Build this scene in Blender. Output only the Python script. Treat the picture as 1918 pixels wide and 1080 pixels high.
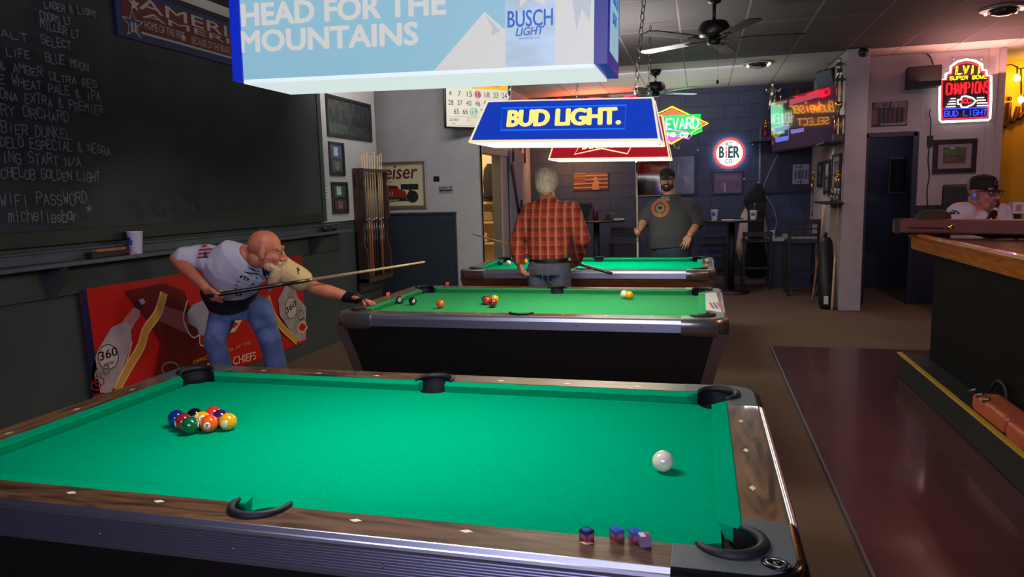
import bpy, bmesh, math, random
from mathutils import Vector, Matrix, Euler
random.seed(7)
for o in list(bpy.data.objects): bpy.data.objects.remove(o)
SC = bpy.context.scene; COL = SC.collection
PI = math.pi
# ---------------------------------------------------------------- camera (fitted to the nearest table and the room)
CAM = Vector((2.040, -1.4646, 1.5139)); FPX = 1350.0
def cam_axes(ya=.2571, pi=.1304, ro=-.0261):
    f = Vector((-math.sin(ya)*math.cos(pi), math.cos(ya)*math.cos(pi), -math.sin(pi)))
    r = Vector((math.cos(ya), math.sin(ya), 0)); u = r.cross(f)
    return r*math.cos(ro)+u*math.sin(ro), u*math.cos(ro)-r*math.sin(ro), f
CR, CU, CF = cam_axes()
cd = bpy.data.cameras.new('camera'); cam = bpy.data.objects.new('camera', cd); COL.objects.link(cam)
cd.sensor_fit = 'HORIZONTAL'; cd.sensor_width = 36.0; cd.lens = FPX/1918*36; cd.clip_start = .05
cam.matrix_world = Matrix(((CR.x, CU.x, -CF.x, CAM.x), (CR.y, CU.y, -CF.y, CAM.y), (CR.z, CU.z, -CF.z, CAM.z), (0, 0, 0, 1)))
SC.camera = cam
# measuring: where the photo's pixel meets a real plane of the room
def ray(x, y): return CF*FPX+CR*(x-959)-CU*(y-540)
def atx(x, y, v): d = ray(x, y); return CAM+d*((v-CAM.x)/d.x)
def aty(x, y, v): d = ray(x, y); return CAM+d*((v-CAM.y)/d.y)
def atz(x, y, v): d = ray(x, y); return CAM+d*((v-CAM.z)/d.z)
# ---------------------------------------------------------------- world, exposure
w = bpy.data.worlds.new('world'); SC.world = w; w.use_nodes = True
w.node_tree.nodes['Background'].inputs[0].default_value = (.5, .55, .75, 1)
w.node_tree.nodes['Background'].inputs[1].default_value = .02
SC.view_settings.view_transform = 'Standard'; SC.view_settings.look = 'None'
SC.view_settings.exposure = 0.0; SC.view_settings.gamma = 1.0
SC.view_settings.use_curve_mapping = False
SC.cycles.max_bounces = 8; SC.cycles.sample_clamp_indirect = 4.0; SC.cycles.use_denoising = True
SC.cycles.caustics_reflective = False; SC.cycles.caustics_refractive = False
CEIL = 3.078
# ---------------------------------------------------------------- room lamps out of frame, plus added fill lights
def lamp(name, kind, loc, energy, col, size=.1, rot=(0, 0, 0), spread=None, size_y=None, angle=None):
    l = bpy.data.lights.new(name, kind); l.energy = energy; l.color = col
    if kind == 'AREA':
        l.size = size
        if size_y: l.shape = 'RECTANGLE'; l.size_y = size_y
        if spread: l.spread = spread
    elif kind == 'SPOT': l.shadow_soft_size = size; l.spot_size = angle or 1.6; l.spot_blend = .6
    else: l.shadow_soft_size = size
    o = bpy.data.objects.new(name, l); COL.objects.link(o); o.location = loc; o.rotation_euler = rot
    return o
warm_up = (1, .95, .88)
E1, E2, E3 = 34, 22, 26     # brightness of the three lamp diffusers
ESTORE = 60; KN = 1.0; EUP = 26; EDOME = 40; EDOME2 = 22; ECH = 26; ECW = 12
lamp('downlight_over_bar', 'SPOT', (4.3, 3.2, CEIL-.08), 60, (1, .5, .36), .06, (0, 0, 0), angle=2.2)
lamp('bar_pendant', 'POINT', (4.25, 2.2, 2.3), 14, (1, .5, .2), .08)
lamp('rear_fill', 'AREA', (2.0, -3.2, 2.2), 95, (.66, .66, 1), 2.6, (math.radians(80), 0, 0), size_y=1.4)  # unseen fill added behind the camera; the rear wall has no window
lamp('downlight_by_pillar', 'SPOT', (4.6, 6.6, CEIL-.08), 35, (1, .72, .78), .06, (math.radians(24), 0, 0), angle=2.2)
lamp('wall_fill', 'AREA', (-.6, 5.5, CEIL-.06), 26, (1, .95, .95), 1.6, (math.radians(52), 0, math.radians(18)), size_y=.3)  # fill added at the ceiling to brighten the white front wall
lamp('back_wall_fill', 'AREA', (1.5, 8.5, CEIL-.06), 16, (.72, .78, 1), 2.2, (math.radians(50), 0, 0), size_y=.3)  # added fill that lifts the block wall at the back
lamp('player_fill', 'SPOT', (.2, 1.7, CEIL-.06), 55, (1, .8, .72), .08, (math.radians(35), 0, math.radians(45)), angle=1.1)  # fill spot added to brighten the bearded player

# ---------------------------------------------------------------- materials
def lin(c):
    return tuple(((v/255)/12.92 if v/255 <= .04045 else ((v/255+.055)/1.055)**2.4) for v in c)
MATS = {}
def mat(name, col, rough=.5, metal=0., emit=None, es=1., noise=None, bump=None, coat=0., spec=.5, trans=0., alpha=1., sheen=0.):
    if name in MATS: return MATS[name]
    m = bpy.data.materials.new(name); m.use_nodes = True; MATS[name] = m
    nt = m.node_tree; N = nt.nodes; L = nt.links; b = N['Principled BSDF']
    c = lin(col); b.inputs['Base Color'].default_value = (*c, 1)
    b.inputs['Roughness'].default_value = rough; b.inputs['Metallic'].default_value = metal
    b.inputs['Specular IOR Level'].default_value = spec; b.inputs['Coat Weight'].default_value = coat
    b.inputs['Coat Roughness'].default_value = .08
    if trans: b.inputs['Transmission Weight'].default_value = trans
    if alpha < 1: b.inputs['Alpha'].default_value = alpha
    if sheen: b.inputs['Sheen Weight'].default_value = sheen
    if emit is not None:
        b.inputs['Emission Color'].default_value = (*lin(emit), 1); b.inputs['Emission Strength'].default_value = es
    tc = None
    if noise or bump:
        tc = N.new('ShaderNodeTexCoord')
    if noise:
        sc, amt = noise[0], noise[1]; det = noise[2] if len(noise) > 2 else 4
        t = N.new('ShaderNodeTexNoise'); t.inputs['Scale'].default_value = sc; t.inputs['Detail'].default_value = det
        if len(noise) > 3:
            mp = N.new('ShaderNodeMapping'); mp.inputs['Scale'].default_value = noise[3]
            L.new(tc.outputs['Object'], mp.inputs[0]); L.new(mp.outputs[0], t.inputs['Vector'])
        else: L.new(tc.outputs['Object'], t.inputs['Vector'])
        r = N.new('ShaderNodeValToRGB'); r.color_ramp.elements[0].position = .3; r.color_ramp.elements[1].position = .7
        r.color_ramp.elements[0].color = (*[max(0, v*(1-amt)) for v in c], 1)
        r.color_ramp.elements[1].color = (*[min(1, v*(1+amt)) for v in c], 1)
        L.new(t.outputs['Fac'], r.inputs[0]); L.new(r.outputs[0], b.inputs['Base Color'])
    if bump:
        t = N.new('ShaderNodeTexNoise'); t.inputs['Scale'].default_value = bump[0]; t.inputs['Detail'].default_value = 3
        L.new(tc.outputs['Object'], t.inputs['Vector'])
        bp = N.new('ShaderNodeBump'); bp.inputs['Strength'].default_value = bump[1]; bp.inputs['Distance'].default_value = .01
        L.new(t.outputs['Fac'], bp.inputs['Height']); L.new(bp.outputs[0], b.inputs['Normal'])
    return m
def wood(name, c0, c1, rough=.35, axis='X', scale=3., coat=.2, dist=5.):
    if name in MATS: return MATS[name]
    m = bpy.data.materials.new(name); m.use_nodes = True; MATS[name] = m
    nt = m.node_tree; N = nt.nodes; L = nt.links; b = N['Principled BSDF']
    tc = N.new('ShaderNodeTexCoord'); mp = N.new('ShaderNodeMapping')
    s = {'X': (1, 7, 7), 'Y': (7, 1, 7), 'Z': (7, 7, 1)}[axis]; mp.inputs['Scale'].default_value = s
    L.new(tc.outputs['Object'], mp.inputs[0])
    t = N.new('ShaderNodeTexNoise'); t.inputs['Scale'].default_value = scale; t.inputs['Detail'].default_value = 6
    t.inputs['Distortion'].default_value = dist*.3; L.new(mp.outputs[0], t.inputs['Vector'])
    r = N.new('ShaderNodeValToRGB'); e = r.color_ramp.elements
    e[0].position = .32; e[1].position = .68; e[0].color = (*lin(c0), 1); e[1].color = (*lin(c1), 1)
    L.new(t.outputs['Fac'], r.inputs[0]); L.new(r.outputs[0], b.inputs['Base Color'])
    b.inputs['Roughness'].default_value = rough; b.inputs['Coat Weight'].default_value = coat
    return m
# ---------------------------------------------------------------- mesh builder
def basis(x, y, o=(0, 0, 0)):
    x = Vector(x).normalized(); y = Vector(y); z = x.cross(y).normalized(); y = z.cross(x); o = Vector(o)
    return Matrix(((x.x, y.x, z.x, o.x), (x.y, y.y, z.y, o.y), (x.z, y.z, z.z, o.z), (0, 0, 0, 1)))
TXT = {}
def text_geo(s, bold=0., shear=0., space=1.):
    k = (s, bold, shear, space)
    if k in TXT: return TXT[k]
    cu = bpy.data.curves.new('t', 'FONT'); cu.body = s; cu.size = 1; cu.offset = bold; cu.shear = shear; cu.space_character = space
    cu.resolution_u = 3; cu.fill_mode = 'FRONT'
    o = bpy.data.objects.new('t', cu); COL.objects.link(o)
    dg = bpy.context.evaluated_depsgraph_get(); me = bpy.data.meshes.new_from_object(o.evaluated_get(dg))
    vs = [v.co.copy() for v in me.vertices]; fs = [tuple(p.vertices) for p in me.polygons]
    bpy.data.objects.remove(o); bpy.data.curves.remove(cu); bpy.data.meshes.remove(me)
    x0 = min(v.x for v in vs); x1 = max(v.x for v in vs); y0 = min(v.y for v in vs); y1 = max(v.y for v in vs)
    TXT[k] = ([(v.x-x0, v.y-y0) for v in vs], fs, x1-x0, y1-y0)
    return TXT[k]
class MB:
    def __init__(s): s.v = []; s.f = []; s.fm = []; s.fs = []; s.mats = []
    def mi(s, m):
        if m not in s.mats: s.mats.append(m)
        return s.mats.index(m)
    def add(s, vs, fs, m, smooth=False, M=None):
        n = len(s.v); k = s.mi(m)
        s.v += [(M @ Vector(v)) if M is not None else Vector(v) for v in vs]
        for f in fs: s.f.append([i+n for i in f]); s.fm.append(k); s.fs.append(smooth)
        return s
    def box(s, c, d, m, M=None):
        x, y, z = c; a, b, e = d[0]/2, d[1]/2, d[2]/2
        vs = [(x+i*a, y+j*b, z+k*e) for k in (-1, 1) for j in (-1, 1) for i in (-1, 1)]
        return s.add(vs, [(0, 2, 3, 1), (4, 5, 7, 6), (0, 1, 5, 4), (2, 6, 7, 3), (0, 4, 6, 2), (1, 3, 7, 5)], m, False, M)
    def bar(s, p0, p1, w, h, m, up=(0, 0, 1)):
        p0 = Vector(p0); p1 = Vector(p1); d = p1-p0; u = Vector(up)
        if abs(d.normalized().dot(u)) > .99: u = Vector((0, 1, 0))
        M = basis(d, u, p0); L = d.length
        return s.box((L/2, 0, 0), (L, h, w), m, M)
    def prism(s, pts, z0, z1, m, M=None, smooth=False):
        n = len(pts); vs = [(p[0], p[1], z0) for p in pts]+[(p[0], p[1], z1) for p in pts]
        s.add(vs, [tuple(reversed(range(n))), tuple(range(n, 2*n))], m, False, M)
        n0 = len(s.v)-2*n; k = s.mi(m)
        for i in range(n):
            j = (i+1) % n; s.f.append([n0+i, n0+j, n0+n+j, n0+n+i]); s.fm.append(k); s.fs.append(smooth)
        return s
    def loft(s, rings, m, smooth=True, caps=True, closed=True, M=None):
        n = len(rings[0]); vs = [p for r in rings for p in r]; fs = []
        for a in range(len(rings)-1):
            for i in range(n if closed else n-1):
                j = (i+1) % n; fs.append((a*n+i, a*n+j, (a+1)*n+j, (a+1)*n+i))
        s.add(vs, fs, m, smooth, M)
        if caps and closed:
            n0 = len(s.v)-len(vs); k = s.mi(m)
            s.f.append([n0+i for i in reversed(range(n))]); s.fm.append(k); s.fs.append(False)
            s.f.append([n0+(len(rings)-1)*n+i for i in range(n)]); s.fm.append(k); s.fs.append(False)
        return s
    def tube(s, pts, r, m, n=8, closed=False, M=None, flat=1.):
        pts = [Vector(p) for p in pts]; rings = []; prev = None
        for i, p in enumerate(pts):
            if closed: d = pts[(i+1) % len(pts)]-pts[i-1]
            else: d = pts[min(i+1, len(pts)-1)]-pts[max(i-1, 0)]
            d.normalize()
            if prev is None:
                a = Vector((0, 0, 1)) if abs(d.z) < .9 else Vector((1, 0, 0))
                u = (a-d*a.dot(d)).normalized()
            else: u = (prev-d*prev.dot(d)).normalized()
            prev = u; v = d.cross(u); rr = r[i] if isinstance(r, (list, tuple)) else r
            rings.append([p+u*(rr*math.cos(2*PI*k/n)*flat)+v*(rr*math.sin(2*PI*k/n)) for k in range(n)])
        if closed: rings.append(rings[0])
        return s.loft(rings, m, True, not closed, True, M)
    def lathe(s, prof, m, n=24, M=None, a0=0., a1=None, smooth=True, sx=1., sy=1., caps=True):
        full = a1 is None; a1 = 2*PI if full else a1
        k = n if full else n+1
        rings = [[(r*math.cos(a0+(a1-a0)*i/n)*sx, r*math.sin(a0+(a1-a0)*i/n)*sy, z) for i in range(k)] for r, z in prof]
        return s.loft(rings, m, smooth, full and caps, full, M)
    def ball(s, c, r, m, n=16, M=None):
        if not isinstance(r, (tuple, list)): r = (r, r, r)
        rings = []
        for a in range(1, n//2):
            t = PI*a/(n//2)
            rings.append([(c[0]+r[0]*math.sin(t)*math.cos(2*PI*i/n), c[1]+r[1]*math.sin(t)*math.sin(2*PI*i/n), c[2]-r[2]*math.cos(t)) for i in range(n)])
        vs = [p for q in rings for p in q]+[(c[0], c[1], c[2]-r[2]), (c[0], c[1], c[2]+r[2])]
        fs = []; R = len(rings); b = R*n
        for a in range(R-1):
            for i in range(n): j = (i+1) % n; fs.append((a*n+i, a*n+j, (a+1)*n+j, (a+1)*n+i))
        for i in range(n): j = (i+1) % n; fs += [(b, j, i), (b+1, (R-1)*n+i, (R-1)*n+j)]
        return s.add(vs, fs, m, True, M)
    def poly(s, pts, m, M=None): return s.add(pts, [tuple(range(len(pts)))], m, False, M)
    def text(s, t, M, w, h, m, bold=0., shear=0., space=1., lift=.001, mirror=False, curve=0.):
        vs, fs, W, H = text_geo(t, 0., shear, space); b = bold*h*.9; w -= 2*b
        for kk, (du, dv) in enumerate(((0, 0),) if not b else [(b*math.cos(q), b*.8*math.sin(q)) for q in [2*PI*i/12 for i in range(12)]]+[(0, 0)]):
            out = []
            for x, y in vs:
                u = x/W*w+b+du; v = y/H*h+dv
                if curve: v += curve*(1-((u-w/2)/(w/2))**2)
                if mirror: u = w+2*b-u
                out.append((u, v, lift+kk*.00008))
            s.add(out, fs, m, False, M)
        return s
    def stroke(s, pts, wd, m, M=None, lift=.001, closed=False):
        pts = [Vector((p[0], p[1])) for p in pts]; L = []; n = len(pts)
        for i, p in enumerate(pts):
            if closed: d = pts[(i+1) % n]-pts[i-1]
            else: d = pts[min(i+1, n-1)]-pts[max(i-1, 0)]
            d.normalize(); q = Vector((-d.y, d.x))*wd/2; L.append((p+q, p-q))
        vs = [(a.x, a.y, lift) for pr in L for a in pr]
        fs = [(2*i, 2*i+1, 2*i+3, 2*i+2) for i in range(n-1)]
        if closed: fs.append((2*n-2, 2*n-1, 1, 0))
        return s.add(vs, fs, m, False, M)
    def segs(s, pts, wd, m, M=None, lift=.001):
        for i in range(len(pts)-1):
            p = Vector((pts[i][0], pts[i][1])); q = Vector((pts[i+1][0], pts[i+1][1])); d = (q-p)
            if d.length < 1e-6: continue
            d.normalize(); n = Vector((-d.y, d.x))*wd/2; p -= d*wd*.3; q += d*wd*.3; z = lift+.00006*(len(s.v) % 9)
            s.add([(p.x+n.x, p.y+n.y, z), (p.x-n.x, p.y-n.y, z), (q.x-n.x, q.y-n.y, z), (q.x+n.x, q.y+n.y, z)], [(0, 1, 2, 3)], m, False, M)
        return s
    def mesh(s, name, inv=None):
        me = bpy.data.meshes.new(name)
        me.from_pydata([tuple(inv @ v) if inv is not None else tuple(v) for v in s.v], [], s.f)
        for m in s.mats: me.materials.append(m)
        me.polygons.foreach_set('material_index', s.fm); me.polygons.foreach_set('use_smooth', s.fs)
        me.update(); return me
    def build(s, name, parent=None, local=False, bevel=0., seg=2, label=None, subd=0):
        if parent is not None:
            inv = None if local else ROOT[parent.name].inverted()
            o = bpy.data.objects.new(name, s.mesh(name, inv)); o.parent = parent; ROOT[o.name] = ROOT[parent.name]
        else:
            lo = [min(v[i] for v in s.v) for i in range(3)]; hi = [max(v[i] for v in s.v) for i in range(3)]
            c = Vector(((lo[0]+hi[0])/2, (lo[1]+hi[1])/2, lo[2])); T = Matrix.Translation(c)
            o = bpy.data.objects.new(name, s.mesh(name, T.inverted())); o.location = c; ROOT[o.name] = T
        COL.objects.link(o)
        if ROOT.get(o.name) is None: ROOT[o.name] = Matrix()
        if bevel:
            md = o.modifiers.new('bevel', 'BEVEL'); md.width = bevel; md.segments = seg; md.limit_method = 'ANGLE'; md.angle_limit = .6
        if subd:
            md = o.modifiers.new('subd', 'SUBSURF'); md.levels = subd; md.render_levels = subd
        if label: o['label'] = label
        return o
ROOT = {}
def tag(o, label, cat, group=None):
    o['label'] = label; o['category'] = cat
    if group: o['group'] = group
    return o
def thing(name, label, cat, loc=(0, 0, 0), rot=(0, 0, 0), group=None):
    o = bpy.data.objects.new(name, None); COL.objects.link(o); o.empty_display_size = .1
    o.location = loc; o.rotation_euler = rot
    ROOT[o.name] = Matrix.Translation(Vector(loc)) @ Euler(rot).to_matrix().to_4x4()
    return tag(o, label, cat, group)
def struct(name, mb, bevel=0., label=None):
    o = mb.build(name, None, bevel=bevel); o['kind'] = 'structure'
    if label: o['label'] = label
    return o
def solo(name, mb, label, cat, group=None, bevel=0.): return tag(mb.build(name, None, bevel=bevel), label, cat, group)
def copy_tree(root, loc, rot, label, group=None):
    kids = [c for c in COL.objects if c.parent == root]
    r = root.copy(); COL.objects.link(r); r.location = loc; r.rotation_euler = rot; r['label'] = label
    if group: r['group'] = group
    for ch in kids:
        c = ch.copy(); COL.objects.link(c); c.parent = r
        for g in [q for q in COL.objects if q.parent == ch]:
            d = g.copy(); COL.objects.link(d); d.parent = c
    return r
def arc(cx, cy, r, a0, a1, n=12): return [(cx+r*math.cos(a0+(a1-a0)*i/n), cy+r*math.sin(a0+(a1-a0)*i/n)) for i in range(n+1)]
def bez(pts, n=8):          # smooth curve through points (Catmull-Rom)
    P = [Vector(p) for p in pts]; out = []
    for i in range(len(P)-1):
        a = P[max(i-1, 0)]; b = P[i]; c = P[i+1]; d = P[min(i+2, len(P)-1)]
        for k in range(n):
            t = k/n
            out.append(.5*((2*b)+(c-a)*t+(2*a-5*b+4*c-d)*t*t+(3*b-a-3*c+d)*t**3))
    return out+[P[-1]]

# one-line lettering for chalk and glass tubes (x 0-4, y 0-6)
GL = {'A':'00 26 40|12 32','B':'00 06 36 45 44 33 03|33 42 41 30 00','C':'45 36 16 05 01 10 30 41','D':'00 06 26 44 42 20 00','E':'40 00 06 46|03 33','F':'00 06 46|03 33','G':'45 36 16 05 01 10 30 41 43 23','H':'00 06|40 46|03 43','I':'20 26','J':'01 10 30 41 46','K':'00 06|46 03 40','L':'06 00 40','M':'00 06 23 46 40','N':'00 06 40 46','O':'10 01 05 16 36 45 41 30 10','P':'00 06 36 45 44 33 03','R':'00 06 36 45 44 33 03|23 40','S':'45 36 16 05 04 13 33 42 41 30 10 01','T':'20 26|06 46','U':'06 01 10 30 41 46','V':'06 20 46','W':'06 10 23 30 46','X':'00 46|06 40','Y':'06 23 46|23 20','Z':'06 46 00 40','&':'40 04 05 16 25 24 02 01 10 20 42','/':'00 46','*':'21 25|02 44|04 42','.':'10 11','m':'00 04|03 14 23 20|23 34 43 40','i':'20 24|25 26','c':'43 34 14 03 01 10 30 41','h':'00 06|03 14 34 43 40','e':'02 42 43 34 14 03 01 10 30 41','l':'26 20','s':'43 34 14 03 12 32 41 30 10 01','b':'06 00 30 41 43 34 03','a':'43 34 14 03 01 10 30 42|44 40','r':'00 04|03 14 34','u':'04 01 10 30 41|44 40','d':'46 40 10 01 03 14 44','w':'04 10 23 30 44',' ':''}
def glyphs(t, w, h, jit=0., shear=0.):
    """polylines of a line of one-line letters, w wide and h tall"""
    out = []; n = len(t); st = w/(n-.25)
    for i, ch in enumerate(t):
        jy = random.uniform(-jit, jit)*h; k = 1+random.uniform(-jit, jit)
        for ln in GL.get(ch, '').split('|'):
            if ln.strip():
                out.append([(i*st+int(q[0])/4*st*.74+shear*int(q[1])/6*h, jy+int(q[1])/6*h*k) for q in ln.split()])
    return out

# ---------------------------------------------------------------- structure materials
def brick_mat(name, col, mort, bw, bh, ms, rough=.7, off=.5, axis='XZ', bump=.25, noise=.15, dcol=None):
    m = bpy.data.materials.new(name); m.use_nodes = True; MATS[name] = m
    nt = m.node_tree; N = nt.nodes; L = nt.links; b = N['Principled BSDF']; b.inputs['Roughness'].default_value = rough
    tc = N.new('ShaderNodeTexCoord'); sp = N.new('ShaderNodeSeparateXYZ'); cb = N.new('ShaderNodeCombineXYZ')
    g = N.new('ShaderNodeNewGeometry'); L.new(g.outputs['Position'], sp.inputs[0])
    L.new(sp.outputs[axis[0]], cb.inputs[0]); L.new(sp.outputs[axis[1]], cb.inputs[1])
    t = N.new('ShaderNodeTexBrick'); L.new(cb.outputs[0], t.inputs['Vector'])
    t.inputs['Scale'].default_value = 1; t.inputs['Brick Width'].default_value = bw; t.inputs['Row Height'].default_value = bh
    t.inputs['Mortar Size'].default_value = ms; t.inputs['Mortar Smooth'].default_value = .2; t.offset = off
    c = lin(col); c2 = lin(dcol) if dcol else [v*(1-noise) for v in c]
    t.inputs['Color1'].default_value = (*c, 1); t.inputs['Color2'].default_value = (*c2, 1)
    t.inputs['Mortar'].default_value = (*lin(mort), 1)
    nz = N.new('ShaderNodeTexNoise'); nz.inputs['Scale'].default_value = 40; L.new(g.outputs['Position'], nz.inputs['Vector'])
    mx = N.new('ShaderNodeMix'); mx.data_type = 'RGBA'; mx.blend_type = 'MULTIPLY'; mx.inputs[0].default_value = .45
    L.new(t.outputs['Color'], mx.inputs[6]); L.new(nz.outputs['Fac'], mx.inputs[7]); L.new(mx.outputs[2], b.inputs['Base Color'])
    bp = N.new('ShaderNodeBump'); bp.inputs['Strength'].default_value = bump; bp.inputs['Distance'].default_value = .01; bp.invert = True
    L.new(t.outputs['Fac'], bp.inputs['Height']); L.new(bp.outputs[0], b.inputs['Normal'])
    return m
m_ceil_dark = brick_mat('painted dark ceiling tile', (62, 58, 62), (105, 98, 102), 1.22, .61, .010, .8, 0, 'YX', .5, .35)
m_ceil_lite = brick_mat('pale ceiling tile', (196, 186, 180), (128, 122, 120), 1.22, .61, .008, .8, 0, 'YX', .4, .05)
m_block = brick_mat('painted concrete block', (58, 66, 96), (44, 50, 76), .40, .20, .008, .55, .5, 'XZ', .6, .1)
m_white = mat('off white wall paint', (188, 184, 182), .7, noise=(6, .05), bump=(60, .05))
m_white2 = mat('pinkish white wall paint', (170, 158, 160), .7, noise=(6, .05), bump=(60, .05))
m_teal = mat('dark grey green wall paint', (60, 66, 66), .55, noise=(3, .1), bump=(50, .06))
m_navy = mat('dark slate wainscot paint', (44, 52, 62), .5, noise=(3, .08))
m_navy2 = mat('navy wall paint', (38, 38, 58), .5, noise=(3, .1))
m_yel = mat('amber yellow wall paint', (232, 176, 36), .6, noise=(2, .1))
m_cream = mat('cream storeroom paint', (226, 200, 150), .7)
m_carpet = mat('brown grey carpet', (96, 74, 58), .95, noise=(160, .35, 6), bump=(300, .5))
m_maroon = mat('maroon vinyl floor', (80, 40, 44), .26, coat=.3, noise=(5, .14), bump=(9, .05))
m_black = mat('black paint', (20, 20, 22), .5)
m_blackgl = mat('gloss black', (14, 14, 16), .18)
m_rubber = mat('black rubber', (16, 18, 22), .6, bump=(200, .1))
m_chrome = mat('brushed aluminium', (186, 186, 204), .36, 1.); m_chain = mat('dark chain steel', (46, 44, 44), .6, .4)
m_steel = mat('dull steel', (140, 140, 145), .4, 1.)
m_whiteP = mat('white plastic', (225, 225, 225), .4)
m_paper = mat('white paper', (205, 200, 205), .8)
m_trimw = mat('white trim paint', (195, 190, 188), .5)
# ---------------------------------------------------------------- the room
struct('floor', MB().box((2.6, 3.6, -.05), (11, 15.4, .1), m_carpet))
struct('floor_maroon', MB().box((3.63, 1.0, .006), (1.86, 9.36, .012), m_maroon))
struct('trim_1', MB().prism([(-.012, 0), (.010, 0), (.006, .015), (-.006, .015)], -4.68, 4.68, m_steel, Matrix.Translation((2.70, 1.0, 0)) @ Matrix.Rotation(PI/2, 4, 'X')))
struct('ceiling', MB().box((2.6, 2.2, CEIL+.05), (11, 11.6, .1), m_ceil_dark))
struct('ceiling_back', MB().box((2.6, 9.4, CEIL+.05), (11, 2.8, .1), m_ceil_lite))
struct('wall_left', MB().box((-1.80, 1.5, CEIL/2), (.16, 10.2, CEIL), m_teal))
struct('trim_2', MB().box((-1.716, 5.91, (1.27+CEIL)/2), (.012, 1.385, CEIL-1.27), m_white).box((-1.85, 6.606, (1.27+CEIL)/2), (.27, .012, CEIL-1.27), m_white))
struct('baseboard_left', MB().box((-1.705, 1.5, .06), (.03, 10.2, .12), m_teal).box((-1.712, 1.5, .125), (.016, 10.2, .012), m_teal), bevel=.004)
struct('wall_recess', MB().box((-2.7, 7.1, CEIL/2), (.16, 1.2, CEIL), m_white))
struct('wall_front', MB().box((-1.68, 7.66, (1.29+CEIL)/2), (1.88, .12, CEIL-1.29), m_white).box((-1.68, 7.66, 1.29/2), (1.88, .12, 1.29), m_white))
struct('trim_3', MB().box((-1.84, 7.585, .64), (1.52, .03, 1.28), m_navy).box((-1.84, 7.58, 1.285), (1.54, .05, .03), m_navy).box((-1.84, 7.575, 1.22), (1.52, .02, .03), m_navy).box((-1.09, 7.578, .64), (.03, .03, 1.28), m_navy), bevel=.005)
# nook wall at the left of the far table, with the storeroom doorway in it
YD0, YD1, ZD = 7.76, 8.62, 2.06
struct('wall_nook', MB().box((-.80, 7.70, CEIL/2), (.12, .08, CEIL), m_white).box((-.80, (YD1+10.53)/2, CEIL/2), (.12, 10.53-YD1, CEIL), m_white2)
       .box((-.80, (YD0+YD1)/2, (ZD+CEIL)/2), (.12, YD1-YD0, CEIL-ZD), m_white))
struct('trim_4', MB().box((-.74, YD1+.04, ZD/2), (.03, .08, ZD), m_trimw).box((-.80, YD1-.012, ZD/2), (.12, .024, ZD), mat('grey jamb', (110, 108, 100), .5)).box((-.735, 8.55, ZD+.10), (.02, 1.66, .20), m_trimw), bevel=.003)
struct('wall_storeroom', MB().box((-1.75, 9.75, CEIL/2), (1.8, .1, CEIL), m_cream).box((-2.65, 8.7, CEIL/2), (.1, 2.0, CEIL), m_cream))
struct('wall_back', MB().box((1.4, 10.6, CEIL/2), (4.6, .14, CEIL), m_block))
struct('baseboard_back', MB().box((1.5, 10.52, .06), (4.3, .03, .12), mat('pale grey base trim', (120, 116, 122), .6)))
struct('wall_partition', MB().box((3.80, 9.24, CEIL/2), (.24, 2.66, CEIL), m_white2), bevel=.01)
struct('wall_right', MB().box((3.97, 8.63, CEIL/2), (.12, .16, CEIL), m_white2).box((5.09, 8.63, CEIL/2), (.90, .16, CEIL), m_white2).box((4.33, 8.63, (2.13+CEIL)/2), (.62, .16, CEIL-2.13), m_white2), bevel=.004)
struct('trim_5', MB().box((4.045, 8.55, 1.07), (.05, .06, 2.14), m_navy2).box((4.60, 8.55, 1.07), (.06, .06, 2.14), m_navy2).box((4.32, 8.55, 2.12), (.60, .06, .06), m_navy2), bevel=.004)
struct('trim_6', MB().box((5.085, 8.545, .62), (.90, .014, 1.24), m_navy2))
struct('trim_7', MB().box((5.40, 8.545, (1.24+CEIL)/2), (.10, .02, CEIL-1.24), m_white2))
struct('wall_hall', MB().box((4.6, 10.2, CEIL/2), (1.6, .1, CEIL), m_navy2).box((5.45, 9.4, CEIL/2), (.1, 1.5, CEIL), m_navy2))
struct('wall_far_right', MB().box((6.75, 9.6, CEIL/2), (2.5, .1, CEIL), m_yel))
struct('wall_bar', MB().box((7.9, 2.8, CEIL/2), (.1, 13.7, CEIL), m_yel))
struct('wall_rear', MB().box((2.9, -3.9, CEIL/2), (10, .1, CEIL), m_teal))
# ---------------------------------------------------------------- pool tables
m_felt = mat('green billiard cloth', (0, 154, 108), 1., noise=(220, .12, 5), spec=0.)
m_felt2 = mat('green billiard cloth worn', (46, 148, 94), .95, noise=(160, .12, 5), spec=.1)
m_walnut = wood('walnut laminate', (48, 32, 22), (118, 80, 55), .32, 'X', 2.4, .25, 8)
m_walnutY = wood('walnut laminate along', (60, 40, 26), (146, 104, 68), .32, 'Y', 2.4, .25, 8)
m_walnut3 = wood('red brown laminate', (70, 36, 20), (124, 68, 38), .4, 'X', 2.2, .1)
m_cast = mat('grey hammered casting', (92, 98, 100), .5, .3, noise=(520, .3), bump=(420, .2))
m_castlt = mat('silver casting', (170, 168, 160), .3, .9, noise=(60, .2))
m_bone = mat('ivory inlay', (225, 215, 190), .4)
m_lamin = mat('black cabinet laminate', (17, 15, 16), .42, noise=(30, .2))
m_post = mat('brown metal post', (96, 76, 70), .4, .3)
ZB, ZN, ZR = .765, .796, .80
CWD, WWD = .052, .095
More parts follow.
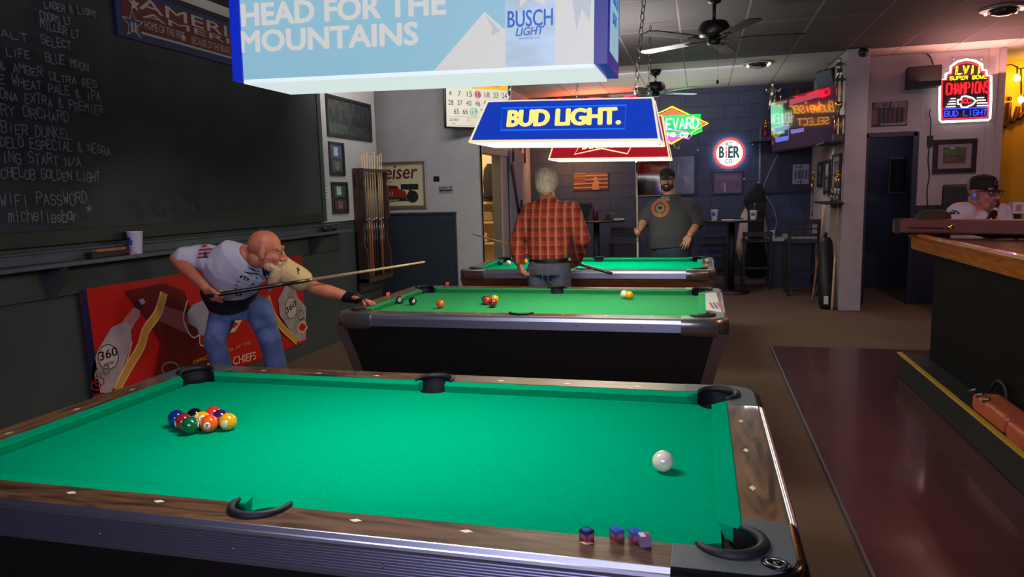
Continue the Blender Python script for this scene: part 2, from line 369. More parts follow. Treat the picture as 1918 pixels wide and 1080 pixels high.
def sweep(mb, path, prof, m, smooth=False):
    """path: [(x, y, nx, ny)], prof: [(d, z)] outward offset and height"""
    rings = [[(x+nx*d, y+ny*d, z) for d, z in prof] for x, y, nx, ny in path]
    n = len(prof); vs = [p for r in rings for p in r]; fs = []
    for a in range(len(rings)-1):
        for i in range(n-1): fs.append((a*n+i, a*n+i+1, (a+1)*n+i+1, (a+1)*n+i))
    mb.add(vs, fs, m, smooth)
    mb.add(rings[0]+rings[-1], [tuple(range(n)), tuple(reversed(range(n, 2*n)))], m)
def pool_table(label, cx, cy, Lx, Ly, corner, felt, wx, wy, castm, cabm, ribs=True, rc=.085):
    T = thing('pool_table', label, 'pool table', (cx, cy, 0), (0, 0, 0), 'pool tables in a row')
    hx, hy = Lx/2, Ly/2; B = dict(parent=T, local=True)
    PR = .064; co = .022; so = .05; SR = .060; cs = .09
    ox, oy = hx+CWD+WWD, hy+CWD+WWD
    # bed with pocket cut-outs
    e = .035; pts = []
    def cut(px, py, R, a0, a1, n=12): pts.extend(arc(px, py, R, a0, a1, n))
    Ex, Ey = hx+e, hy+e; q = math.sqrt(PR**2-(co-e)**2); ang = math.atan2(co-e, q)
    a_s = math.sqrt(max(1e-6, SR**2-(so-e)**2)); b_s = math.atan2(so-e, a_s)
    cut(0, -(hy+so), SR, PI-b_s, b_s)                                   # bottom side pocket, walking +x
    cut(hx+co, -(hy+co), PR, PI+ang, PI/2-ang)
    cut(hx+co, hy+co, PR, 1.5*PI+ang, PI-ang)
    cut(0, hy+so, SR, -b_s, -PI+b_s)
    cut(-hx-co, hy+co, PR, 2*PI+ang, 1.5*PI-ang)
    cut(-hx-co, -hy-co, PR, PI/2+ang, -ang)
    MB().prism(pts, ZB-.03, ZB, felt).build('bed', **B)
    # cushions
    prof = [(0, ZN), (CWD, ZR-.001), (CWD, ZB-.005), (.017, ZB-.005), (.005, ZN-.010)]
    def cushion(a0, a1, b0, b1, tr):     # nose a0..a1, back b0..b1 ; tr maps (along, outward, z)
        r0 = [tr(a0+(b0-a0)*d/CWD, d, z) for d, z in prof]; r1 = [tr(a1+(b1-a1)*d/CWD, d, z) for d, z in prof]
        MB().loft([r0, r1], felt, False).build('cushion', bevel=.003, **B)
    sn, sb = .058, .047; cn, cb = hx-.083, hx-.038
    for sy in (1, -1):
        for sx in (1, -1):
            cushion(sn, cn, sb, cb, lambda a, d, z, sx=sx, sy=sy: (sx*a, sy*(hy+d), z))
    for sx in (1, -1):
        cushion(-hy+.083, hy-.083, -hy+.038, hy-.038, lambda a, d, z, sx=sx: (sx*(hx+d), a, z))
    # wooden rails with sights, side pocket notch in the long ones
    ds = 2*hx/8
    for sy in (1, -1):
        c = (0, hy+so); R = .074; y0 = hy+CWD; s_ = math.sqrt(R*R-(y0-c[1])**2); a0 = math.atan2(y0-c[1], s_)
        p = [(hx-cs, y0), (hx-cs, oy), (-hx+cs, oy), (-hx+cs, y0)]+arc(c[0], c[1], R, PI-a0, a0, 14)
        p = [(x, sy*y) for x, y in p]
        mb = MB().prism(p if sy < 0 else p[::-1], ZB-.02, ZR, wx)
        for i in (-3, -2, -1, 1, 2, 3):
            x = i*ds; y = sy*(y0+.034)
            mb.poly([(x-.016, y, ZR+.0008), (x, y-.008, ZR+.0008), (x+.016, y, ZR+.0008), (x, y+.008, ZR+.0008)], m_bone)
        mb.build('rail', **B)
    for sx in (1, -1):
        mb = MB().box((sx*(hx+CWD+WWD/2), 0, (ZB-.02+ZR)/2), (WWD, 2*(hy-cs), ZR-ZB+.02), wy)
        for i in (-1, 0, 1):
            y = i*ds; x = sx*(hx+CWD+.034)
            mb.poly([(x-.008, y, ZR+.0008), (x, y-.016, ZR+.0008), (x+.008, y, ZR+.0008), (x, y+.016, ZR+.0008)], m_bone)
        mb.build('rail', **B)
    # corner castings and pockets
    for sx in (1, -1):
        for sy in (1, -1):
            ex, ey = hx+co, hy+co; R = PR+.006
            y0 = hy+CWD; x0 = hx+CWD; k = math.sqrt(R*R-(y0-ey)**2); a0 = math.atan2(y0-ey, k)
            inner = arc(ex, ey, R, PI-a0, -(PI/2-a0)+0, 18)       # over the outside of the hole
            if corner == 'round': out = [(hx-cs, oy)]+[]; oc = arc(ox-rc, oy-rc, rc, 0, PI/2, 10)
            else: oc = [(ox, oy-.06), (ox-.06, oy)]
            p = [(hx-cs, y0)]+inner+[(x0, hy-cs), (ox, hy-cs)]+oc+[(hx-cs, oy)]
            p = [(sx*x, sy*y) for x, y in p]
            cst = MB().prism(p if sx*sy > 0 else p[::-1], ZB-.03, ZR+.002, castm).build('corner_casting', bevel=.002, **B)
            path = [(hx-cs, oy, 0, 1)]
            if corner == 'round': path += [(ox-rc+rc*math.cos(a), oy-rc+rc*math.sin(a), math.cos(a), math.sin(a)) for a in [PI/2*(1-i/10) for i in range(11)]]
            else: path += [(ox-.06, oy, .38, .92), (ox, oy-.06, .92, .38)]
            path += [(ox, hy-cs, 1, 0)]
            path = [(sx*x, sy*y, sx*nx, sy*ny) for x, y, nx, ny in path]
            mb = MB(); sweep(mb, path, [(0, ZR+.001), (.010, ZR-.002), (.020, ZR-.012), (.025, ZR-.03), (.022, ZR-.095), (-.01, ZR-.095)], m_blackgl if ribs else castm, True)
            mb.build('corner_cap', **B)
            # emblem pressed into the casting
            if ribs and sx > 0 and sy < 0:
                M = Matrix.Translation((sx*(ox-.042), sy*(oy-.045), ZR+.002)) @ Matrix.Rotation(-.5, 4, 'Z')
                mb = MB().lathe([(.030, 0), (.028, .004), (.024, .004), (.022, .001), (0, .001)], m_blackgl, 24, M, sx=1, sy=.72)
                mb.tube([(x*.020, y*.014, .004) for x, y in arc(0, 0, 1, .6, 5.6, 14)], .0022, m_castlt, 6, False, M)
                mb.tube([(.004, .006, .004), (-.004, -.002, .004), (.006, -.008, .004)], .002, m_castlt, 6, False, M)
                mb.build('emblem', cst, local=True)
            mb = MB(); a1 = math.atan2(sy, sx)
            RL = R-.003; w0 = [(sx*ex+RL*math.cos(a), sy*ey+RL*math.sin(a)) for a in [a1-2.2+4.4*i/20 for i in range(21)]]
            mb.loft([[(x, y, z) for x, y in w0] for z in (ZR, ZB-.12)], m_rubber, True, False, False)
            mb.lathe([(RL, ZB-.012), (RL*.95, ZB-.12), (0, ZB-.12)], m_rubber, 20, Matrix.Translation((sx*ex, sy*ey, 0)))
            lip = [(x, y, ZR+.004) for x, y in w0[1:-1]]; n = len(lip)
            mb.tube(lip, [.006+.007*math.sin(PI*i/(n-1))**.6 for i in range(n)], m_rubber, 8)
            mb.build('pocket', **B)
    for sy in (1, -1):
        R = .070; c = (0, sy*(hy+so)); mb = MB()
        w0 = [(c[0]+R*math.cos(a), c[1]+R*math.sin(a)) for a in [sy*PI/2-1.72+3.5*i/18 for i in range(19)]]
        mb.loft([[(x, y, z) for x, y in w0] for z in (ZR, ZB-.12)], m_rubber, True, False, False)
        mb.lathe([(R*.97, ZB-.034), (R*.9, ZB-.12), (0, ZB-.12)], m_rubber, 20, Matrix.Translation((c[0], c[1], 0)))
        mb.tube([(x, y, ZR+.003) for x, y in w0], [.005+.006*math.sin(PI*i/18)**.6 for i in range(19)], m_rubber, 8)
        mb.build('pocket', **B)
    # aluminium aprons
    if ribs:
        pf = [(0, ZR)]; 
        for i in range(3): pf += [(.003+.005*i, ZR-.0005-.0015*i), (.005+.005*i, ZR-.0035-.0015*i)]
        pf += [(.019, ZR-.008), (.023, ZR-.013)]
        for i in range(9):
            z = ZR-.018-.0066*i; pf += [(.0225, z), (.0225, z-.0030), (.0185, z-.0032), (.0185, z-.0064)]
        pf += [(.022, ZR-.080), (.022, ZR-.086), (-.01, ZR-.086)]
    else: pf = [(0, ZR), (.008, ZR-.001), (.014, ZR-.010), (.018, ZR-.026), (.019, ZR-.030), (.019, ZR-.078), (-.01, ZR-.078)]
    for sy in (1, -1):
        mb = MB(); sweep(mb, [(-hx+cs, sy*oy, 0, sy), (hx-cs, sy*oy, 0, sy)], pf, m_chrome)
        for i in (-2, -1, 0, 1, 2):
            mb.ball((i*.36, sy*(oy+.021), ZR-.052), (.004, .003, .004), m_steel, 8)
        mb.build('apron', **B)
    for sx in (1, -1):
        mb = MB(); sweep(mb, [(sx*ox, -hy+cs, sx, 0), (sx*ox, hy-cs, sx, 0)], pf, m_chrome); mb.build('apron', **B)
    # cabinet: tapered body, posts, legs
    tx, ty = ox+.005, oy+.005; k = .115; zt, z0 = ZR-.08, .24; bx, by = tx-k, ty-k
    MB().loft([[(-bx, -by, z0), (bx, -by, z0), (bx, by, z0), (-bx, by, z0)], [(-tx, -ty, zt), (tx, -ty, zt), (tx, ty, zt), (-tx, ty, zt)]], cabm, False).build('cabinet', **B)
    MB().box((0, 0, .735), (2*ox-.04, 2*oy-.04, .03), m_black).build('underframe', **B)
    for sx in (1, -1):
        for sy in (1, -1):
            mb = MB(); wd = .062
            for (ax, ay) in ((1, 0), (0, 1)):
                r = []
                for (X, Y, z) in ((bx, by, z0-.005), (tx, ty, zt)):
                    if ax: r.append([(sx*(X+.006), sy*(Y+.006), z), (sx*(X-wd), sy*(Y+.006), z), (sx*(X-wd), sy*(Y-.01), z), (sx*(X+.006), sy*(Y-.01), z)])
                    else: r.append([(sx*(X+.0065), sy*(Y-.03), z), (sx*(X+.0065), sy*(Y-wd-.03), z), (sx*(X-.01), sy*(Y-wd-.03), z), (sx*(X-.01), sy*(Y-.03), z)])
                mb.loft(r, m_post, False)
            mb.build('corner_post', **B)
            mb = MB().box((sx*(bx-.14), sy*(by-.14), .13), (.16, .16, .23), m_black).lathe([(.05, 0), (.05, .02), (.03, .03)], m_steel, 16, Matrix.Translation((sx*(bx-.14), sy*(by-.14), 0)))
            mb.build('leg', bevel=.006, **B)
    return T
t1 = pool_table('nearest pool table with racked balls, walnut rails and grey rounded corner castings', 1.04, .534, 2.08, 1.05, 'round', m_felt, m_walnut, m_walnutY, m_cast, m_lamin)
t2 = pool_table('middle pool table with black cabinet and silver corners, bearded player leaning on it', 1.00, 3.265, 2.06, 1.03, 'oct', m_felt2, m_walnut, m_walnutY, m_castlt, m_lamin, False)
t3 = pool_table('farthest pool table with red-brown wood cabinet, behind the man in plaid', .98, 5.76, 2.06, .98, 'oct', m_felt, m_walnut, m_walnutY, m_castlt, m_walnut3, False)
# ---------------------------------------------------------------- balls
BR = .0286
m_num = mat('ball number white', (235, 228, 210), .15, coat=.6)
m_ink = mat('black ink', (18, 18, 20), .5)
BALLC = {'yellow': (240, 165, 10), 'blue': (8, 40, 120), 'red': (225, 40, 36), 'purple': (62, 24, 84), 'orange': (240, 92, 22), 'green': (8, 96, 50), 'maroon': (142, 30, 34), 'black': (10, 14, 16), 'white': (226, 214, 190), 'grey': (54, 54, 66)}
def ball(label, col, x, y, num=None, face=(0, -1, .35), stripe=False, roll=0., z=None, name='billiard_ball', group=None):
    mc = mat('ball '+col, BALLC[col], .06, coat=.8, spec=.6)
    f = Vector(face).normalized(); up = Matrix.Rotation(roll, 3, f) @ Vector((0, 0, 1)); M = basis(f.cross(up)*-1, up) 
    xv = up.cross(f); M = basis(xv, up)                                   # local z = face direction
    mb = MB(); n = 32; R = 24; rings = []; cols = []
    for a in range(1, R):
        t = PI*a/R; rings.append([(BR*math.sin(t)*math.cos(2*PI*i/n), BR*math.sin(t)*math.sin(2*PI*i/n), BR*math.cos(t)) for i in range(n)])
    # number spots at both poles (+z, -z); stripe band lies across y
    for a in range(R-2):
        for i in range(n):
            j = (i+1) % n; t = PI*(a+1.5)/R; sp = (t < .40 or t > PI-.40) and num is not None
            yy = math.sin(t)*math.sin(2*PI*(i+.5)/n)
            m = m_num if sp or (stripe and abs(yy) > .62) else mc
            mb.add([rings[a][i], rings[a+1][i], rings[a+1][j], rings[a][j]], [(0, 1, 2, 3)], m, True)
    for s, r in ((1, rings[0]), (-1, rings[-1])):
        mb.add(r+[(0, 0, s*BR)], [((i, (i+1) % n, n) if s > 0 else ((i+1) % n, i, n)) for i in range(n)], m_num if num else mc, True)
    if num:
        vs, fs, W, H = text_geo(str(num), .02); k = .011
        for s in (1, -1):
            out = []
            for x0, y0 in vs:
                u = (x0-W/2)*k*1.2/max(H, W); v = (y0-H/2)*k*1.2/max(H, W); out.append((s*u, v, s*(math.sqrt(BR*BR-u*u-v*v)+.0003)))
            mb.add(out, fs, m_ink)
    V = mb.v; out = MB(); out.f, out.fm, out.fs, out.mats = mb.f, mb.fm, mb.fs, mb.mats
    zc = (ZB if z is None else z)+BR
    out.v = [(M @ v)+Vector((x, y, zc)) for v in V]
    o = solo(name, out, label, 'ball', group)
    bm = bmesh.new(); bm.from_mesh(o.data); bmesh.ops.remove_doubles(bm, verts=bm.verts, dist=1e-5); bm.to_mesh(o.data); bm.free()
    return o
G1 = 'balls racked on the nearest table'
bx, by = .337, .524; ax_, ay_ = .0497, -.0287
def rk(i, j): return bx+.0497*(i+j), by-.0287*i+.0287*j
ball('solid blue ball at the left end of the rack on the nearest table', 'blue', *rk(0, 0), 2, (-1, .6, .3), group=G1)
ball('solid maroon ball with white spot on top, between blue and green in the rack', 'maroon', *rk(1, 0), 7, (.2, .3, 1), group=G1)
ball('solid green ball at the front of the rack on the nearest table', 'green', *rk(2, 0), 6, (-.8, -.5, -.35), roll=.6, group=G1)
ball('solid black eight ball at the back of the rack on the nearest table', 'black', *rk(0, 1), 8, (0, 1, .2), group=G1)
ball('yellow striped ball in the middle of the rack on the nearest table', 'yellow', *rk(1, 1), 9, (.15, -.9, .55), True, roll=1.45, group=G1)
ball('solid orange ball with number five facing out, rack on the nearest table', 'orange', *rk(2, 1), 5, (.62, -1, .42), roll=-.5, group=G1)
ball('bright red ball topmost at the back of the rack on the nearest table', 'red', *rk(0, 2), 3, (0, 1, .1), group=G1)
ball('dark purple ball behind the yellow one in the rack on the nearest table', 'purple', *rk(1, 2), 4, (.8, .6, .5), group=G1)
ball('solid yellow ball with number one at the right end of the rack', 'yellow', *rk(2, 2), 1, (.22, -1, .1), roll=-.3, group=G1)
ball('white cue ball alone near the right end of the nearest table', 'white', 1.948, .429, None, name='cue_ball')
G2 = 'balls on the middle table'
def b2(px, py): p = atz(px, py, ZB+BR); return p.x, p.y
ball('dark grey ball with white number spot, beside left cushion of the middle table', 'grey', *b2(749, 561), 9, (.2, -.8, .6), group=G2)
ball('black ball second from the left cushion of the middle table', 'black', *b2(773, 563.5), 8, (.75, -1, -.35), group=G2)
ball('orange ball alone near the near rail of the middle table', 'orange', *b2(825, 569), None, group=G2)
ball('dark green ball mostly hidden behind red ball in cluster on middle table', 'green', *b2(909.5, 561), None, group=G2)
ball('red ball in the cluster of four on the middle table', 'red', b2(912, 563)[0], b2(909, 561)[1]-.045, None, group=G2)
ball('yellow ball at the back of the cluster of four on the middle table', 'yellow', *b2(926.5, 559.5), None, group=G2)
ball('maroon ball at the front of the cluster of four on the middle table', 'maroon', *b2(923, 567.5), None, group=G2)
p = b2(1179, 552.5); ball('yellow ball below far rail of the middle table, touching a cream ball', 'yellow', *p, None, group=G2)
ball('cream ball behind the yellow one below far rail of the middle table', 'white', p[0]-.040, p[1]+.041, None, group=G2)
G3 = 'balls on the farthest table'
ball('black ball at the left end of the farthest table', 'black', *b2(937, 492), None, group=G3)
ball('pale white ball beside the black one on the farthest table', 'white', *b2(952.5, 492), None, group=G3)
ball('yellow ball beside the hand of the man in plaid', 'yellow', *b2(984, 490), None, group=G3)
# ---------------------------------------------------------------- chalk cubes
m_chalkb = mat('blue chalk', (40, 92, 170), .95, noise=(120, .3)); m_chalkr = mat('chalk paper red', (150, 40, 60), .8)
m_chalkv = mat('chalk paper mauve', (128, 100, 128), .8); m_chalkd = mat('chalk dark blue edge', (18, 28, 58), .9)
def chalk(label, px, py, rot, kind, z=ZR, group='chalk cubes', s=.0225):
    p = atz(px, py, z); M = Matrix.Translation((p.x, p.y, z+s/2)) @ Matrix.Rotation(rot, 4, 'Z'); mb = MB(); h = s/2
    if kind == 'mauve':
        mb.box((0, 0, 0), (s, s, s), m_chalkv, M)
        mb.poly([(-h*.9, -h*.9, h+.0004), (0, -h*.9, h+.0004), (0, h*.9, h+.0004), (-h*.9, h*.9, h+.0004)], m_paper, M)
        mb.poly([(.1*h, -h*.9, h+.0004), (h*.9, -h*.9, h+.0004), (h*.9, 0, h+.0004), (.1*h, 0, h+.0004)], m_chalkr, M)
    elif kind == 'pink': mb.box((0, 0, 0), (s, s, s), mat('pink chalk', (226, 120, 104), .9), M)
    else:
        mb.box((0, 0, -.2*h), (s, s, s*.8), m_chalkr, M)
        mb.box((0, 0, .72*h), (s*1.01, s*1.01, s*.28), m_chalkb if kind == 'blue' else m_chalkd, M)
        mb.ball((0, 0, h*.95), (h*.8, h*.8, h*.22), m_chalkb, 10, M)
        for k in range(4):
            R = M @ Matrix.Rotation(k*PI/2, 4, 'Z')
            mb.poly([(-h*.7, -h-.0004, -h*.45), (h*.7, -h-.0004, -h*.45), (h*.7, -h-.0004, h*.3), (-h*.7, -h-.0004, h*.3)], m_chalkv, R)
    return solo('chalk_cube', mb, label, 'chalk', group, bevel=.0008)
chalk('chalk cube with ragged worn blue top, leftmost on near rail of nearest table', 1099, 1010, .9, 'ragged')
chalk('red papered chalk cube with clean blue top, second along the near rail', 1155.5, 1008, .75, 'blue')
chalk('chalk cube with blue top pressed against the mauve one on near rail', 1190, 1011, .45, 'blue')
chalk('mauve paper-covered chalk cube with white top, nearest the corner casting', 1207, 1020, .45, 'mauve')
chalk('pink chalk cube on left rail of the middle table near the gloved hand', 727, 553, .3, 'pink', group='pink chalk on the middle table')
chalk('pink chalk cube on the far rail of the middle table near its left pocket', 838, 533.5, .1, 'pink', group='pink chalk on the middle table')
p = atz(1322, 491, ZR+.002)
solo('chalk_holder', MB().box((p.x, p.y, ZR+.014), (.05, .05, .024), mat('rust red plastic', (130, 60, 44), .6)).box((p.x+.01, p.y-.02, ZR+.022), (.03, .03, .03), m_paper), 'small rust-red chalk holder on the right rail of the farthest table', 'chalk holder', bevel=.003)
# paper sticker on the right rail of the middle table
p0, p1, p2, p3 = [atz(x, y, ZR+.0015) for x, y in ((1322, 580), (1352, 585), (1341, 547), (1321, 548))]
mb = MB().poly([p0, p1, p2, p3], mat('glossy advert sheet', (196, 200, 210), .35))
M = basis((p3-p0), (p0-p1), p0+(p1-p0)*.55+(p3-p0)*.1+Vector((0, 0, .0006)))
for k, c in enumerate(((150, 60, 90), (70, 90, 130), (190, 70, 80))):
    mb.poly([M @ Vector((x, y, 0)) for x, y in ((.02, .01-.022*k), (.26, .03-.022*k), (.27, .016-.022*k), (.03, -.004-.022*k))], mat('advert ink %d' % k, c, .5))
solo('advert_sheet', mb, 'glossy advert sheet lying on the right rail of the middle table', 'sheet')
# ---------------------------------------------------------------- table lamps
def chain(mb, p0, p1, m, link=.05, r=.0028):
    p0 = Vector(p0); p1 = Vector(p1); d = p1-p0; L = d.length; n = max(2, int(L/(link*.78))); d.normalize()
    a = d.orthogonal().normalized(); b = d.cross(a)
    for i in range(n):
        c = p0+d*(L*(i+.5)/n); s = a if i % 2 else b
        mb.tube([c+d*(link/2*math.cos(t))+s*(link*.24*math.sin(t)) for t in [2*PI*k/10 for k in range(10)]], r, m, 5, True)
m_diff1 = mat('lamp diffuser cool white', (150, 160, 162), .5, emit=(222, 232, 233), es=.9)
m_blue = mat('deep blue lamp trim', (8, 18, 80), .35, emit=(14, 44, 205), es=.7)
m_navyedge = mat('navy lamp trim', (4, 6, 34), .35, emit=(8, 14, 150), es=.6)
m_bpanel = mat('lit pale blue panel', (70, 100, 112), .4, emit=(142, 186, 202), es=.88)
m_bwhite = mat('lit white lettering', (110, 108, 104), .4, emit=(208, 206, 200), es=.88)
m_bgrey = mat('lit grey artwork', (90, 94, 98), .4, emit=(178, 186, 193), es=.92)
m_can = mat('lit silver can artwork', (120, 140, 156), .4, emit=(176, 194, 206), es=.8, noise=(9, .6, 6, (1, 1, 3)))
m_cant = mat('lit can blue', (30, 80, 150), .4, emit=(34, 84, 156), es=.9)
a0 = aty(440, 150, .40); a1 = aty(1134, 117, .40); tilt = math.atan2(a1.z-a0.z, a1.x-a0.x)
LAMP = thing('table_lamp', 'long pale blue box lamp with mountain beer advert, hanging over the nearest table', 'lamp', tuple(a0), (0, -tilt, 0), 'advert lamps over the pool tables')
LW = (a1-a0).length; LD = .25; LH = .42
mb = MB().box((LW/2, .006, LH/2), (LW-.05, .012, LH), m_bpanel).box((LW/2, LD-.006, LH/2), (LW-.05, .012, LH), m_bpanel).box((LW/2, LD/2, LH-.006), (LW-.05, LD, .012), m_bwhite)
mb.build('light_box', LAMP, True)
for x, nm in ((0, 0), (LW, 1)):
    sgn = 1 if nm else -1
    mb = MB().box((x-sgn*.012, LD/2, LH/2), (.034, LD+.006, LH+.006), m_blue if not nm else m_navyedge)
    mb.box((x+sgn*.0055, LD/2+.01, LH/2), (.002, LD-.07, LH-.07), m_bpanel)
    if nm:
        M = basis((0, 1, 0), (0, 0, 1), (x+.007, .07, .11)); mb.text('BUSCH', M @ Matrix.Translation((.0, .05, 0)), .12, .045, m_cant, .02); mb.text('LIGHT', M, .09, .03, m_cant, .02, .2)
    mb.build('end_cap', LAMP, True, bevel=.003)
MB().box((LW/2, LD/2, -.004), (LW-.055, LD-.004, .014), m_diff1).build('diffuser', LAMP, True)
lamp('tube_light', 'AREA', tuple(ROOT[LAMP.name] @ Vector((LW/2, LD/2, -.016))), E1*.75, (1, .98, .94), LW-.07, (0, 0, 0), None, LD-.02)
iM = ROOT[LAMP.name].inverted()
def lp(px, py): q = iM @ aty(px, py, .40); return Vector((q.x, q.z))
MF = basis((1, 0, 0), (0, 0, 1))          # local panel frame: x right, y up, z toward viewer
def ltext(mb, s, p0, p1, h, m, bold=0., shear=0., sp=1., lift=.001, M0=MF, f=lp):
    a = f(*p0); b = f(*p1); d = b-a
    M = M0 @ Matrix.Translation((a.x, a.y, 0)) @ Matrix.Rotation(math.atan2(d.y, d.x), 4, 'Z')
    mb.text(s, M, d.length, h, m, bold, shear, sp, lift)
mb = MB(); ph = (lp(900, 60)-lp(900, 100)).length/40
ltext(mb, 'HEAD FOR THE', (453, 49), (836, 26), 43*ph, m_bwhite, .055)
ltext(mb, 'MOUNTAINS', (450, 98), (784, 83), 42*ph, m_bwhite, .055)
mb.build('lettering', LAMP, True)
mb = MB()
def lpoly(mb, pts, m, lift=.0006, f=lp, M0=MF): mb.poly([M0 @ Vector((*f(*p), lift)) for p in pts], m)
lpoly(mb, [(812, 133), (908, 22), (945, 55), (955, 20), (1112, -60), (1113, 119)], m_bwhite)
lpoly(mb, [(908, 26), (937, 58), (920, 68), (922, 52)], m_bgrey, .0009)
lpoly(mb, [(1072, 0), (1080, 58), (1090, 16), (1104, 40), (1108, 0)], m_bgrey, .0009)
c0, c1 = lp(947, 126), lp(1040, 122)
pts = [(c0.x, c0.y+.004), (c0.x+.012, c0.y), (c1.x-.012, c1.y), (c1.x, c1.y+.004), (c1.x, c1.y+.24), (c0.x, c0.y+.24)]
mb.poly([MF @ Vector((x, y, .0012)) for x, y in pts], m_can)
lpoly(mb, [(975, 14), (992, -4), (1022, 12), (1022, -30), (970, -30)], m_bwhite, .0016)
ltext(mb, 'BUSCH', (951, 52), (1036, 47), 30*ph, m_cant, .02, lift=.0018)
ltext(mb, 'LIGHT', (966, 68), (1020, 64), 15*ph, m_cant, .025, .25, lift=.0018)
ltext(mb, 'BREWED IN U.S.A.', (973, 74), (1012, 72), 3*ph, m_cant, 0, lift=.0018)
mb.build('artwork', LAMP, True)
lamp('uplight_fill', 'AREA', tuple(ROOT[LAMP.name] @ Vector((LW/2, LD/2, LH+.02))), EUP, warm_up, LW-.1, (PI, 0, 0), None, LD-.05)  # upward fill added above the closed box top, lights the ceiling
for x in (.16, LW-.16): mb = MB(); chain(mb, (x, LD/2, LH), (x, LD/2, CEIL-a0.z), m_chain); mb.build('chain', LAMP, True)

def prism_lamp(label, y, pbl, pbr, ptl, ptr, depth, colp, colt, E, warm):
    a = aty(*pbl, y); b = aty(*pbr, y); tilt = math.atan2(b.z-a.z, b.x-a.x); Wd = (b-a).length
    R = thing('table_lamp', label, 'lamp', tuple(a), (0, -tilt, 0), 'advert lamps over the pool tables')
    iv = ROOT[R.name].inverted(); t0 = iv @ aty(*ptl, y+depth*.32); t1 = iv @ aty(*ptr, y+depth*.32); H = (t0.z+t1.z)/2; ins = max(.02, t0.x); din = depth*.32
    pm = mat('lit panel %s' % label[:12], colp, .3, emit=colp, es=.8); em = mat('lamp edge moulding', (190, 184, 170), .35, emit=(250, 232, 190), es=.95)
    dm = mat('tube light %s' % label[:12], (250, 245, 235), .5, emit=warm, es=E)
    B = [(0, 0, 0), (Wd, 0, 0), (Wd, depth, 0), (0, depth, 0)]; Tp = [(ins, din, H), (Wd-ins, din, H), (Wd-ins, depth-din, H), (ins, depth-din, H)]
    mb = MB().loft([B, Tp], pm, False, False).poly(Tp, pm); mb.build('shade', R, True)
    mb = MB()
    for i in range(4):
        j = (i+1) % 4; mb.tube([B[i], B[j]], .009, em, 8); mb.tube([Tp[i], Tp[j]], .005, em, 6); mb.tube([B[i], Tp[i]], .007, em, 6)
    mb.build('edge_trim', R, True)
    MB().box((Wd/2, depth/2, .012), (Wd-.03, depth-.03, .006), mat('white reflector', (220, 216, 205), .6)).build('reflector', R, True)
    MB().prism([(depth*.5-.17, .004), (depth*.5+.17, .004), (depth*.5+.16, -.007), (depth/2, -.011), (depth*.5-.16, -.007)], .03, Wd-.03, dm, basis((0, 1, 0), (0, 0, 1))).build('diffuser', R, True)
    sl = Vector((0, din, H)); L = sl.length; sl.normalize(); M0 = basis((1, 0, 0), sl, (0, 0, 0))
    iM0 = M0.inverted()
    def f(px, py):
        o = iv @ CAM; d = (iv.to_3x3() @ ray(px, py)); n = M0.to_3x3() @ Vector((0, 0, 1)); t = -o.dot(n)/d.dot(n); q = iM0 @ (o+d*t); return Vector((q.x, q.y))
    lamp('uplight_fill', 'AREA', tuple(ROOT[R.name] @ Vector((Wd/2, depth/2, H+.02))), EUP*(1 if y < 4 else 2), warm_up, Wd-2*ins, (PI, 0, 0), None, depth-2*din)  # added upward fill over the capped shade, brightens the ceiling
    return R, M0, f, Wd, depth, H, ins, din, a
m_by = mat('lit yellow letter', (255, 225, 120), .4, emit=(255, 226, 120), es=1.1); m_bl = mat('lit sky blue line', (20, 120, 235), .4, emit=(20, 120, 235), es=1.0)
R, M0, f, Wd, dp, H, ins, din, a = prism_lamp('blue trapezoid lamp with yellow lettering, hanging over the middle table', 2.79, (880, 265), (1235, 262), (913, 192), (1218, 181), .56, (22, 62, 190), None, E2, (255, 240, 205))
mb = MB(); q0, q1 = f(945, 236), f(1166, 234)
ltext(mb, 'BUD LIGHT.', (946, 237), (1163, 232), (f(950, 208)-f(950, 237)).length, m_by, .07, -.08, .95, .002, M0, f)
mb.build('lettering', R, True)
mb = MB(); fr = [f(*p) for p in ((938, 244), (1170, 241), (1173, 197), (941, 203))]
mb.stroke(fr, .010, m_bl, M0, .002, True); mb.build('outline', R, True)
for x in (.17, Wd-.17): mb = MB(); chain(mb, (x, dp/2, H), (x+(.05 if x > .5 else .02), dp/2+.1, CEIL-a.z), m_chain, .055, .003); mb.build('chain', R, True)
R, M0, f, Wd, dp, H, ins, din, a = prism_lamp('red trapezoid lamp with bow-tie emblem, hanging over the farthest table', 5.45, (1028, 298), (1254, 295), (1052, 222), (1237, 216), .56, (170, 22, 40), None, E3, (245, 255, 235))
m_rw = mat('lit cream letter', (250, 230, 170), .4, emit=(250, 230, 170), es=1.0); mb = MB()
mb.stroke([f(*p) for p in ((1076, 289), (1127, 278), (1175, 288), (1192, 256), (1140, 262), (1096, 256))], .014, m_rw, M0, .002, True)
ltext(mb, 'Budweiser', (1090, 280), (1186, 274), (f(1100, 256)-f(1100, 277)).length, m_rw, .015, .45, 1, .003, M0, f)
mb.build('emblem', R, True)
mb = MB(); slb = Vector((0, -din, H)).normalized(); MBk = basis((-1, 0, 0), slb, (Wd*.5, dp, 0)); hh_ = math.hypot(din, H)
mb.stroke([(-.30, hh_*.12), (0, hh_*.26), (.30, hh_*.12), (.38, hh_*.62), (0, hh_*.48), (-.38, hh_*.62)], .014, m_rw, MBk, .002, True); mb.text('Budweiser', MBk @ Matrix.Translation((-.27, hh_*.30, 0)), .54, hh_*.26, m_rw, .015, .45, 1, .004)
mb.build('back_emblem', R, True)
for x in (.22, Wd-.22): mb = MB(); chain(mb, (x, dp/2, H), (x, dp/2, CEIL-a.z), m_chain, .055, .003); mb.build('chain', R, True)
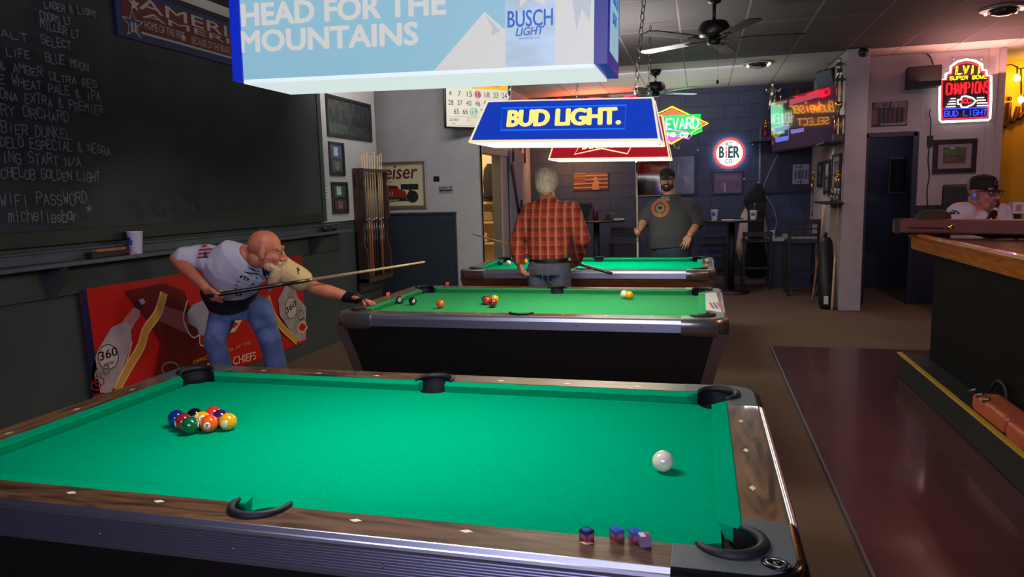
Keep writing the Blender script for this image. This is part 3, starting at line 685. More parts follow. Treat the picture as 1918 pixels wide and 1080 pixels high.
mb = MB().tube([(Wd*.72, dp*.3, .0), (Wd*.72, dp*.3, -.035)], .008, m_whiteP, 8).build('switch', R, True)

# ---------------------------------------------------------------- things on the left wall
XL = -1.72
MXL = basis((0, 1, 0), (0, 0, 1)); MYB = basis((1, 0, 0), (0, 0, 1)); MXR = basis((0, -1, 0), (0, 0, 1))
def pl(axis, v):
    """(pixel -> local 2D on a wall, wall frame) for walls x=v facing +x ('x'), x=v facing -x ('X'), y=v facing -y ('y')"""
    if axis == 'x': return (lambda a, b: (lambda p: Vector((p.y, p.z)))(atx(a, b, v))), Matrix.Translation((v, 0, 0)) @ MXL
    if axis == 'X': return (lambda a, b: (lambda p: Vector((-p.y, p.z)))(atx(a, b, v))), Matrix.Translation((v, 0, 0)) @ MXR
    return (lambda a, b: (lambda p: Vector((p.x, p.z)))(aty(a, b, v))), Matrix.Translation((0, v, 0)) @ MYB
def rect2(mb, a, b, m, M, z0=0., z1=.001): mb.box(((a[0]+b[0])/2, (a[1]+b[1])/2, (z0+z1)/2), (abs(b[0]-a[0]), abs(b[1]-a[1]), z1-z0), m, M)
def frame2(mb, a, b, w, m, M, z0, z1):
    rect2(mb, (a[0], a[1]), (b[0], a[1]+w), m, M, z0, z1); rect2(mb, (a[0], b[1]-w), (b[0], b[1]), m, M, z0, z1)
    rect2(mb, (a[0], a[1]+w), (a[0]+w, b[1]-w), m, M, z0, z1); rect2(mb, (b[0]-w, a[1]+w), (b[0], b[1]-w), m, M, z0, z1)
def line2(mb, t, f, M, p0, p1, hpx, m, wd, lift, jit=0., shear=0., tube=False):
    a = f(*p0); b = f(*p1); d = b-a; h = (f(p0[0], p0[1]-hpx)-a).length; c = math.atan2(d.y, d.x)
    T = M @ Matrix.Translation((a.x, a.y, 0)) @ Matrix.Rotation(c, 4, 'Z')
    for ln in glyphs(t, d.length, h, jit, shear):
        if tube: mb.tube([T @ Vector((x, y, lift)) for x, y in ln], wd, m, 6)
        else: mb.segs(ln, wd, m, T, lift)
m_board = mat('slate chalkboard', (50, 52, 56), .75, noise=(1.6, .4, 6), bump=(80, .05))
m_bframe = mat('dark board rail', (30, 32, 32), .5); m_chalkl = mat('chalk line', (122, 120, 130), .95)
m_chalkf = mat('faded chalk line', (66, 68, 66), .95)
f, M = pl('x', XL+.03)
CB = thing('chalkboard', 'wide dark chalkboard with handwritten beer list on the left wall', 'chalkboard', (XL, 2, 1.37))
MB().box((XL+.015, 1.6, 2.17), (.03, 7.2, 1.60), m_board).build('board', CB)
mb = MB().box((XL+.02, 1.6, 1.325), (.05, 7.2, .09), m_bframe).box((XL+.02, 5.235, 2.15), (.045, .07, 1.74), mat('teal board side rail', (48, 60, 60), .5)).box((XL+.02, 1.6, 2.975), (.05, 7.2, .03), m_bframe)
mb.build('frame', CB, bevel=.004)
mb = MB()
for t, p0, p1, h in (('LAGER & LIGHT', (66, 16), (168, 34), 13), ('COORS LT', (58, 38), (120, 48), 14), ('MILLER LT', (58, 54), (135, 74), 14), ('ALT', (-4, 72), (38, 80), 14), ('SELECT', (60, 84), (120, 94), 14),
                     ('LIFE', (6, 104), (41, 110), 15), ('BLUE MOON', (68, 116), (152, 134), 15), ('& AMBER ULTRA REG', (-6, 132), (168, 166), 16), ('E WHEAT PALE & IPA', (-8, 156), (175, 192), 17),
                     ('ONA EXTRA & PREMIER', (-6, 186), (180, 216), 17), ('RY ORCHARD', (-4, 216), (116, 230), 18), ('BIER DUNKEL', (-4, 248), (120, 262), 19), ('DELO ESPECIAL & NEGRA', (-6, 274), (194, 290), 18),
                     ('ING START N/A', (-2, 304), (138, 312), 18), ('CHELOB GOLDEN LIGHT', (-4, 332), (174, 340), 18), ('WIFI PASSWORD', (-6, 384), (150, 382), 24), ('michellesbar', (10, 416), (132, 413), 22), ('*', (146, 400), (160, 399), 20)):
    line2(mb, t, f, M, (p0[0]-(12 if p0[0] < 12 else 0), p0[1]), (p1[0]-4, p1[1]), h, m_chalkl, .0065, .07, .16)
for t, p0, p1, h in (('WHERE', (238, 118), (300, 128), 12), ('DRAUGHT', (250, 200), (318, 208), 14), ('SPECIALS', (255, 225), (330, 232), 13), ('LIVE MUSIC', (280, 362), (372, 358), 12), ('NO TAB', (250, 392), (300, 390), 12), ('NEVER TRUST THEM MONDAYS', (318, 398), (465, 388), 13)):
    line2(mb, t, f, M, p0, p1, h, m_chalkf, .007, .07, .16)
mb.build('lettering', CB)
# patriotic sign above the board
m_sred = mat('sign dark red', (96, 26, 30), .6); m_sblue = mat('sign dusty blue', (38, 46, 96), .6); m_scream = mat('sign cream', (170, 160, 150), .6)
f, M = pl('x', XL+.06); a = f(222, 66); b = f(470, 130); b = Vector((a.x+1.75, a.y+.325))
SG = thing('patriotic_sign', 'red and blue wooden sign with white stars above the chalkboard', 'sign', (XL, (a.x+b.x)/2, a.y))
mb = MB(); rect2(mb, a, b, m_sblue, M, -.02, 0); rect2(mb, (a.x+.05, a.y+.05), (b.x-.05, b.y-.035), m_sred, M, 0, .003); mb.build('board', SG, bevel=.003)
def star(mb, c, r, m, M, lift): mb.poly([M @ Vector((c[0]+(r if k % 2 == 0 else r*.4)*math.sin(k*PI/5), c[1]+(r if k % 2 == 0 else r*.4)*math.cos(k*PI/5), lift)) for k in range(10)], m)
mb = MB(); k = lambda px, py: f(px, py)
star(mb, k(250, 8), .055, m_scream, M, .005); star(mb, k(248, 45), .105, m_scream, M, .005); star(mb, k(248, 45), .085, m_sblue, M, .006); star(mb, k(343, 71), .035, m_scream, M, .005)
for dx in (-.02, .012): c = k(248, 47); rect2(mb, (c.x+dx, c.y-.05), (c.x+dx+.018, c.y+.02), m_scream, M, .006, .0065)
Hs = b.y-a.y; TR_ = lambda px, fr: M @ Matrix.Translation((k(px, 50).x, a.y+Hs*fr, 0)); W1 = (b.x-.08)-k(262, 26).x
mb.text('AMERICA', TR_(262, .66), W1, Hs*.25, m_scream, .015, lift=.004); mb.text('AMERICA', TR_(266, .50), W1, Hs*.13, m_scream, .01, lift=.004)
mb.text('HOME OF THE FREE', TR_(270, .28), .40, Hs*.17, m_scream, .0, lift=.0045); mb.text('BECAUSE OF THE BRAVE', TR_(356, .25), .46, Hs*.17, m_scream, .0, lift=.0045)
rect2(mb, (k(264, 60).x, a.y+Hs*.15), (b.x-.06, a.y+Hs*.20), m_scream, M, .003, .005)
mb.build('lettering', SG)
struct('trim_8', MB().box((XL+.004, 1.6, 3.035), (.012, 7.2, .086), m_white))
# ledge under the board with its apron and brackets
LG = thing('wall_ledge', 'long dark chalk ledge with brackets running under the chalkboard', 'ledge', (XL, 2, 1.0))
m_ledge = mat('slate grey ledge paint', (74, 82, 90), .5, noise=(4, .15))
mb = MB().box((XL+.085, 1.75, 1.172), (.17, 7.6, .018), m_ledge).box((XL+.178, 1.75, 1.172), (.02, 7.6, .026), m_ledge).box((XL+.012, 1.75, 1.21), (.024, 7.6, .06), m_ledge).box((XL+.02, 1.75, 1.245), (.04, 7.6, .014), m_ledge)
mb.build('shelf', LG, bevel=.004)
MB().box((XL+.012, 1.75, 1.065), (.024, 7.6, .19), m_teal).build('apron', LG, bevel=.003)
for y in (-.6, 1.95, 4.95):
    M3 = Matrix.Translation((XL+.02, y, 0)) @ basis((1, 0, 0), (0, 0, 1))
    MB().prism([(0, .98), (.03, .97), (.15, 1.163), (0, 1.163)], -.02, .02, m_teal, M3).build('bracket', LG, bevel=.003)
# cup, erasers on the ledge
m_cup = mat('frosted cup plastic', (196, 196, 214), .35, noise=(30, .08)); m_cupb = mat('cup blue print', (40, 50, 170), .4)
def cup(label, loc, h=.135, r=.045, group=None, beer=False, mcol=None, printm=None):
    T = thing('plastic_cup', label, 'cup', loc, (0, 0, 0), group)
    MB().lathe([(r*.72, 0), (r*.74, .004), (r, h-.006), (r*1.05, h), (r*.98, h), (r*.7, .01), (0, .01)], mcol or m_cup, 24).build('cup_wall', T, True)
    mb = MB(); a0 = -PI/2-.5; n = 8
    for zz in ((.42, .5, .9), (.52, .62, 1.), (.64, .74, .7)):
        ring = [[((r*.74+(r*.26)*z+.001)*math.cos(a0-.35*zz[2]+zz[2]*1.2*i/n), (r*.74+(r*.26)*z+.001)*math.sin(a0-.35*zz[2]+zz[2]*1.2*i/n), z*h) for i in range(n+1)] for z in zz[:2]]
        mb.loft(ring, printm or m_cupb, True, False, False)
    mb.build('print', T, True); return T
p = atx(255, 468, XL+.10); cup('frosted plastic cup with blue print on the chalk ledge', (XL+.10, p.y, 1.181), .15, .05)
p = atx(200, 466, XL+.09)
E1_ = thing('chalk_eraser', 'wood-backed chalk eraser lying on the ledge left of the cup', 'eraser', (XL+.09, p.y, 1.181))
MB().box((XL+.09, p.y, 1.20), (.06, .30, .036), m_black).build('felt_pad', E1_, bevel=.004); MB().box((XL+.09, p.y+.02, 1.227), (.045, .24, .018), wood('eraser wood', (150, 90, 50), (180, 120, 70), .5, 'Y')).build('back', E1_, bevel=.004)
p = atx(247, 472, XL+.15); solo('chalk_piece', MB().box((XL+.15, p.y, 1.181+.012), (.02, .022, .024), mat('pale pink chalk', (190, 130, 150), .9)), 'small pink chalk block on the ledge in front of the cup', 'chalk', bevel=.003)
p = atx(617, 424, XL+.08)
mb = MB()
for dy in (-.09, .09): mb.ball((XL+.08, p.y+dy, 1.181+.03), (.03, .06, .03), m_black, 12)
mb.box((XL+.08, p.y, 1.181+.028), (.03, .16, .03), m_black); solo('brush', mb, 'black double-ended brush lying on the far end of the chalk ledge', 'brush')
# framed pictures and note on the white strip
m_frk = mat('black picture frame', (22, 22, 26), .35); m_photo = mat('grey skyline print', (52, 54, 60), .25, noise=(14, .5, 6)); m_photo2 = mat('dark photo print', (40, 42, 52), .25, noise=(30, .6, 6))
def picture(name, label, axis, v, pbl, ptr, fw, mf, art, depth=.025, cat='picture'):
    f, M = pl(axis, v); a = f(*pbl); b = f(*ptr); wpos = M @ Vector(((a.x+b.x)/2, a.y, 0))
    T = thing(name, label, cat, tuple(wpos))
    mb = MB(); frame2(mb, a, b, fw, mf, M, 0, depth); mb.build('frame', T, bevel=.003)
    mb = MB(); art(mb, Vector((a.x+fw, a.y+fw)), Vector((b.x-fw, b.y-fw)), M, depth*.5); mb.build('print', T); return T
def q(mb, a, b, u0, v0, u1, v1, m, M, z): rect2(mb, (a.x+(b.x-a.x)*u0, a.y+(b.y-a.y)*v0), (a.x+(b.x-a.x)*u1, a.y+(b.y-a.y)*v1), m, M, z, z+.0008)
def art_sky(mb, a, b, M, z):
    q(mb, a, b, 0, 0, 1, 1, m_photo, M, z-.001)
    for i in range(16):
        h = random.uniform(.35, .8); q(mb, a, b, .05+i*.056, .3, .05+i*.056+.045, h, mat('skyline dark', (34, 36, 40), .3), M, z)
picture('picture_frame', 'black framed city skyline photo, largest frame on the narrow white wall strip', 'x', XL+.002, (611, 254), (691, 196), .035, m_frk, art_sky)
def art_tall(c1, c2):
    def g(mb, a, b, M, z):
        q(mb, a, b, 0, 0, 1, 1, m_photo2, M, z-.001)
        for u0, v0, u1, v1, c in ((.12, .52, .9, .95, c1), (.3, .6, .6, .9, (190, 190, 200)), (.12, .06, .9, .44, c2), (.35, .12, .65, .38, (120, 110, 112))): q(mb, a, b, u0, v0, u1, v1, mat('print %d%d%d' % tuple(c), c, .3, noise=(40, .5)), M, z); z += .0009
    return g
picture('picture_frame', 'narrow black frame with two stacked prints, just under the skyline photo', 'x', XL+.002, (616, 328), (641, 268), .025, m_frk, art_tall((60, 74, 120), (70, 72, 78)))
picture('picture_frame', 'narrow dark red frame with green player photo, beside the cue rack', 'x', XL+.002, (621, 401), (648, 341), .02, mat('dark red frame', (60, 24, 28), .4), art_tall((48, 90, 70), (96, 50, 48)))
f, M = pl('x', XL+.0135); a, b = f(600, 372), f(616, 348); mb = MB(); rect2(mb, a, b, m_paper, M, 0, .001)
for i in range(4): rect2(mb, (a.x+.03, a.y+.03+i*.03), (b.x-.03, a.y+.036+i*.03), mat('pencil grey', (130, 126, 130), .8), M, .001, .0014)
solo('paper_note', mb, 'small handwritten paper note pinned beside the board end', 'note')
# cue rack with cues
m_rackw = wood('dark rack wood', (44, 28, 22), (78, 52, 42), .4, 'Z', 2.5, .2)
RX = XL+.02
RK = thing('cue_rack', 'tall dark wooden wall rack holding pool cues at the end of the left wall', 'cue rack', (RX, 6.2, .55))
y0, y1, zt, zb = 5.93, 6.58, 1.84, .56
MY = Matrix.Translation((RX, 0, 0)) @ basis((0, 1, 0), (0, 0, 1))
MB().box((RX+.01, (y0+y1)/2, (.80+zb)/2+.1), (.02, y1-y0, .80-zb+.45), m_rackw).build('back_board', RK, bevel=.004)
def side(y): 
    return [(0, zb), (.13, zb), (.14, zb+.06), (.13, zb+.36), (.10, zb+.42), (.10, zb+.66), (.135, zb+.72), (.135, 1.62), (.11, 1.68), (.135, 1.74), (.135, zt), (0, zt)]
for y in (y0, y1-.03):
    MB().prism(side(y), -.0, .03, m_rackw, Matrix.Translation((RX, y+.03, 0)) @ basis((1, 0, 0), (0, 0, 1))).build('side_panel', RK, bevel=.003)
MB().box((RX+.07, (y0+y1)/2, zb+.02), (.14, y1-y0, .05), m_rackw).build('base', RK, bevel=.004)
MB().box((RX+.122, (y0+y1)/2, zt-.02), (.026, y1-y0-.062, .035), m_rackw).box((RX+.03, (y0+y1)/2, zt-.02), (.03, y1-y0-.062, .035), m_rackw).build('top_rail', RK, bevel=.004)
MB().box((RX+.02, (y0+y1)/2, 1.70), (.02, y1-y0, .16), m_rackw).build('back_rail', RK, bevel=.004)
m_cuew = wood('maple cue shaft', (186, 152, 108), (214, 184, 140), .3, 'Z', 3, .4); m_cueb = mat('cue butt dark', (34, 20, 18), .3, coat=.5); m_cuer = wood('cue butt brown', (120, 68, 34), (150, 92, 50), .3, 'Z', 3, .4)
m_tip = mat('cue tip blue', (46, 54, 70), .8); m_ferr = mat('cue ferrule', (230, 226, 215), .4)
def cue(label, p0, p1, butt, group=None, L=None, name='pool_cue'):
    """p0 butt end, p1 tip"""
    p0 = Vector(p0); p1 = Vector(p1); d = (p1-p0); T = thing(name, label, 'cue', tuple(p0), (0, 0, 0), group)
    P = lambda t: p0+d*t
    MB().tube([P(0), P(.005), P(.06), P(.28), P(.46)], [.0125, .0148, .0148, .0135, .0115], butt, 12).build('butt', T)
    MB().tube([P(.455), P(.47)], [.0118, .0116], m_chrome, 12).build('joint', T)
    MB().tube([P(.47), P(.75), P(.985)], [.0112, .0088, .0066], m_cuew, 10).build('shaft', T)
    MB().tube([P(.985), P(.995)], [.0067, .0066], m_ferr, 10).tube([P(.995), P(1)], [.0066, .0058], m_tip, 10).build('tip', T)
    return T
order = ['first', 'second', 'third', 'fourth', 'fifth', 'sixth', 'seventh', 'eighth', 'ninth']
ys = [6.0, 6.065, 6.13, 6.195, 6.26, 6.325, 6.41, 6.46, 6.51]
cols = [m_cueb, m_cueb, m_cuer, m_cuer, m_cueb, m_cueb, m_cueb, m_cuer, m_cueb]
for i, y in enumerate(ys):
    cue('maple cue standing in the wall rack, %s from its left side' % order[i], (RX+.065, y, zb+.046), (RX+.088, y-.004*(i-4)*0, 2.00+.02*((i*37) % 3)), cols[i], 'cues in the wall rack')
# red vinyl banner under the ledge
m_bred = mat('banner red vinyl', (190, 30, 24), .35, noise=(3, .12), bump=(6, .12)); m_bdk = mat('banner dark red', (104, 14, 16), .35, bump=(6, .12)); m_bgold = mat('banner gold', (214, 150, 50), .4); m_bcream = mat('banner cream', (222, 190, 150), .4)
m_bottle = mat('banner bottle grey', (168, 150, 150), .4, noise=(8, .2)); m_bline = mat('banner dark line', (56, 26, 26), .4); m_bnavy = mat('banner navy edge', (22, 26, 70), .4); m_bgl = mat('banner grey artwork', (150, 148, 156), .4)
f, M = pl('x', XL+.034)
BN = thing('vinyl_banner', 'red vinyl banner with vodka bottles hanging on the left wall under the ledge', 'banner', (XL, 3.6, .2))
def bp(x, y): return f(x, y)
TL, BL_, TR, BRp = bp(148, 543), bp(174, 800), bp(566, 476), bp(574, 640); BL_ = Vector((TL.x+.03, BRp.y))
nx, ny = 40, 14; rows = []
for j in range(ny+1):
    rr = []
    for i in range(nx+1):
        u, v = i/nx, j/ny; t = TL.lerp(TR, u); b = BL_.lerp(BRp, u); c = b.lerp(t, v)
        t.y += .02*math.sin(PI*u)*0; rr.append(M @ Vector((c.x, c.y, .006*math.sin(u*21)*math.sin(v*5+1)-.004)))
    rows.append(rr)
mb = MB().loft(rows, m_bred, True, False, False); mb.build('vinyl', BN)
mb = MB()
def bpoly(pts, m, lift): mb.poly([M @ Vector((*bp(*p), lift)) for p in pts], m)
def bstroke(pts, wpx, m, lift, closed=False):
    P = bez([Vector((*bp(*p), 0)) for p in pts], 6); w0 = (bp(300, 600)-bp(300, 601)).length*wpx; mb.stroke([(p.x, p.y) for p in P], w0, m, M, lift, closed)
bpoly([(148, 543), (160, 541), (186, 735), (172, 740)], m_bnavy, .006)
bpoly([(232, 545), (306, 530), (345, 545), (395, 690), (290, 705), (300, 640), (268, 590)], m_bdk, .0045)
bpoly([(300, 570), (352, 588), (352, 625), (296, 600)], mat('banner rose streak', (150, 70, 72), .4), .0052)
# left bottle
bpoly([(172, 735), (170, 690), (182, 655), (207, 613), (228, 603), (236, 590), (252, 580), (262, 590), (252, 604), (244, 618), (246, 640), (232, 680), (214, 720), (206, 735)], m_bottle, .006)
bpoly([(228, 600), (250, 574), (262, 582), (246, 610)], mat('banner bottle neck', (180, 120, 116), .4), .0065)
bpoly([(248, 574), (256, 562), (268, 568), (262, 582)], m_bline, .007); bpoly([(258, 562), (266, 558), (271, 566), (264, 571)], m_bgl, .0075)
bstroke([(246, 640), (234, 682), (214, 724)], 2.5, m_bcream, .007)
def ring2(cx, cy, rx, ry, wpx, m, lift):
    P = [bp(cx+rx*math.cos(t), cy+ry*math.sin(t)) for t in [2*PI*k/28 for k in range(28)]]; mb.stroke([(p.x, p.y) for p in P], (bp(300, 600)-bp(300, 601)).length*wpx, m, M, lift, True)
def btext(t, p0, p1, hpx, m, bold=.02, lift=.008, shear=0):
    a = bp(*p0); b = bp(*p1); d = b-a; h = (bp(p0[0], p0[1]-hpx)-a).length
    mb.text(t, M @ Matrix.Translation((a.x, a.y, 0)) @ Matrix.Rotation(math.atan2(d.y, d.x), 4, 'Z'), d.length, h, m, bold, shear, 1, lift)
bpoly([(201+18*math.cos(t), 668+22*math.sin(t)) for t in [2*PI*k/24 for k in range(24)]], mat('banner pale label', (196, 180, 176), .4), .0068)
ring2(201, 668, 19, 23, 1.6, m_bline, .0075); btext('360', (185, 676), (219, 664), 17, m_bline, .03); btext('VODKA', (192, 686), (212, 680), 6, m_bline, .01)
btext('60', (176, 712), (206, 698), 20, mat('banner bottle shadow text', (130, 108, 110), .4), .03, .0072)
for c in ((178, 722), (184, 714)): ring2(c[0], c[1], 9, 8, 2, m_bred, .0074)
# gold ribbons
for pts in (([(306, 548), (300, 570), (292, 590), (272, 618), (262, 650), (238, 690), (216, 730)]),):
    for wd, m, l in ((20, m_bcream, .0055), (14, m_bgold, .0062)): bstroke(pts, wd, m, l)
for pts in (([(500, 555), (512, 590), (530, 615), (548, 632), (556, 640)]),):
    for wd, m, l in ((18, m_bcream, .0055), (12, m_bgold, .0062)): bstroke(pts, wd, m, l)
# silver arrow-like artwork at centre
bpoly([(350, 585), (360, 570), (385, 560), (392, 600), (385, 628), (372, 628), (368, 615), (352, 605)], m_bgl, .0062)
bstroke([(350, 562), (342, 595), (352, 622), (362, 632), (372, 628), (374, 645), (388, 648)], 3, m_bcream, .0066); bstroke([(353, 570), (347, 595), (356, 618)], 2.2, m_bnavy, .007)
bpoly([(420, 580), (452, 600), (440, 620), (425, 625)], m_bcream, .006); bpoly([(424, 596), (446, 606), (436, 614), (428, 612)], m_bred, .0066)
# right bottle
bpoly([(528, 545), (520, 560), (523, 590), (540, 615), (560, 640), (572, 635), (572, 575), (556, 555), (548, 528), (536, 530)], m_bottle, .006)
bpoly([(544+10*math.cos(t), 576+19*math.sin(t)) for t in [2*PI*k/24 for k in range(24)]], mat('banner pale label', (196, 180, 176), .4), .0068)
ring2(544, 576, 11, 20, 1.5, m_bline, .0075); btext('360', (535, 588), (554, 572), 12, m_bline, .03)
for c in ((562, 590), (566, 605)): ring2(c[0], c[1], 6, 9, 2, m_bline, .0074)
for k, (c, m) in enumerate((((565, 612), m_bcream), ((565, 612), m_bred))):
    s = 10-3*k; bpoly([(c[0]-s, c[1]+s*.3), (c[0]-s*.4, c[1]-s), (c[0]+s*.6, c[1]-s*.9), (c[0]+s, c[1]+s*.2), (c[0]+s*.2, c[1]+s*1.1), (c[0]-s*.6, c[1]+s)], m, .0076+.0006*k)
btext('OFFICIAL VODKA OF THE', (360, 682), (468, 644), 7, m_bgold, .02, .008); btext('KANSAS CITY CHIEFS', (330, 712), (478, 672), 17, mat('banner pale lettering', (236, 190, 160), .4), .02, .008)
ring2(318, 690, 16, 12, 2, m_bgl, .0066)
mb.build('artwork', BN)
# ---------------------------------------------------------------- front white wall: race car poster, switch, arrow sign
f, M = pl('y', 7.598)
a = f(640, 393); b = f(797, 301); gold = mat('gilt frame', (200, 186, 160), .25, .8); m_cr = mat('cream poster', (214, 204, 160), .5); m_pr = mat('poster dark red', (92, 24, 22), .5); m_ptire = mat('poster tyre black', (34, 32, 34), .5); m_pcar = mat('poster car red', (150, 36, 36), .5)
PS = thing('race_poster', 'gilt framed cream poster with a red race car on the white wall', 'poster', tuple(M @ Vector(((a.x+b.x)/2, a.y, 0))))
mb = MB(); frame2(mb, a, b, .035, gold, M, 0, .03); frame2(mb, a+Vector((.035, .035)), b-Vector((.035, .035)), .012, mat('cream mount', (190, 176, 140), .5), M, 0, .02); mb.build('frame', PS, bevel=.004)
mb = MB(); rect2(mb, a+Vector((.03, .03)), b-Vector((.03, .03)), m_cr, M, .002, .006)
def ppoly(pts, m, lift): mb.poly([M @ Vector((*f(*p), lift)) for p in pts], m)
c0, c1 = f(652, 338), f(783, 334); mb.text('Budweiser', M @ Matrix.Translation((c0.x, c0.y, 0)), (c1-c0).length, (f(700, 310)-f(700, 336)).length, m_pr, .018, .18, 1, .008)
c0 = f(720, 343); mb.text('RACING', M @ Matrix.Translation((c0.x, c0.y, 0)), .11, .026, mat('poster tan', (150, 130, 90), .5), 0, 0, 1, .008)
ppoly([(690, 378), (690, 362), (705, 352), (720, 350), (732, 352), (745, 353), (760, 358), (764, 372), (745, 376), (720, 378)], m_pcar, .007)
ppoly([(712, 352), (722, 347), (744, 348), (748, 353)], m_pr, .0078); ppoly([(715, 379), (718, 370), (758, 370), (766, 376)], m_ptire, .0074)
ppoly([(751, 345), (784, 344), (784, 355), (751, 355)], m_ptire, .0076); ppoly([(766, 354), (772, 354), (771, 362), (766, 362)], m_pr, .0074)
ppoly([(773+11*math.cos(t), 368+11.5*math.sin(t)) for t in [2*PI*k/24 for k in range(24)]], m_ptire, .008)
c0 = f(727, 377); mb.text('Budweiser', M @ Matrix.Translation((c0.x, c0.y, 0)), .17, .034, m_cr, .01, .2, 1, .009)
c0 = f(731, 366); mb.text('11', M @ Matrix.Translation((c0.x, c0.y, 0)), .04, .05, m_cr, .02, 0, 1, .009)
mb.build('print', PS)
mb = MB(); a, b = f(813, 339), f(823, 330); rect2(mb, a, b, m_blackgl, M, 0, .02); c = (a+b)/2; rect2(mb, (c.x-.018, c.y-.006), (c.x+.018, c.y+.006), m_steel, M, .02, .024)
solo('light_switch', mb, 'small black switch box on the white wall right of the race poster', 'switch', bevel=.003)
mb = MB(); a, b = f(822, 362), f(848, 348); rect2(mb, a, b, mat('aged sign plate', (150, 146, 150), .5), M, 0, .006); m_dk = mat('sign black', (28, 28, 30), .5)
rect2(mb, (a.x+.03, a.y+.028), (b.x-.008, a.y+.044), m_dk, M, .006, .007); mb.poly([M @ Vector((a.x+x, a.y+y, .007)) for x, y in ((.006, .036), (.036, .018), (.036, .054))], m_dk)
mb.text('Ladies', M @ Matrix.Translation((a.x+.008, a.y+.062, 0)), .11, .026, m_dk, .01, .15, 1, .0065); rect2(mb, (b.x-.03, a.y+.062), (b.x-.018, a.y+.09), m_dk, M, .006, .007)
solo('direction_sign', mb, 'small grey arrow sign pointing left on the white wall', 'sign')
# lottery display at the wall corner
P0, P1 = aty(833, 240, 7.22), aty(955, 245, 7.72); P1.z = P0.z
d = (P1-P0); Ww = d.length; Hh = .62; M = basis(d, (0, 0, 1), P0); M = M @ Matrix.Rotation(-.02, 4, 'Z')
LT = thing('number_display', 'lit lottery number display with yellow header mounted high at the wall corner', 'display', tuple(P0))
mb = MB(); frame2(mb, Vector((0, 0)), Vector((Ww, Hh)), .022, m_blackgl, M, -.05, .012); rect2(mb, (.01, .01), (Ww-.01, Hh-.01), m_black, M, -.05, -.006); mb.build('bezel', LT, bevel=.004)
m_scr = mat('display screen pale', (200, 196, 180), .3, emit=(206, 202, 186), es=.75); m_sy = mat('display yellow', (226, 170, 30), .3, emit=(226, 172, 40), es=.8); m_sd = mat('display digits', (40, 42, 44), .4, emit=(48, 50, 52), es=.5); m_sr = mat('display red', (200, 110, 120), .4, emit=(212, 120, 130), es=.75); m_sg = mat('display green', (40, 140, 90), .4, emit=(40, 150, 90), es=.7)
mb = MB(); rect2(mb, (.02, .02), (Ww-.02, Hh-.02), m_scr, M, -.006, 0); rect2(mb, (Ww*.42, Hh*.80), (Ww-.022, Hh-.022), m_sy, M, 0, .001); rect2(mb, (.03, Hh*.85), (.10, Hh-.022), m_sy, M, 0, .001)
mb.build('screen', LT)
mb = MB()
def dg(t, u, v, w, h, m, lift=.002): mb.text(t, M @ Matrix.Translation((u*Ww, v*Hh, 0)), w, h, m, .0, 0, 1, lift)
dg('$181 Million', .56, .845, .25, .05, m_sd)
for row, v, u0 in ((('4', '7', '15', '16', '18', '23', '24'), .64, .07), (('28', '37', '40', '46', '52', '55', '58'), .46, .06), (('65', '66', '69', '71', '75'), .29, .14)):
    for i, t in enumerate(row):
        if t in ('16', '69'):
            rr = [M @ Vector(((u0+i*.135+.03)*Ww+.045*math.cos(a), (v+.05)*Hh+.05*math.sin(a), .0015)) for a in [2*PI*k/20 for k in range(20)]]
            if t == '16': mb.poly(rr, m_sr)
            else: mb.tube(rr, .004, m_sg, 4, True)
        dg(t, u0+i*.135, v, .03*len(t)+.006, .065, m_sg if t == '69' else m_sd)
dg('2257804', .07, .15, .12, .03, m_sd); dg('GAME', .10, .09, .05, .015, m_sd); dg('2X', .33, .15, .05, .045, m_sr)
for v in (.235, .06): rect2(mb, (.03, v*Hh), (Ww-.03, v*Hh+.003), m_bgl, M, .0005, .001)
mb.build('digits', LT)
MB().bar((-.7, 7.64, 2.65), tuple(M @ Vector((Ww*.6, Hh*.5, -.05))), .05, .05, m_black).build('bracket', LT)
# ---------------------------------------------------------------- nook: barn door, rail and storeroom bits
m_bdoor = mat('slate grey door', (140, 142, 160), .5, noise=(4, .12)); m_bx = mat('charcoal brace', (40, 40, 44), .5)
dy0 = atx(957, 380, -.70).y; dy1 = dy0+.98
dX = -.665
BD = thing("barn_door", 'grey sliding barn door with dark cross braces hanging beside the storeroom', 'door', (-.70, dy0, .05))
MB().box((-.705, (dy0+dy1)/2, 1.10), (.04, dy1-dy0, 2.10), m_bdoor).build('panel', BD, bevel=.004)
mb = MB()
for (ya, za, yb, zb_) in ((dy0+.02, 1.95, dy0+.42, 1.15), (dy0+.02, .5, dy0+.45, 1.3)): mb.bar((-.68, ya, za), (-.68, yb, zb_), .12, .014, m_bx, (1, 0, 0))
mb.build('brace', BD); mb = MB()
for y in (dy0+.12, dy1-.12): mb.box((-.672, y, 2.16), (.014, .05, .34), m_black).lathe([(.05, -.012), (.05, .012)], m_black, 16, Matrix.Translation((-.68, y, 2.32)) @ Matrix.Rotation(PI/2, 4, 'Y'))
mb.build('roller', BD, bevel=.003); MB().box((-.67, dy0+.55, 1.35), (.03, .03, .14), m_black).build('handle', BD, bevel=.004)
mb = MB().box((-.69, (YD0+dy1)/2+.1, 2.27), (.02, dy1-YD0-.15, .05), m_black); solo('door_rail', mb, 'black steel rail above the sliding barn door', 'rail', bevel=.003)
SHF = thing('storage_shelf', 'cream storeroom shelving with dark tubs seen through the lit doorway', 'shelf', (-1.3, 9.5, 0))
mb = MB()
for z in (.35, .75, 1.08, 1.38): mb.box((-1.35, 9.52, z), (.9, .34, .03), m_cream)
for x in (-1.79, -.91): mb.box((x, 9.52, .9), (.03, .34, 1.8), m_cream)
mb.build('frame', SHF, bevel=.003); mb = MB()
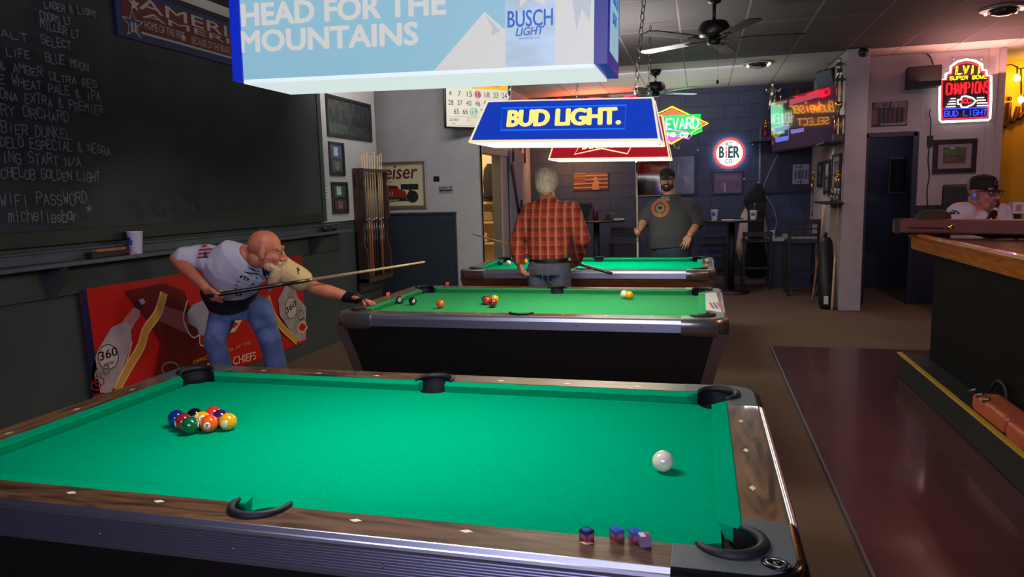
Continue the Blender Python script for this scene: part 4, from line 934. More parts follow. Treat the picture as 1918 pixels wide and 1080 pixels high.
for x, z, c in ((-1.5, 1.39, (60, 56, 40)), (-1.2, 1.39, (40, 40, 36)), (-1.45, 1.09, (44, 40, 34)), (-1.2, 1.09, (150, 130, 90)), (-1.3, .76, (200, 190, 170))):
    MB().box((x, 9.5, z+.015+.07), (.2, .2, .14), mat('tub %d' % c[0], c, .6)).build('tub', SHF, bevel=.012)
mb = MB(); mb.loft([[(-1.10+.10*k*math.cos(t), 9.30+.05*math.sin(t), z) for t in [2*PI*i/12 for i in range(12)]] for k, z in ((.3, 1.98), (.9, 1.9), (1.1, 1.7), (1.0, 1.5), (1.1, 1.45))], mat('black jacket cloth', (34, 32, 32), .9, bump=(14, .4)), True, True)
solo('hanging_jacket', mb, 'black jacket hanging inside the lit storeroom doorway', 'jacket')
solo('wall_poster', MB().box((-1.10, 9.69, 2.0), (.08, .008, .30), mat('orange red poster', (220, 90, 40), .6)).box((-1.2, 9.688, 1.95), (.1, .008, .3), m_paper), 'orange and white poster on the storeroom back wall', 'poster')
lamp('storeroom_bulb', 'POINT', (-1.5, 8.6, 2.6), ESTORE, (1, .78, .42), .1)

# ---------------------------------------------------------------- people
from mathutils.bvhtree import BVHTree
def V(*a): return Vector(a)
def remesh(mb, voxel, mats, matfn=None, sm=3, fac=.5):
    """one continuous surface round the shapes in mb"""
    o = bpy.data.objects.new('t', mb.mesh('t')); COL.objects.link(o)
    r = o.modifiers.new('r', 'REMESH'); r.mode = 'VOXEL'; r.voxel_size = voxel
    if sm: s = o.modifiers.new('s', 'SMOOTH'); s.factor = fac; s.iterations = sm
    dg = bpy.context.evaluated_depsgraph_get(); me = bpy.data.meshes.new_from_object(o.evaluated_get(dg)); bpy.data.objects.remove(o)
    me.materials.clear()
    for m in mats: me.materials.append(m)
    n = len(me.polygons); me.polygons.foreach_set('use_smooth', [True]*n)
    if matfn: me.polygons.foreach_set('material_index', [matfn(p.center) for p in me.polygons])
    else: me.polygons.foreach_set('material_index', [0]*n)
    return me
def attach(name, me, T, label=None):
    inv = ROOT[T.name].inverted(); me.transform(inv); me.name = name
    o = bpy.data.objects.new(name, me); COL.objects.link(o); o.parent = T; ROOT[o.name] = ROOT[T.name]
    if label: o['label'] = label
    return o
DUM = mat('person dummy', (128, 128, 128))
def limb(mb, pts, rs, n=14):
    mb.tube(pts, rs, DUM, n)
    for p, r in zip(pts, rs): mb.ball(p, r, DUM, 12)
def trunk(mb, st, n=22):
    """st: [(centre, side half width, depth half width, side vector)]"""
    rings = []
    for i, (c, rx, ry, sd) in enumerate(st):
        a = (st[min(i+1, len(st)-1)][0]-st[max(i-1, 0)][0]).normalized(); s = Vector(sd); s = (s-a*s.dot(a)).normalized(); f = a.cross(s)
        rings.append([c+s*(rx*math.cos(2*PI*k/n))+f*(ry*math.sin(2*PI*k/n)) for k in range(n)])
    mb.loft(rings, DUM)
def ell(mb, M, c, r, n=14):
    mb.ball((0, 0, 0), r, DUM, n, M @ Matrix.Translation(c))
def head_geo(mb, M, s=1., nose=1.):
    """M: local x = left-right, y = face direction, z = up"""
    S = M @ Matrix.Scale(s, 4)
    for c, r in (((0, -.016, .036), (.076, .096, .086)), ((0, .022, -.026), (.064, .070, .086)), ((0, .034, -.080), (.050, .050, .040)), ((0, .070, -.102), (.024, .022, .019)), ((0, -.05, -.05), (.056, .05, .06)),
                 ((.036, .080, .030), (.030, .014, .012)), ((-.036, .080, .030), (.030, .014, .012)), ((.040, .062, -.024), (.022, .021, .026)), ((-.040, .062, -.024), (.022, .021, .026)),
                 ((0, .088, -.058), (.024, .012, .0075)), ((0, .086, -.071), (.020, .012, .0085)), ((.013, .100, -.033), (.010, .012, .009)), ((-.013, .100, -.033), (.010, .012, .009)),
                 ((.080, -.008, -.004), (.010, .021, .034)), ((-.080, -.008, -.004), (.010, .021, .034)), ((.078, -.002, -.03), (.008, .012, .014)), ((-.078, -.002, -.03), (.008, .012, .014))):
        mb.ball((0, 0, 0), r, DUM, 16, S @ Matrix.Translation(c))
    mb.tube([S @ V(0, .086, .022), S @ V(0, .102, -.008), S @ V(0, .114*nose, -.028)], [.009*s, .011*s, .0135*s], DUM, 10); mb.ball((0, 0, 0), .0135*s, DUM, 10, S @ Matrix.Translation((0, .112*nose, -.029)))
m_eye = mat('eye white', (210, 205, 200), .2); m_iris = mat('eye dark', (40, 34, 30), .2)
def eyes(T, M, s=1.):
    S = M @ Matrix.Scale(s, 4)
    for sx in (-1, 1):
        mb = MB(); mb.ball((0, 0, 0), .0125, m_eye, 14, S @ Matrix.Translation((sx*.032, .078, .010))); mb.ball((0, 0, 0), (.006, .004, .006), m_iris, 10, S @ Matrix.Translation((sx*.032, .0895, .010)))
        for dz in (.0105,): mb.tube([S @ V(sx*(.032+x), .087-abs(x)*.35, .0115+.0075*math.cos(x/.016*1.5)) for x in (-.015, -.008, 0, .008, .015)], .0032*s, mats_skin[T.name], 6)
        mb.build('eye', T)
mats_skin = {}
def hand(mb, W, d, n, side=1, curl=(.5, .55, .6, .65), s=1., thumb=.6, spread=.10, ths=.9):
    """W wrist, d finger direction, n the way the palm faces; side: which side of the palm the thumb leaves"""
    d = Vector(d).normalized(); n = Vector(n); n = (n-d*n.dot(d)).normalized(); l = d.cross(n)*side
    L = [.040, .044, .041, .032]
    for i in range(4):
        o = (i-1.5); root = W+d*(.088-.006*abs(o-.3))*s-l*o*.0205*s+n*.002
        mb.tube([W-l*o*.010*s+d*.006, W+d*.045*s-l*o*.0165*s, root], [.014*s, .0145*s, .0115*s], DUM, 8); mb.ball(root, .0112*s, DUM, 8)
        p = root; a = 0; dd = (d-l*o*spread*.35).normalized(); r = [.0096, .0088, .0080, .0072]
        for k, f in enumerate((1.0, .68, .55)):
            a += curl[i]*(.9 if k == 0 else 1.1); v = dd*math.cos(a)+n*math.sin(a); q = p+v*L[i]*f*s
            mb.tube([p, q], [r[k]*s, r[k+1]*s], DUM, 8); mb.ball(q, r[k+1]*s, DUM, 8); p = q
    b = W+d*.028*s+l*.022*s; v = (d*(1-thumb*.5)+l*thumb+n*.35*ths).normalized(); k1 = b+v*.042*s; v2 = (d*.8+l*.15+n*.6*ths).normalized(); k2 = k1+v2*.032*s; k3 = k2+(v2+n*.3).normalized()*.026*s
    mb.tube([W+d*.01, b, k1, k2, k3], [.015*s, .0145*s, .0112*s, .0098*s, .0078*s], DUM, 8)
    for p, r in ((k1, .0112), (k2, .0098), (k3, .0078)): mb.ball(p, r*s, DUM, 8)
def fold(me, amp, freq, ax=(0, 0, 1)):
    """soft cloth creases"""
    from mathutils import noise
    nn = [v.normal.copy() for v in me.vertices]
    for v, nv in zip(me.vertices, nn):
        d = noise.noise(Vector((v.co.x*freq, v.co.y*freq, v.co.z*freq*.55)))+.5*noise.noise(Vector((v.co.x*freq*2.3, v.co.y*freq*2.3, v.co.z*freq*1.4)))
        v.co += nv*(d*amp)
    return me
def decal(T, name, me, shapes, M):
    """print flat shapes on cloth: shapes [(pts2d list, material)] in frame M, dropped along -z of M on the mesh"""
    bm = bmesh.new(); bm.from_mesh(me); bv = BVHTree.FromBMesh(bm); bm.free(); mb = MB(); dz = (M.to_3x3() @ V(0, 0, 1)).normalized()
    for (vs, fs), m, lift in shapes:
        out = []
        for p in vs:
            o = M @ V(p[0], p[1], .4); h = bv.ray_cast(o, -dz, 1.0); out.append((h[0]+dz*lift) if h[0] is not None else None)
        good = [f for f in fs if all(out[i] is not None for i in f)]
        mb.add([p if p is not None else V(0, 0, 0) for p in out], good, m)
    return mb.build(name, T) if mb.f else None
def tshape(t, x, y, w, h, bold=0, shear=0):
    vs, fs, W, H = text_geo(t, 0, shear, 1); return ([(x+a/W*w, y+b/H*h) for a, b in vs], fs)
def gridshape(x0, y0, x1, y1, n=8):
    vs = [(x0+(x1-x0)*i/n, y0+(y1-y0)*j/n) for j in range(n+1) for i in range(n+1)]; return (vs, [(j*(n+1)+i, j*(n+1)+i+1, (j+1)*(n+1)+i+1, (j+1)*(n+1)+i) for j in range(n) for i in range(n)])
def discshape(x, y, r0, r1, n=28, sy=1.):
    vs = [(x+r*math.cos(2*PI*i/n), y+r*sy*math.sin(2*PI*i/n)) for r in (max(r0, .001), (r0+r1)/2, r1) for i in range(n)]; return (vs, [(k*n+i, k*n+(i+1) % n, (k+1)*n+(i+1) % n, (k+1)*n+i) for k in range(2) for i in range(n)])
m_jean = mat('blue denim', (90, 108, 156), .85, noise=(9, .28, 6), bump=(120, .15)); m_jean2 = mat('grey blue denim', (84, 94, 112), .85, noise=(10, .35, 6), bump=(120, .15)); m_jean3 = mat('dark denim', (44, 56, 76), .85, noise=(9, .25))
m_shoe = mat('dark shoe', (30, 28, 28), .6); m_belt = mat('black belt', (20, 16, 14), .45)
def legs(T, hips, knees, ankles, toes, r, m, me_extra=None, vox=.010):
    mb = MB()
    for h, k, a in zip(hips, knees, ankles): limb(mb, [h, h.lerp(k, .5), k, k.lerp(a, .35), a+V(0, 0, .01)], [r[0], r[0]*.88, r[1], r[1]*.95, r[2]])
    if me_extra: me_extra(mb)
    me = fold(remesh(mb, vox, [m], None, 4), .006, 9); o = attach('jeans', me, T)
    for a, t in zip(ankles, toes):
        d = (t-a); d.z = 0; d.normalize(); b = V(a.x, a.y, 0); mb = MB()
        mb.loft([[b+d*x+V(-d.y, d.x, 0)*(w_*math.cos(q))+V(0, 0, max(0, h_*.5+h_*.5*math.sin(q))) for q in [2*PI*i/12 for i in range(12)]] for x, w_, h_ in ((-.10, .02, .05), (-.08, .04, .09), (0, .045, .10), (.08, .05, .07), (.15, .045, .05), (.19, .02, .03))], m_shoe); mb.build('shoe', T)
# ---- bearded player bending to the middle table
m_sk1 = mat('ruddy skin', (204, 124, 92), .5, noise=(16, .10), bump=(120, .05)); m_tee = mat('white tee cloth', (206, 206, 222), .85, noise=(6, .05), bump=(60, .08)); m_blk = mat('black tee cloth', (22, 22, 26), .9, bump=(60, .08)); m_warmsleeve = mat('warm lit printed sleeve', (214, 186, 130), .85, bump=(60, .08))  # left sleeve: warm lamp light painted into white cloth as cream
rt = aty(445, 575, 3.0); P1 = thing('person', 'bald person with long pale beard and white tee, bending to aim a cue', 'person', (rt.x, rt.y, 0)); mats_skin[P1.name] = m_sk1
pel, wst, chs = aty(448, 572, 3.02), aty(428, 546, 2.93), aty(438, 505, 2.80); nkb = aty(474, 478, 2.76); shR, shL = aty(374, 482, 2.74), aty(524, 500, 2.84)
elR, wrR = aty(330, 484, 2.66), aty(386, 540, 2.56); elL, wrL = aty(592, 540, 2.90), aty(655, 556, 2.92)
hd = aty(499, 470, 2.74); fw = V(.92, .34, -.20).normalized(); up = V(.10, -.05, 1); rgt = fw.cross(up).normalized(); up = rgt.cross(fw); HM = Matrix(((rgt.x, fw.x, up.x, hd.x), (rgt.y, fw.y, up.y, hd.y), (rgt.z, fw.z, up.z, hd.z), (0, 0, 0, 1)))
hips = [aty(420, 580, 2.98), aty(484, 578, 3.02)]; knees = [aty(402, 640, 2.80), aty(505, 634, 2.88)]; ank = [V(knees[0].x+.01, 2.92, .09), V(knees[1].x+.0, 3.02, .09)]
sd = (shL-shR).normalized()
cueA = aty(384, 555, 2.53)
cueB = min((aty(797, 490, y) for y in [2.45+.01*i for i in range(130)]), key=lambda p: abs((p-cueA).length-1.45)); cdir = (cueB-cueA).normalized()
mb = MB(); head_geo(mb, HM, 1.13); limb(mb, [nkb, hd+up*-.06-fw*.02], [.068, .062]); trunk(mb, [(pel, .15, .11, sd), (wst, .16, .12, sd), (chs, .17, .12, sd), (nkb, .09, .07, sd)])
limb(mb, [shR, shR.lerp(elR, .5), elR], [.060, .054, .043]); limb(mb, [elR, elR.lerp(wrR, .3), wrR], [.044, .046, .029]); limb(mb, [shL, shL.lerp(elL, .5), elL], [.060, .054, .044]); limb(mb, [elL, elL.lerp(wrL, .35), wrL], [.046, .048, .030])
for h, k, a in zip(hips, knees, ank): limb(mb, [h, k, a], [.07, .05, .04])
gp = cueA+cdir*.06; hand(mb, wrR, (gp-wrR)+V(.02, 0, -.03), V(.5, .85, -.1), -1, (1.1, 1.15, 1.2, 1.2), 1.05, .3)
hand(mb, wrL, V(1, -.05, -.10), V(.1, -.25, -1), 1, (.10, .14, .2, .35), 1.05, .7, .25)
attach('body', remesh(mb, .0055, [m_sk1], None, 2), P1); eyes(P1, HM, 1.13)
mb = MB(); S = HM @ Matrix.Scale(1.13, 4)
for sx in (-1, 1): mb.tube([S @ V(sx*x, y, z) for x, y, z in ((.016, .094, .034), (.034, .090, .041), (.052, .074, .036))], [.004, .0055, .003], DUM, 8)
attach('eyebrow', remesh(mb, .003, [mat('greying brow', (150, 120, 96), .9)], None, 1), P1)
m_brd = mat('pale blond beard', (206, 180, 138), .95, noise=(60, .22, 6, (1, 1, .25)), bump=(90, .4)); mb = MB()
for c, r in (((0, .066, -.09), (.050, .040, .034)), ((.047, .034, -.078), (.014, .032, .028)), ((-.047, .034, -.078), (.014, .032, .028)), ((0, .100, -.047), (.034, .010, .008)), ((.03, .09, -.06), (.010, .012, .018)), ((-.03, .09, -.06), (.010, .012, .018))): mb.ball((0, 0, 0), r, DUM, 14, S @ Matrix.Translation(c))
mb.loft([[S @ V(rx*math.cos(t), yc+ry*math.sin(t), z) for t in [2*PI*i/14 for i in range(14)]] for rx, ry, yc, z in ((.050, .036, .070, -.09), (.050, .036, .070, -.13), (.042, .030, .062, -.17), (.028, .020, .052, -.205), (.008, .008, .045, -.235))], DUM)
attach('beard', fold(remesh(mb, .005, [m_brd], None, 1), .004, 60), P1)
mb = MB(); hem = aty(436, 566, 2.98)
trunk(mb, [(hem, .185, .145, sd), (wst, .195, .150, sd), (wst.lerp(chs, .5), .198, .150, sd), (chs, .205, .135, sd), (chs.lerp(nkb, .6), .190, .110, sd), (nkb-(nkb-chs)*.08, .095, .078, sd)])
limb(mb, [shR+(shL-shR)*.12, shR, shR.lerp(elR, .45), shR.lerp(elR, .62)], [.100, .088, .082, .082]); limb(mb, [shL+(shR-shL)*.12, shL, shL.lerp(elL, .45), shL.lerp(elL, .60)], [.100, .086, .080, .078])
dx = (chs-pel).normalized(); zcut = (wst-pel).dot(dx)
def tm(c):
    if (c-shL).dot((elL-shL).normalized()) > .03 and (c-shL).length < .30 and (c-chs).dot(sd) > .12: return 2
    return 1 if (c-pel).dot(dx) < zcut+.085+.02*math.sin((c-pel).dot(sd)*9) or (c-nkb).length < .02 else 0
me1 = fold(remesh(mb, .0055, [m_tee, m_blk, m_warmsleeve], tm, 6), .007, 9); sh1 = attach('tee_shirt', me1.copy(), P1)
ta, tb = aty(458, 499, 2.66), aty(430, 543, 2.70); u_ = (tb-ta).normalized(); Dt = basis(u_, V(-u_.z, 0, u_.x), ta); Dn = basis((1, 0, 0), (0, 0, 1), aty(486, 519, 2.66))
decal(P1, 'shirt_print', me1, [(tshape('We', .0, 0, .115, .072, 0, .1), m_ink, .003), (tshape('The', .125, 0, .15, .078, 0, .1), m_ink, .003)], Dt)
decal(P1, 'shirt_panel', me1, [(gridshape(-.025, -.05, .04, .05, 8), m_blk, .0035), (([(.0+(.022 if k % 2 == 0 else .009)*math.sin(k*PI/5), -.012+(.022 if k % 2 == 0 else .009)*math.cos(k*PI/5)) for k in range(10)]+[(0, -.012)], [(k, (k+1) % 10, 10) for k in range(10)]), m_paper, .0055)], Dn)
fa = aty(341, 488, 2.5); ua = aty(346, 458, 2.5); Df = basis(V(1, 0, .06), V(-.06, 0, 1), fa); fs_ = []
Wf, Hf = .075, .085
for i in range(7): fs_.append((gridshape(0, Hf*i/7, Wf, Hf*(i+1)/7, 4), mat('patch red', (150, 40, 56), .8) if i % 2 == 0 else mat('patch pale', (196, 160, 160), .8), .0025))
fs_.append((gridshape(Wf*.55, 0, Wf, Hf*.5, 4), mat('patch navy', (40, 44, 96), .8), .0035)); decal(P1, 'sleeve_patch', me1, fs_, Df)
sc = aty(548, 503, 2.5); Dl = basis(V(1, 0, -.3), V(.3, 0, 1), aty(541, 503, 2.66))
decal(P1, 'sleeve_script', me1, [(([(r*math.cos(t)*1.2, r*math.sin(t)) for r in (.034, .040) for t in [.4+4*k/12 for k in range(13)]], [(k, k+1, k+14, k+13) for k in range(12)]), m_ink, .004), (([(-.03+.02*k+dx, -.045+.012*(-1)**k) for dx in (0, .007) for k in range(5)], [(k, k+1, k+6, k+5) for k in range(4)]), m_ink, .004)], Dl)
def belt_top(mb): trunk(mb, [(pel+V(0, 0, -.09), .17, .13, V(1, .05, 0)), (pel, .165, .14, V(1, .05, 0)), (pel.lerp(wst, .6), .16, .13, V(1, .05, 0))])
legs(P1, hips, knees, ank, [a+V(.05, -.2, 0) for a in ank], (.098, .078, .066), m_jean, belt_top)
mb = MB(); gW = wrL.lerp(elL, .02); limb(mb, [wrL-V(.03, 0, 0), wrL, wrL+V(.045, 0, -.006)], [.040, .038, .040])
for i in range(4): o = i-1.5; mb.tube([wrL+V(.03, 0, -.002), wrL+V(.088, -.004+o*.021, -.010), wrL+V(.118, -.006+o*.023, -.016)], [.018, .016, .0135], DUM, 8); mb.ball(wrL+V(.118, -.006+o*.023, -.016), .0135, DUM, 8)
attach('fingerless_glove', remesh(mb, .005, [mat('black leather glove', (16, 16, 20), .4)], None, 2), P1)
cue('pool cue with dark butt aimed over the middle table by the bearded player', cueA, cueB, m_cueb)
# ---- man in plaid seen from behind
def plaid():
    m = bpy.data.materials.new('red plaid flannel'); m.use_nodes = True; nt = m.node_tree; N = nt.nodes; L = nt.links; b = N['Principled BSDF']; b.inputs['Roughness'].default_value = .9
    tc = N.new('ShaderNodeTexCoord'); sp = N.new('ShaderNodeSeparateXYZ'); L.new(tc.outputs['Object'], sp.inputs[0]); cur = None
    def stripe(axis, per, duty, off):
        a = N.new('ShaderNodeMath'); a.operation = 'MULTIPLY_ADD'; a.inputs[1].default_value = 1/per; a.inputs[2].default_value = off; L.new(sp.outputs[axis], a.inputs[0])
        c = N.new('ShaderNodeMath'); c.operation = 'FRACT'; L.new(a.outputs[0], c.inputs[0]); d = N.new('ShaderNodeMath'); d.operation = 'LESS_THAN'; d.inputs[1].default_value = duty; L.new(c.outputs[0], d.inputs[0]); return d
    def mix(prev, fac, col, amt):
        x = N.new('ShaderNodeMix'); x.data_type = 'RGBA'; k = N.new('ShaderNodeMath'); k.operation = 'MULTIPLY'; k.inputs[1].default_value = amt; L.new(fac.outputs[0], k.inputs[0]); L.new(k.outputs[0], x.inputs[0])
        if prev is None: x.inputs[6].default_value = (*lin((204, 62, 48)), 1)
        else: L.new(prev.outputs[2], x.inputs[6])
        x.inputs[7].default_value = (*lin(col), 1); return x
    for ax, per, du, off, col, amt in (('X', .066, .42, .1, (80, 28, 30), .42), ('Z', .076, .45, .2, (70, 24, 28), .5), ('X', .066, .26, .62, (200, 160, 124), .55), ('Z', .076, .14, .72, (170, 120, 96), .35), ('X', .0145, .25, 0, (40, 20, 24), .3), ('Z', .0155, .25, 0, (40, 20, 24), .3)): cur = mix(cur, stripe(ax, per, du, off), col, amt)
    L.new(cur.outputs[2], b.inputs['Base Color']); return m
m_plaid = plaid(); m_sk2 = mat('fair skin', (206, 150, 122), .5, noise=(16, .08)); m_grey = mat('grey white hair', (214, 200, 182), .9, noise=(50, .25, 6, (1, 1, .3)), bump=(70, .4))
Y2 = 4.45; rt = aty(1026, 500, Y2); P2 = thing('person', 'white-haired person in red plaid shirt seen from behind, between two tables', 'person', (rt.x, Y2, 0)); mats_skin[P2.name] = m_sk2
hd = aty(1023, 343, Y2); pel = aty(1028, 500, Y2); wst = aty(1026, 475, Y2); chs = aty(1028, 415, Y2); nkb = aty(1026, 374, Y2); shA, shB = aty(992, 396, Y2), aty(1070, 394, Y2)
elA, wrA = aty(968, 452, Y2-.02), aty(973, 492, Y2-.10); elB, wrB = aty(1090, 446, Y2+.02), aty(1078, 490, Y2+.30); sd = V(1, 0, 0)
fw = V(-.12, .99, -.06).normalized(); up = V(0, 0, 1); rgt = fw.cross(up).normalized(); up = rgt.cross(fw); HM = Matrix(((rgt.x, fw.x, up.x, hd.x), (rgt.y, fw.y, up.y, hd.y), (rgt.z, fw.z, up.z, hd.z), (0, 0, 0, 1)))
hips = [pel+V(-.09, 0, -.02), pel+V(.09, 0, -.02)]; knees = [V(hips[0].x-.01, Y2+.02, .50), V(hips[1].x+.01, Y2+.02, .50)]; ank = [V(k.x, Y2-.02, .09) for k in knees]
mb = MB(); head_geo(mb, HM, 1.08); limb(mb, [nkb, hd+V(0, -.01, -.06)], [.066, .064]); trunk(mb, [(pel, .15, .10, sd), (wst, .15, .10, sd), (chs, .17, .11, sd), (nkb, .08, .06, sd)])
for s_, e_, w_ in ((shA, elA, wrA), (shB, elB, wrB)): limb(mb, [s_, e_, w_], [.055, .042, .028])
for h, k, a in zip(hips, knees, ank): limb(mb, [h, k, a], [.07, .05, .04])
hand(mb, wrA, V(.10, -.05, -1), V(.6, .5, 0), 1, (.85, .95, 1.0, 1.05), 1.05, .4); hand(mb, wrB, V(-.5, .3, -.5), V(0, .4, 1), 1, (1, 1, 1, 1), 1.)
attach('body', remesh(mb, .006, [m_sk2], None, 2), P2); eyes(P2, HM, 1.)
mb = MB()
for c, r in (((0, -.024, .044), (.096, .108, .096)), ((0, -.055, -.018), (.088, .072, .082)), ((0, .05, .096), (.06, .04, .036))): mb.ball((0, 0, 0), r, DUM, 16, HM @ Matrix.Translation(c))
attach('hair', fold(remesh(mb, .006, [m_grey], None, 2), .004, 40), P2)
mb = MB(); hemz = aty(1026, 484, Y2)
trunk(mb, [(hemz, .168, .135, sd), (wst, .178, .14, sd), (aty(1028, 440, Y2), .188, .145, sd), (chs, .196, .14, sd), (aty(1028, 392, Y2), .165, .112, sd), (aty(1027, 380, Y2), .12, .09, sd), (nkb+V(0, 0, -.005), .085, .08, sd), (nkb+V(0, 0, .03), .07, .07, sd)])
limb(mb, [shA+V(.05, 0, 0), shA, shA.lerp(elA, .5), elA, elA.lerp(wrA, .6), wrA+V(0, 0, .02)], [.082, .078, .074, .070, .062, .050]); limb(mb, [shB+V(-.05, 0, 0), shB, shB.lerp(elB, .5), elB, elB.lerp(wrB, .6), wrB], [.085, .08, .074, .072, .060, .046])
attach('plaid_shirt', fold(remesh(mb, .009, [m_plaid], None, 3), .008, 9), P2)
def top2(mb): trunk(mb, [(pel+V(0, 0, -.06), .175, .135, sd), (pel+V(0, 0, .02), .168, .13, sd), (aty(1028, 486, Y2), .162, .125, sd)])
legs(P2, hips, knees, ank, [a+V(0, .2, 0) for a in ank], (.100, .078, .066), m_jean2, top2)
mb = MB(); bz = aty(1028, 487, Y2); rr = [(bz.x+.166*math.cos(t), bz.y+.13*math.sin(t), bz.z+.002) for t in [2*PI*i/36 for i in range(36)]]
mb.loft([[(x, y, z+dz) for x, y, z in rr] for dz in (-.018, .018)], m_belt, True, False); mb.build('belt', P2); mb = MB()
for sx in (-1, 1):
    M = basis((1, 0, 0), (0, 0, 1), pel+V(sx*.078, -.145, -.05)); mb.stroke([(-.055, .06), (-.055, -.05), (0, -.085), (.055, -.05), (.055, .06), (-.055, .06)], .006, mat('denim seam', (96, 104, 120), .9), M, .004)
mb.build('pocket_seam', P2)
ca, cb_ = aty(1147, 512, 4.72), aty(885, 438, 4.72); cue('dark-butted pool cue held low across the front of the person in plaid', ca, cb_, m_cueb)
# ---- big man in a cap with a cue behind the farthest table
m_sk3 = mat('tan skin', (196, 136, 110), .5, noise=(16, .08)); m_gt = mat('charcoal grey tee', (68, 65, 68), .9, bump=(60, .1), noise=(5, .08)); m_bk3 = mat('dark brown beard', (54, 38, 30), .95, noise=(60, .3), bump=(90, .4)); m_cap3 = mat('charcoal cap', (44, 42, 48), .8, bump=(80, .2))
Y3 = 7.35; rt = aty(1255, 480, Y3); P3 = thing('person', 'large bearded person in dark cap and charcoal tee standing behind the farthest table', 'person', (rt.x, Y3, 0)); mats_skin[P3.name] = m_sk3
hd = aty(1250, 337, Y3); pel = aty(1258, 470, Y3); wst = aty(1256, 440, Y3); chs = aty(1257, 400, Y3); nkb = aty(1255, 364, Y3); shA, shB = aty(1227, 388, Y3), aty(1290, 388, Y3)
elA, wrA = aty(1207, 412, Y3), aty(1199, 428, Y3-.18); elB, wrB = aty(1305, 417, Y3+.05), aty(1292, 440, Y3-.16); sd = V(1, 0, 0)
fw = V(-.06, -.99, -.03).normalized(); up = V(0, 0, 1); rgt = fw.cross(up).normalized(); up = rgt.cross(fw); HM = Matrix(((rgt.x, fw.x, up.x, hd.x), (rgt.y, fw.y, up.y, hd.y), (rgt.z, fw.z, up.z, hd.z), (0, 0, 0, 1)))
hips = [pel+V(-.11, 0, -.04), pel+V(.11, 0, -.04)]; knees = [V(h.x, Y3-.02, .50) for h in hips]; ank = [V(k.x, Y3+.02, .09) for k in knees]
mb = MB(); head_geo(mb, HM, 1.04); limb(mb, [nkb, hd+V(0, .02, -.06)], [.074, .068]); trunk(mb, [(pel, .18, .14, sd), (wst, .20, .17, sd), (chs, .20, .14, sd), (nkb, .09, .07, sd)])
for s_, e_, w_ in ((shA, elA, wrA), (shB, elB, wrB)): limb(mb, [s_, e_, e_.lerp(w_, .4), w_], [.070, .052, .052, .034])
for h, k, a in zip(hips, knees, ank): limb(mb, [h, k, a], [.07, .05, .04])
cuex = aty(1193, 430, Y3-.24); hand(mb, wrA, (cuex-wrA)+V(-.02, 0, -.04), V(-.2, 1, .1)*-1, 1, (.95, 1, 1, 1.05), 1.05, .4); hand(mb, wrB, V(-.35, -.3, -.75), V(0, 1, -.1), -1, (.2, .25, .3, .35), 1.05, .5, .3)
attach('body', remesh(mb, .006, [m_sk3], None, 2), P3); eyes(P3, HM, 1.04); S = HM @ Matrix.Scale(1.04, 4); mb = MB()
for c, r in (((0, .060, -.100), (.048, .040, .030)), ((.052, .024, -.070), (.020, .036, .044)), ((-.052, .024, -.070), (.020, .036, .044)), ((0, .097, -.047), (.030, .009, .007)), ((.03, .088, -.066), (.009, .010, .022)), ((-.03, .088, -.066), (.009, .010, .022))): mb.ball((0, 0, 0), r, DUM, 14, S @ Matrix.Translation(c))
attach('beard', fold(remesh(mb, .005, [m_bk3], None, 1), .003, 60), P3)
def cap(T, S, m, back=None, brim=.085):
    mb = MB(); mb.lathe([(.088, .028), (.090, .05), (.086, .09), (.066, .122), (.03, .136), (0, .138)], m, 26, S @ Matrix.Translation((0, -.012, 0)), sx=.98, sy=1.14); mb.ball((0, 0, 0), (.008, .008, .005), m, 8, S @ Matrix.Translation((0, -.012, .138))); mb.build('cap_crown', T)
    mb = MB(); o = [(.074*math.cos(t)*.98, .06+(.03+brim)*max(0, math.sin(t)) if math.sin(t) > 0 else .06, .040-.016*abs(math.cos(t))-.018*math.sin(t)) for t in [PI*i/16 for i in range(17)]]; i_ = [(.074*math.cos(t)*.98, .03+.055*math.sin(t), .042-.008*abs(math.cos(t))) for t in [PI*i/16 for i in range(17)]]
    for dz in (0, -.004): mb.loft([[S @ V(x, y, z+dz) for x, y, z in o], [S @ V(x, y, z+dz) for x, y, z in i_]], m, True, False, False)
    mb.loft([[S @ V(x, y, z) for x, y, z in o], [S @ V(x, y, z-.004) for x, y, z in o]], m, True, False, False); mb.build('cap_brim', T)
cap(P3, S, m_cap3)
mb = MB(); hem = aty(1258, 462, Y3)
trunk(mb, [(hem, .265, .205, sd), (wst, .270, .22, sd), (aty(1257, 420, Y3), .255, .205, sd), (chs, .240, .17, sd), (aty(1257, 386, Y3), .185, .13, sd), (aty(1256, 374, Y3), .135, .105, sd), (nkb, .10, .085, sd)])
limb(mb, [shA+V(.06, 0, 0), shA, shA.lerp(elA, .5), shA.lerp(elA, .95)], [.11, .105, .10, .098]); limb(mb, [shB+V(-.06, 0, 0), shB, shB.lerp(elB, .5), shB.lerp(elB, .92)], [.11, .11, .105, .104])
me3 = fold(remesh(mb, .010, [m_gt], None, 4), .008, 7); attach('tee_shirt', me3.copy(), P3)
pc = aty(1234, 391, Y3-.4); D3 = basis((1, 0, 0), (0, 0, 1), pc); m_or3 = mat('shirt orange print', (176, 92, 64), .85); m_tan3 = mat('shirt tan print', (150, 120, 84), .85)
decal(P3, 'shirt_print', me3, [(discshape(0, 0, .066, .105, 28, 1.), m_or3, .004), (discshape(0, 0, .001, .05, 20, 1.), m_tan3, .003), (discshape(0, .005, .001, .026, 16, .8), mat('shirt dark print', (50, 46, 44), .9), .006), (gridshape(-.04, .088, .11, .112, 8), m_tan3, .006), (gridshape(.0, .118, .10, .136, 6), m_tan3, .006), (gridshape(-.03, -.10, .012, -.055, 5), m_tan3, .006)], D3)
def top3(mb): trunk(mb, [(pel+V(0, 0, -.10), .215, .17, sd), (pel, .235, .19, sd), (pel+V(0, 0, .06), .235, .19, sd)])
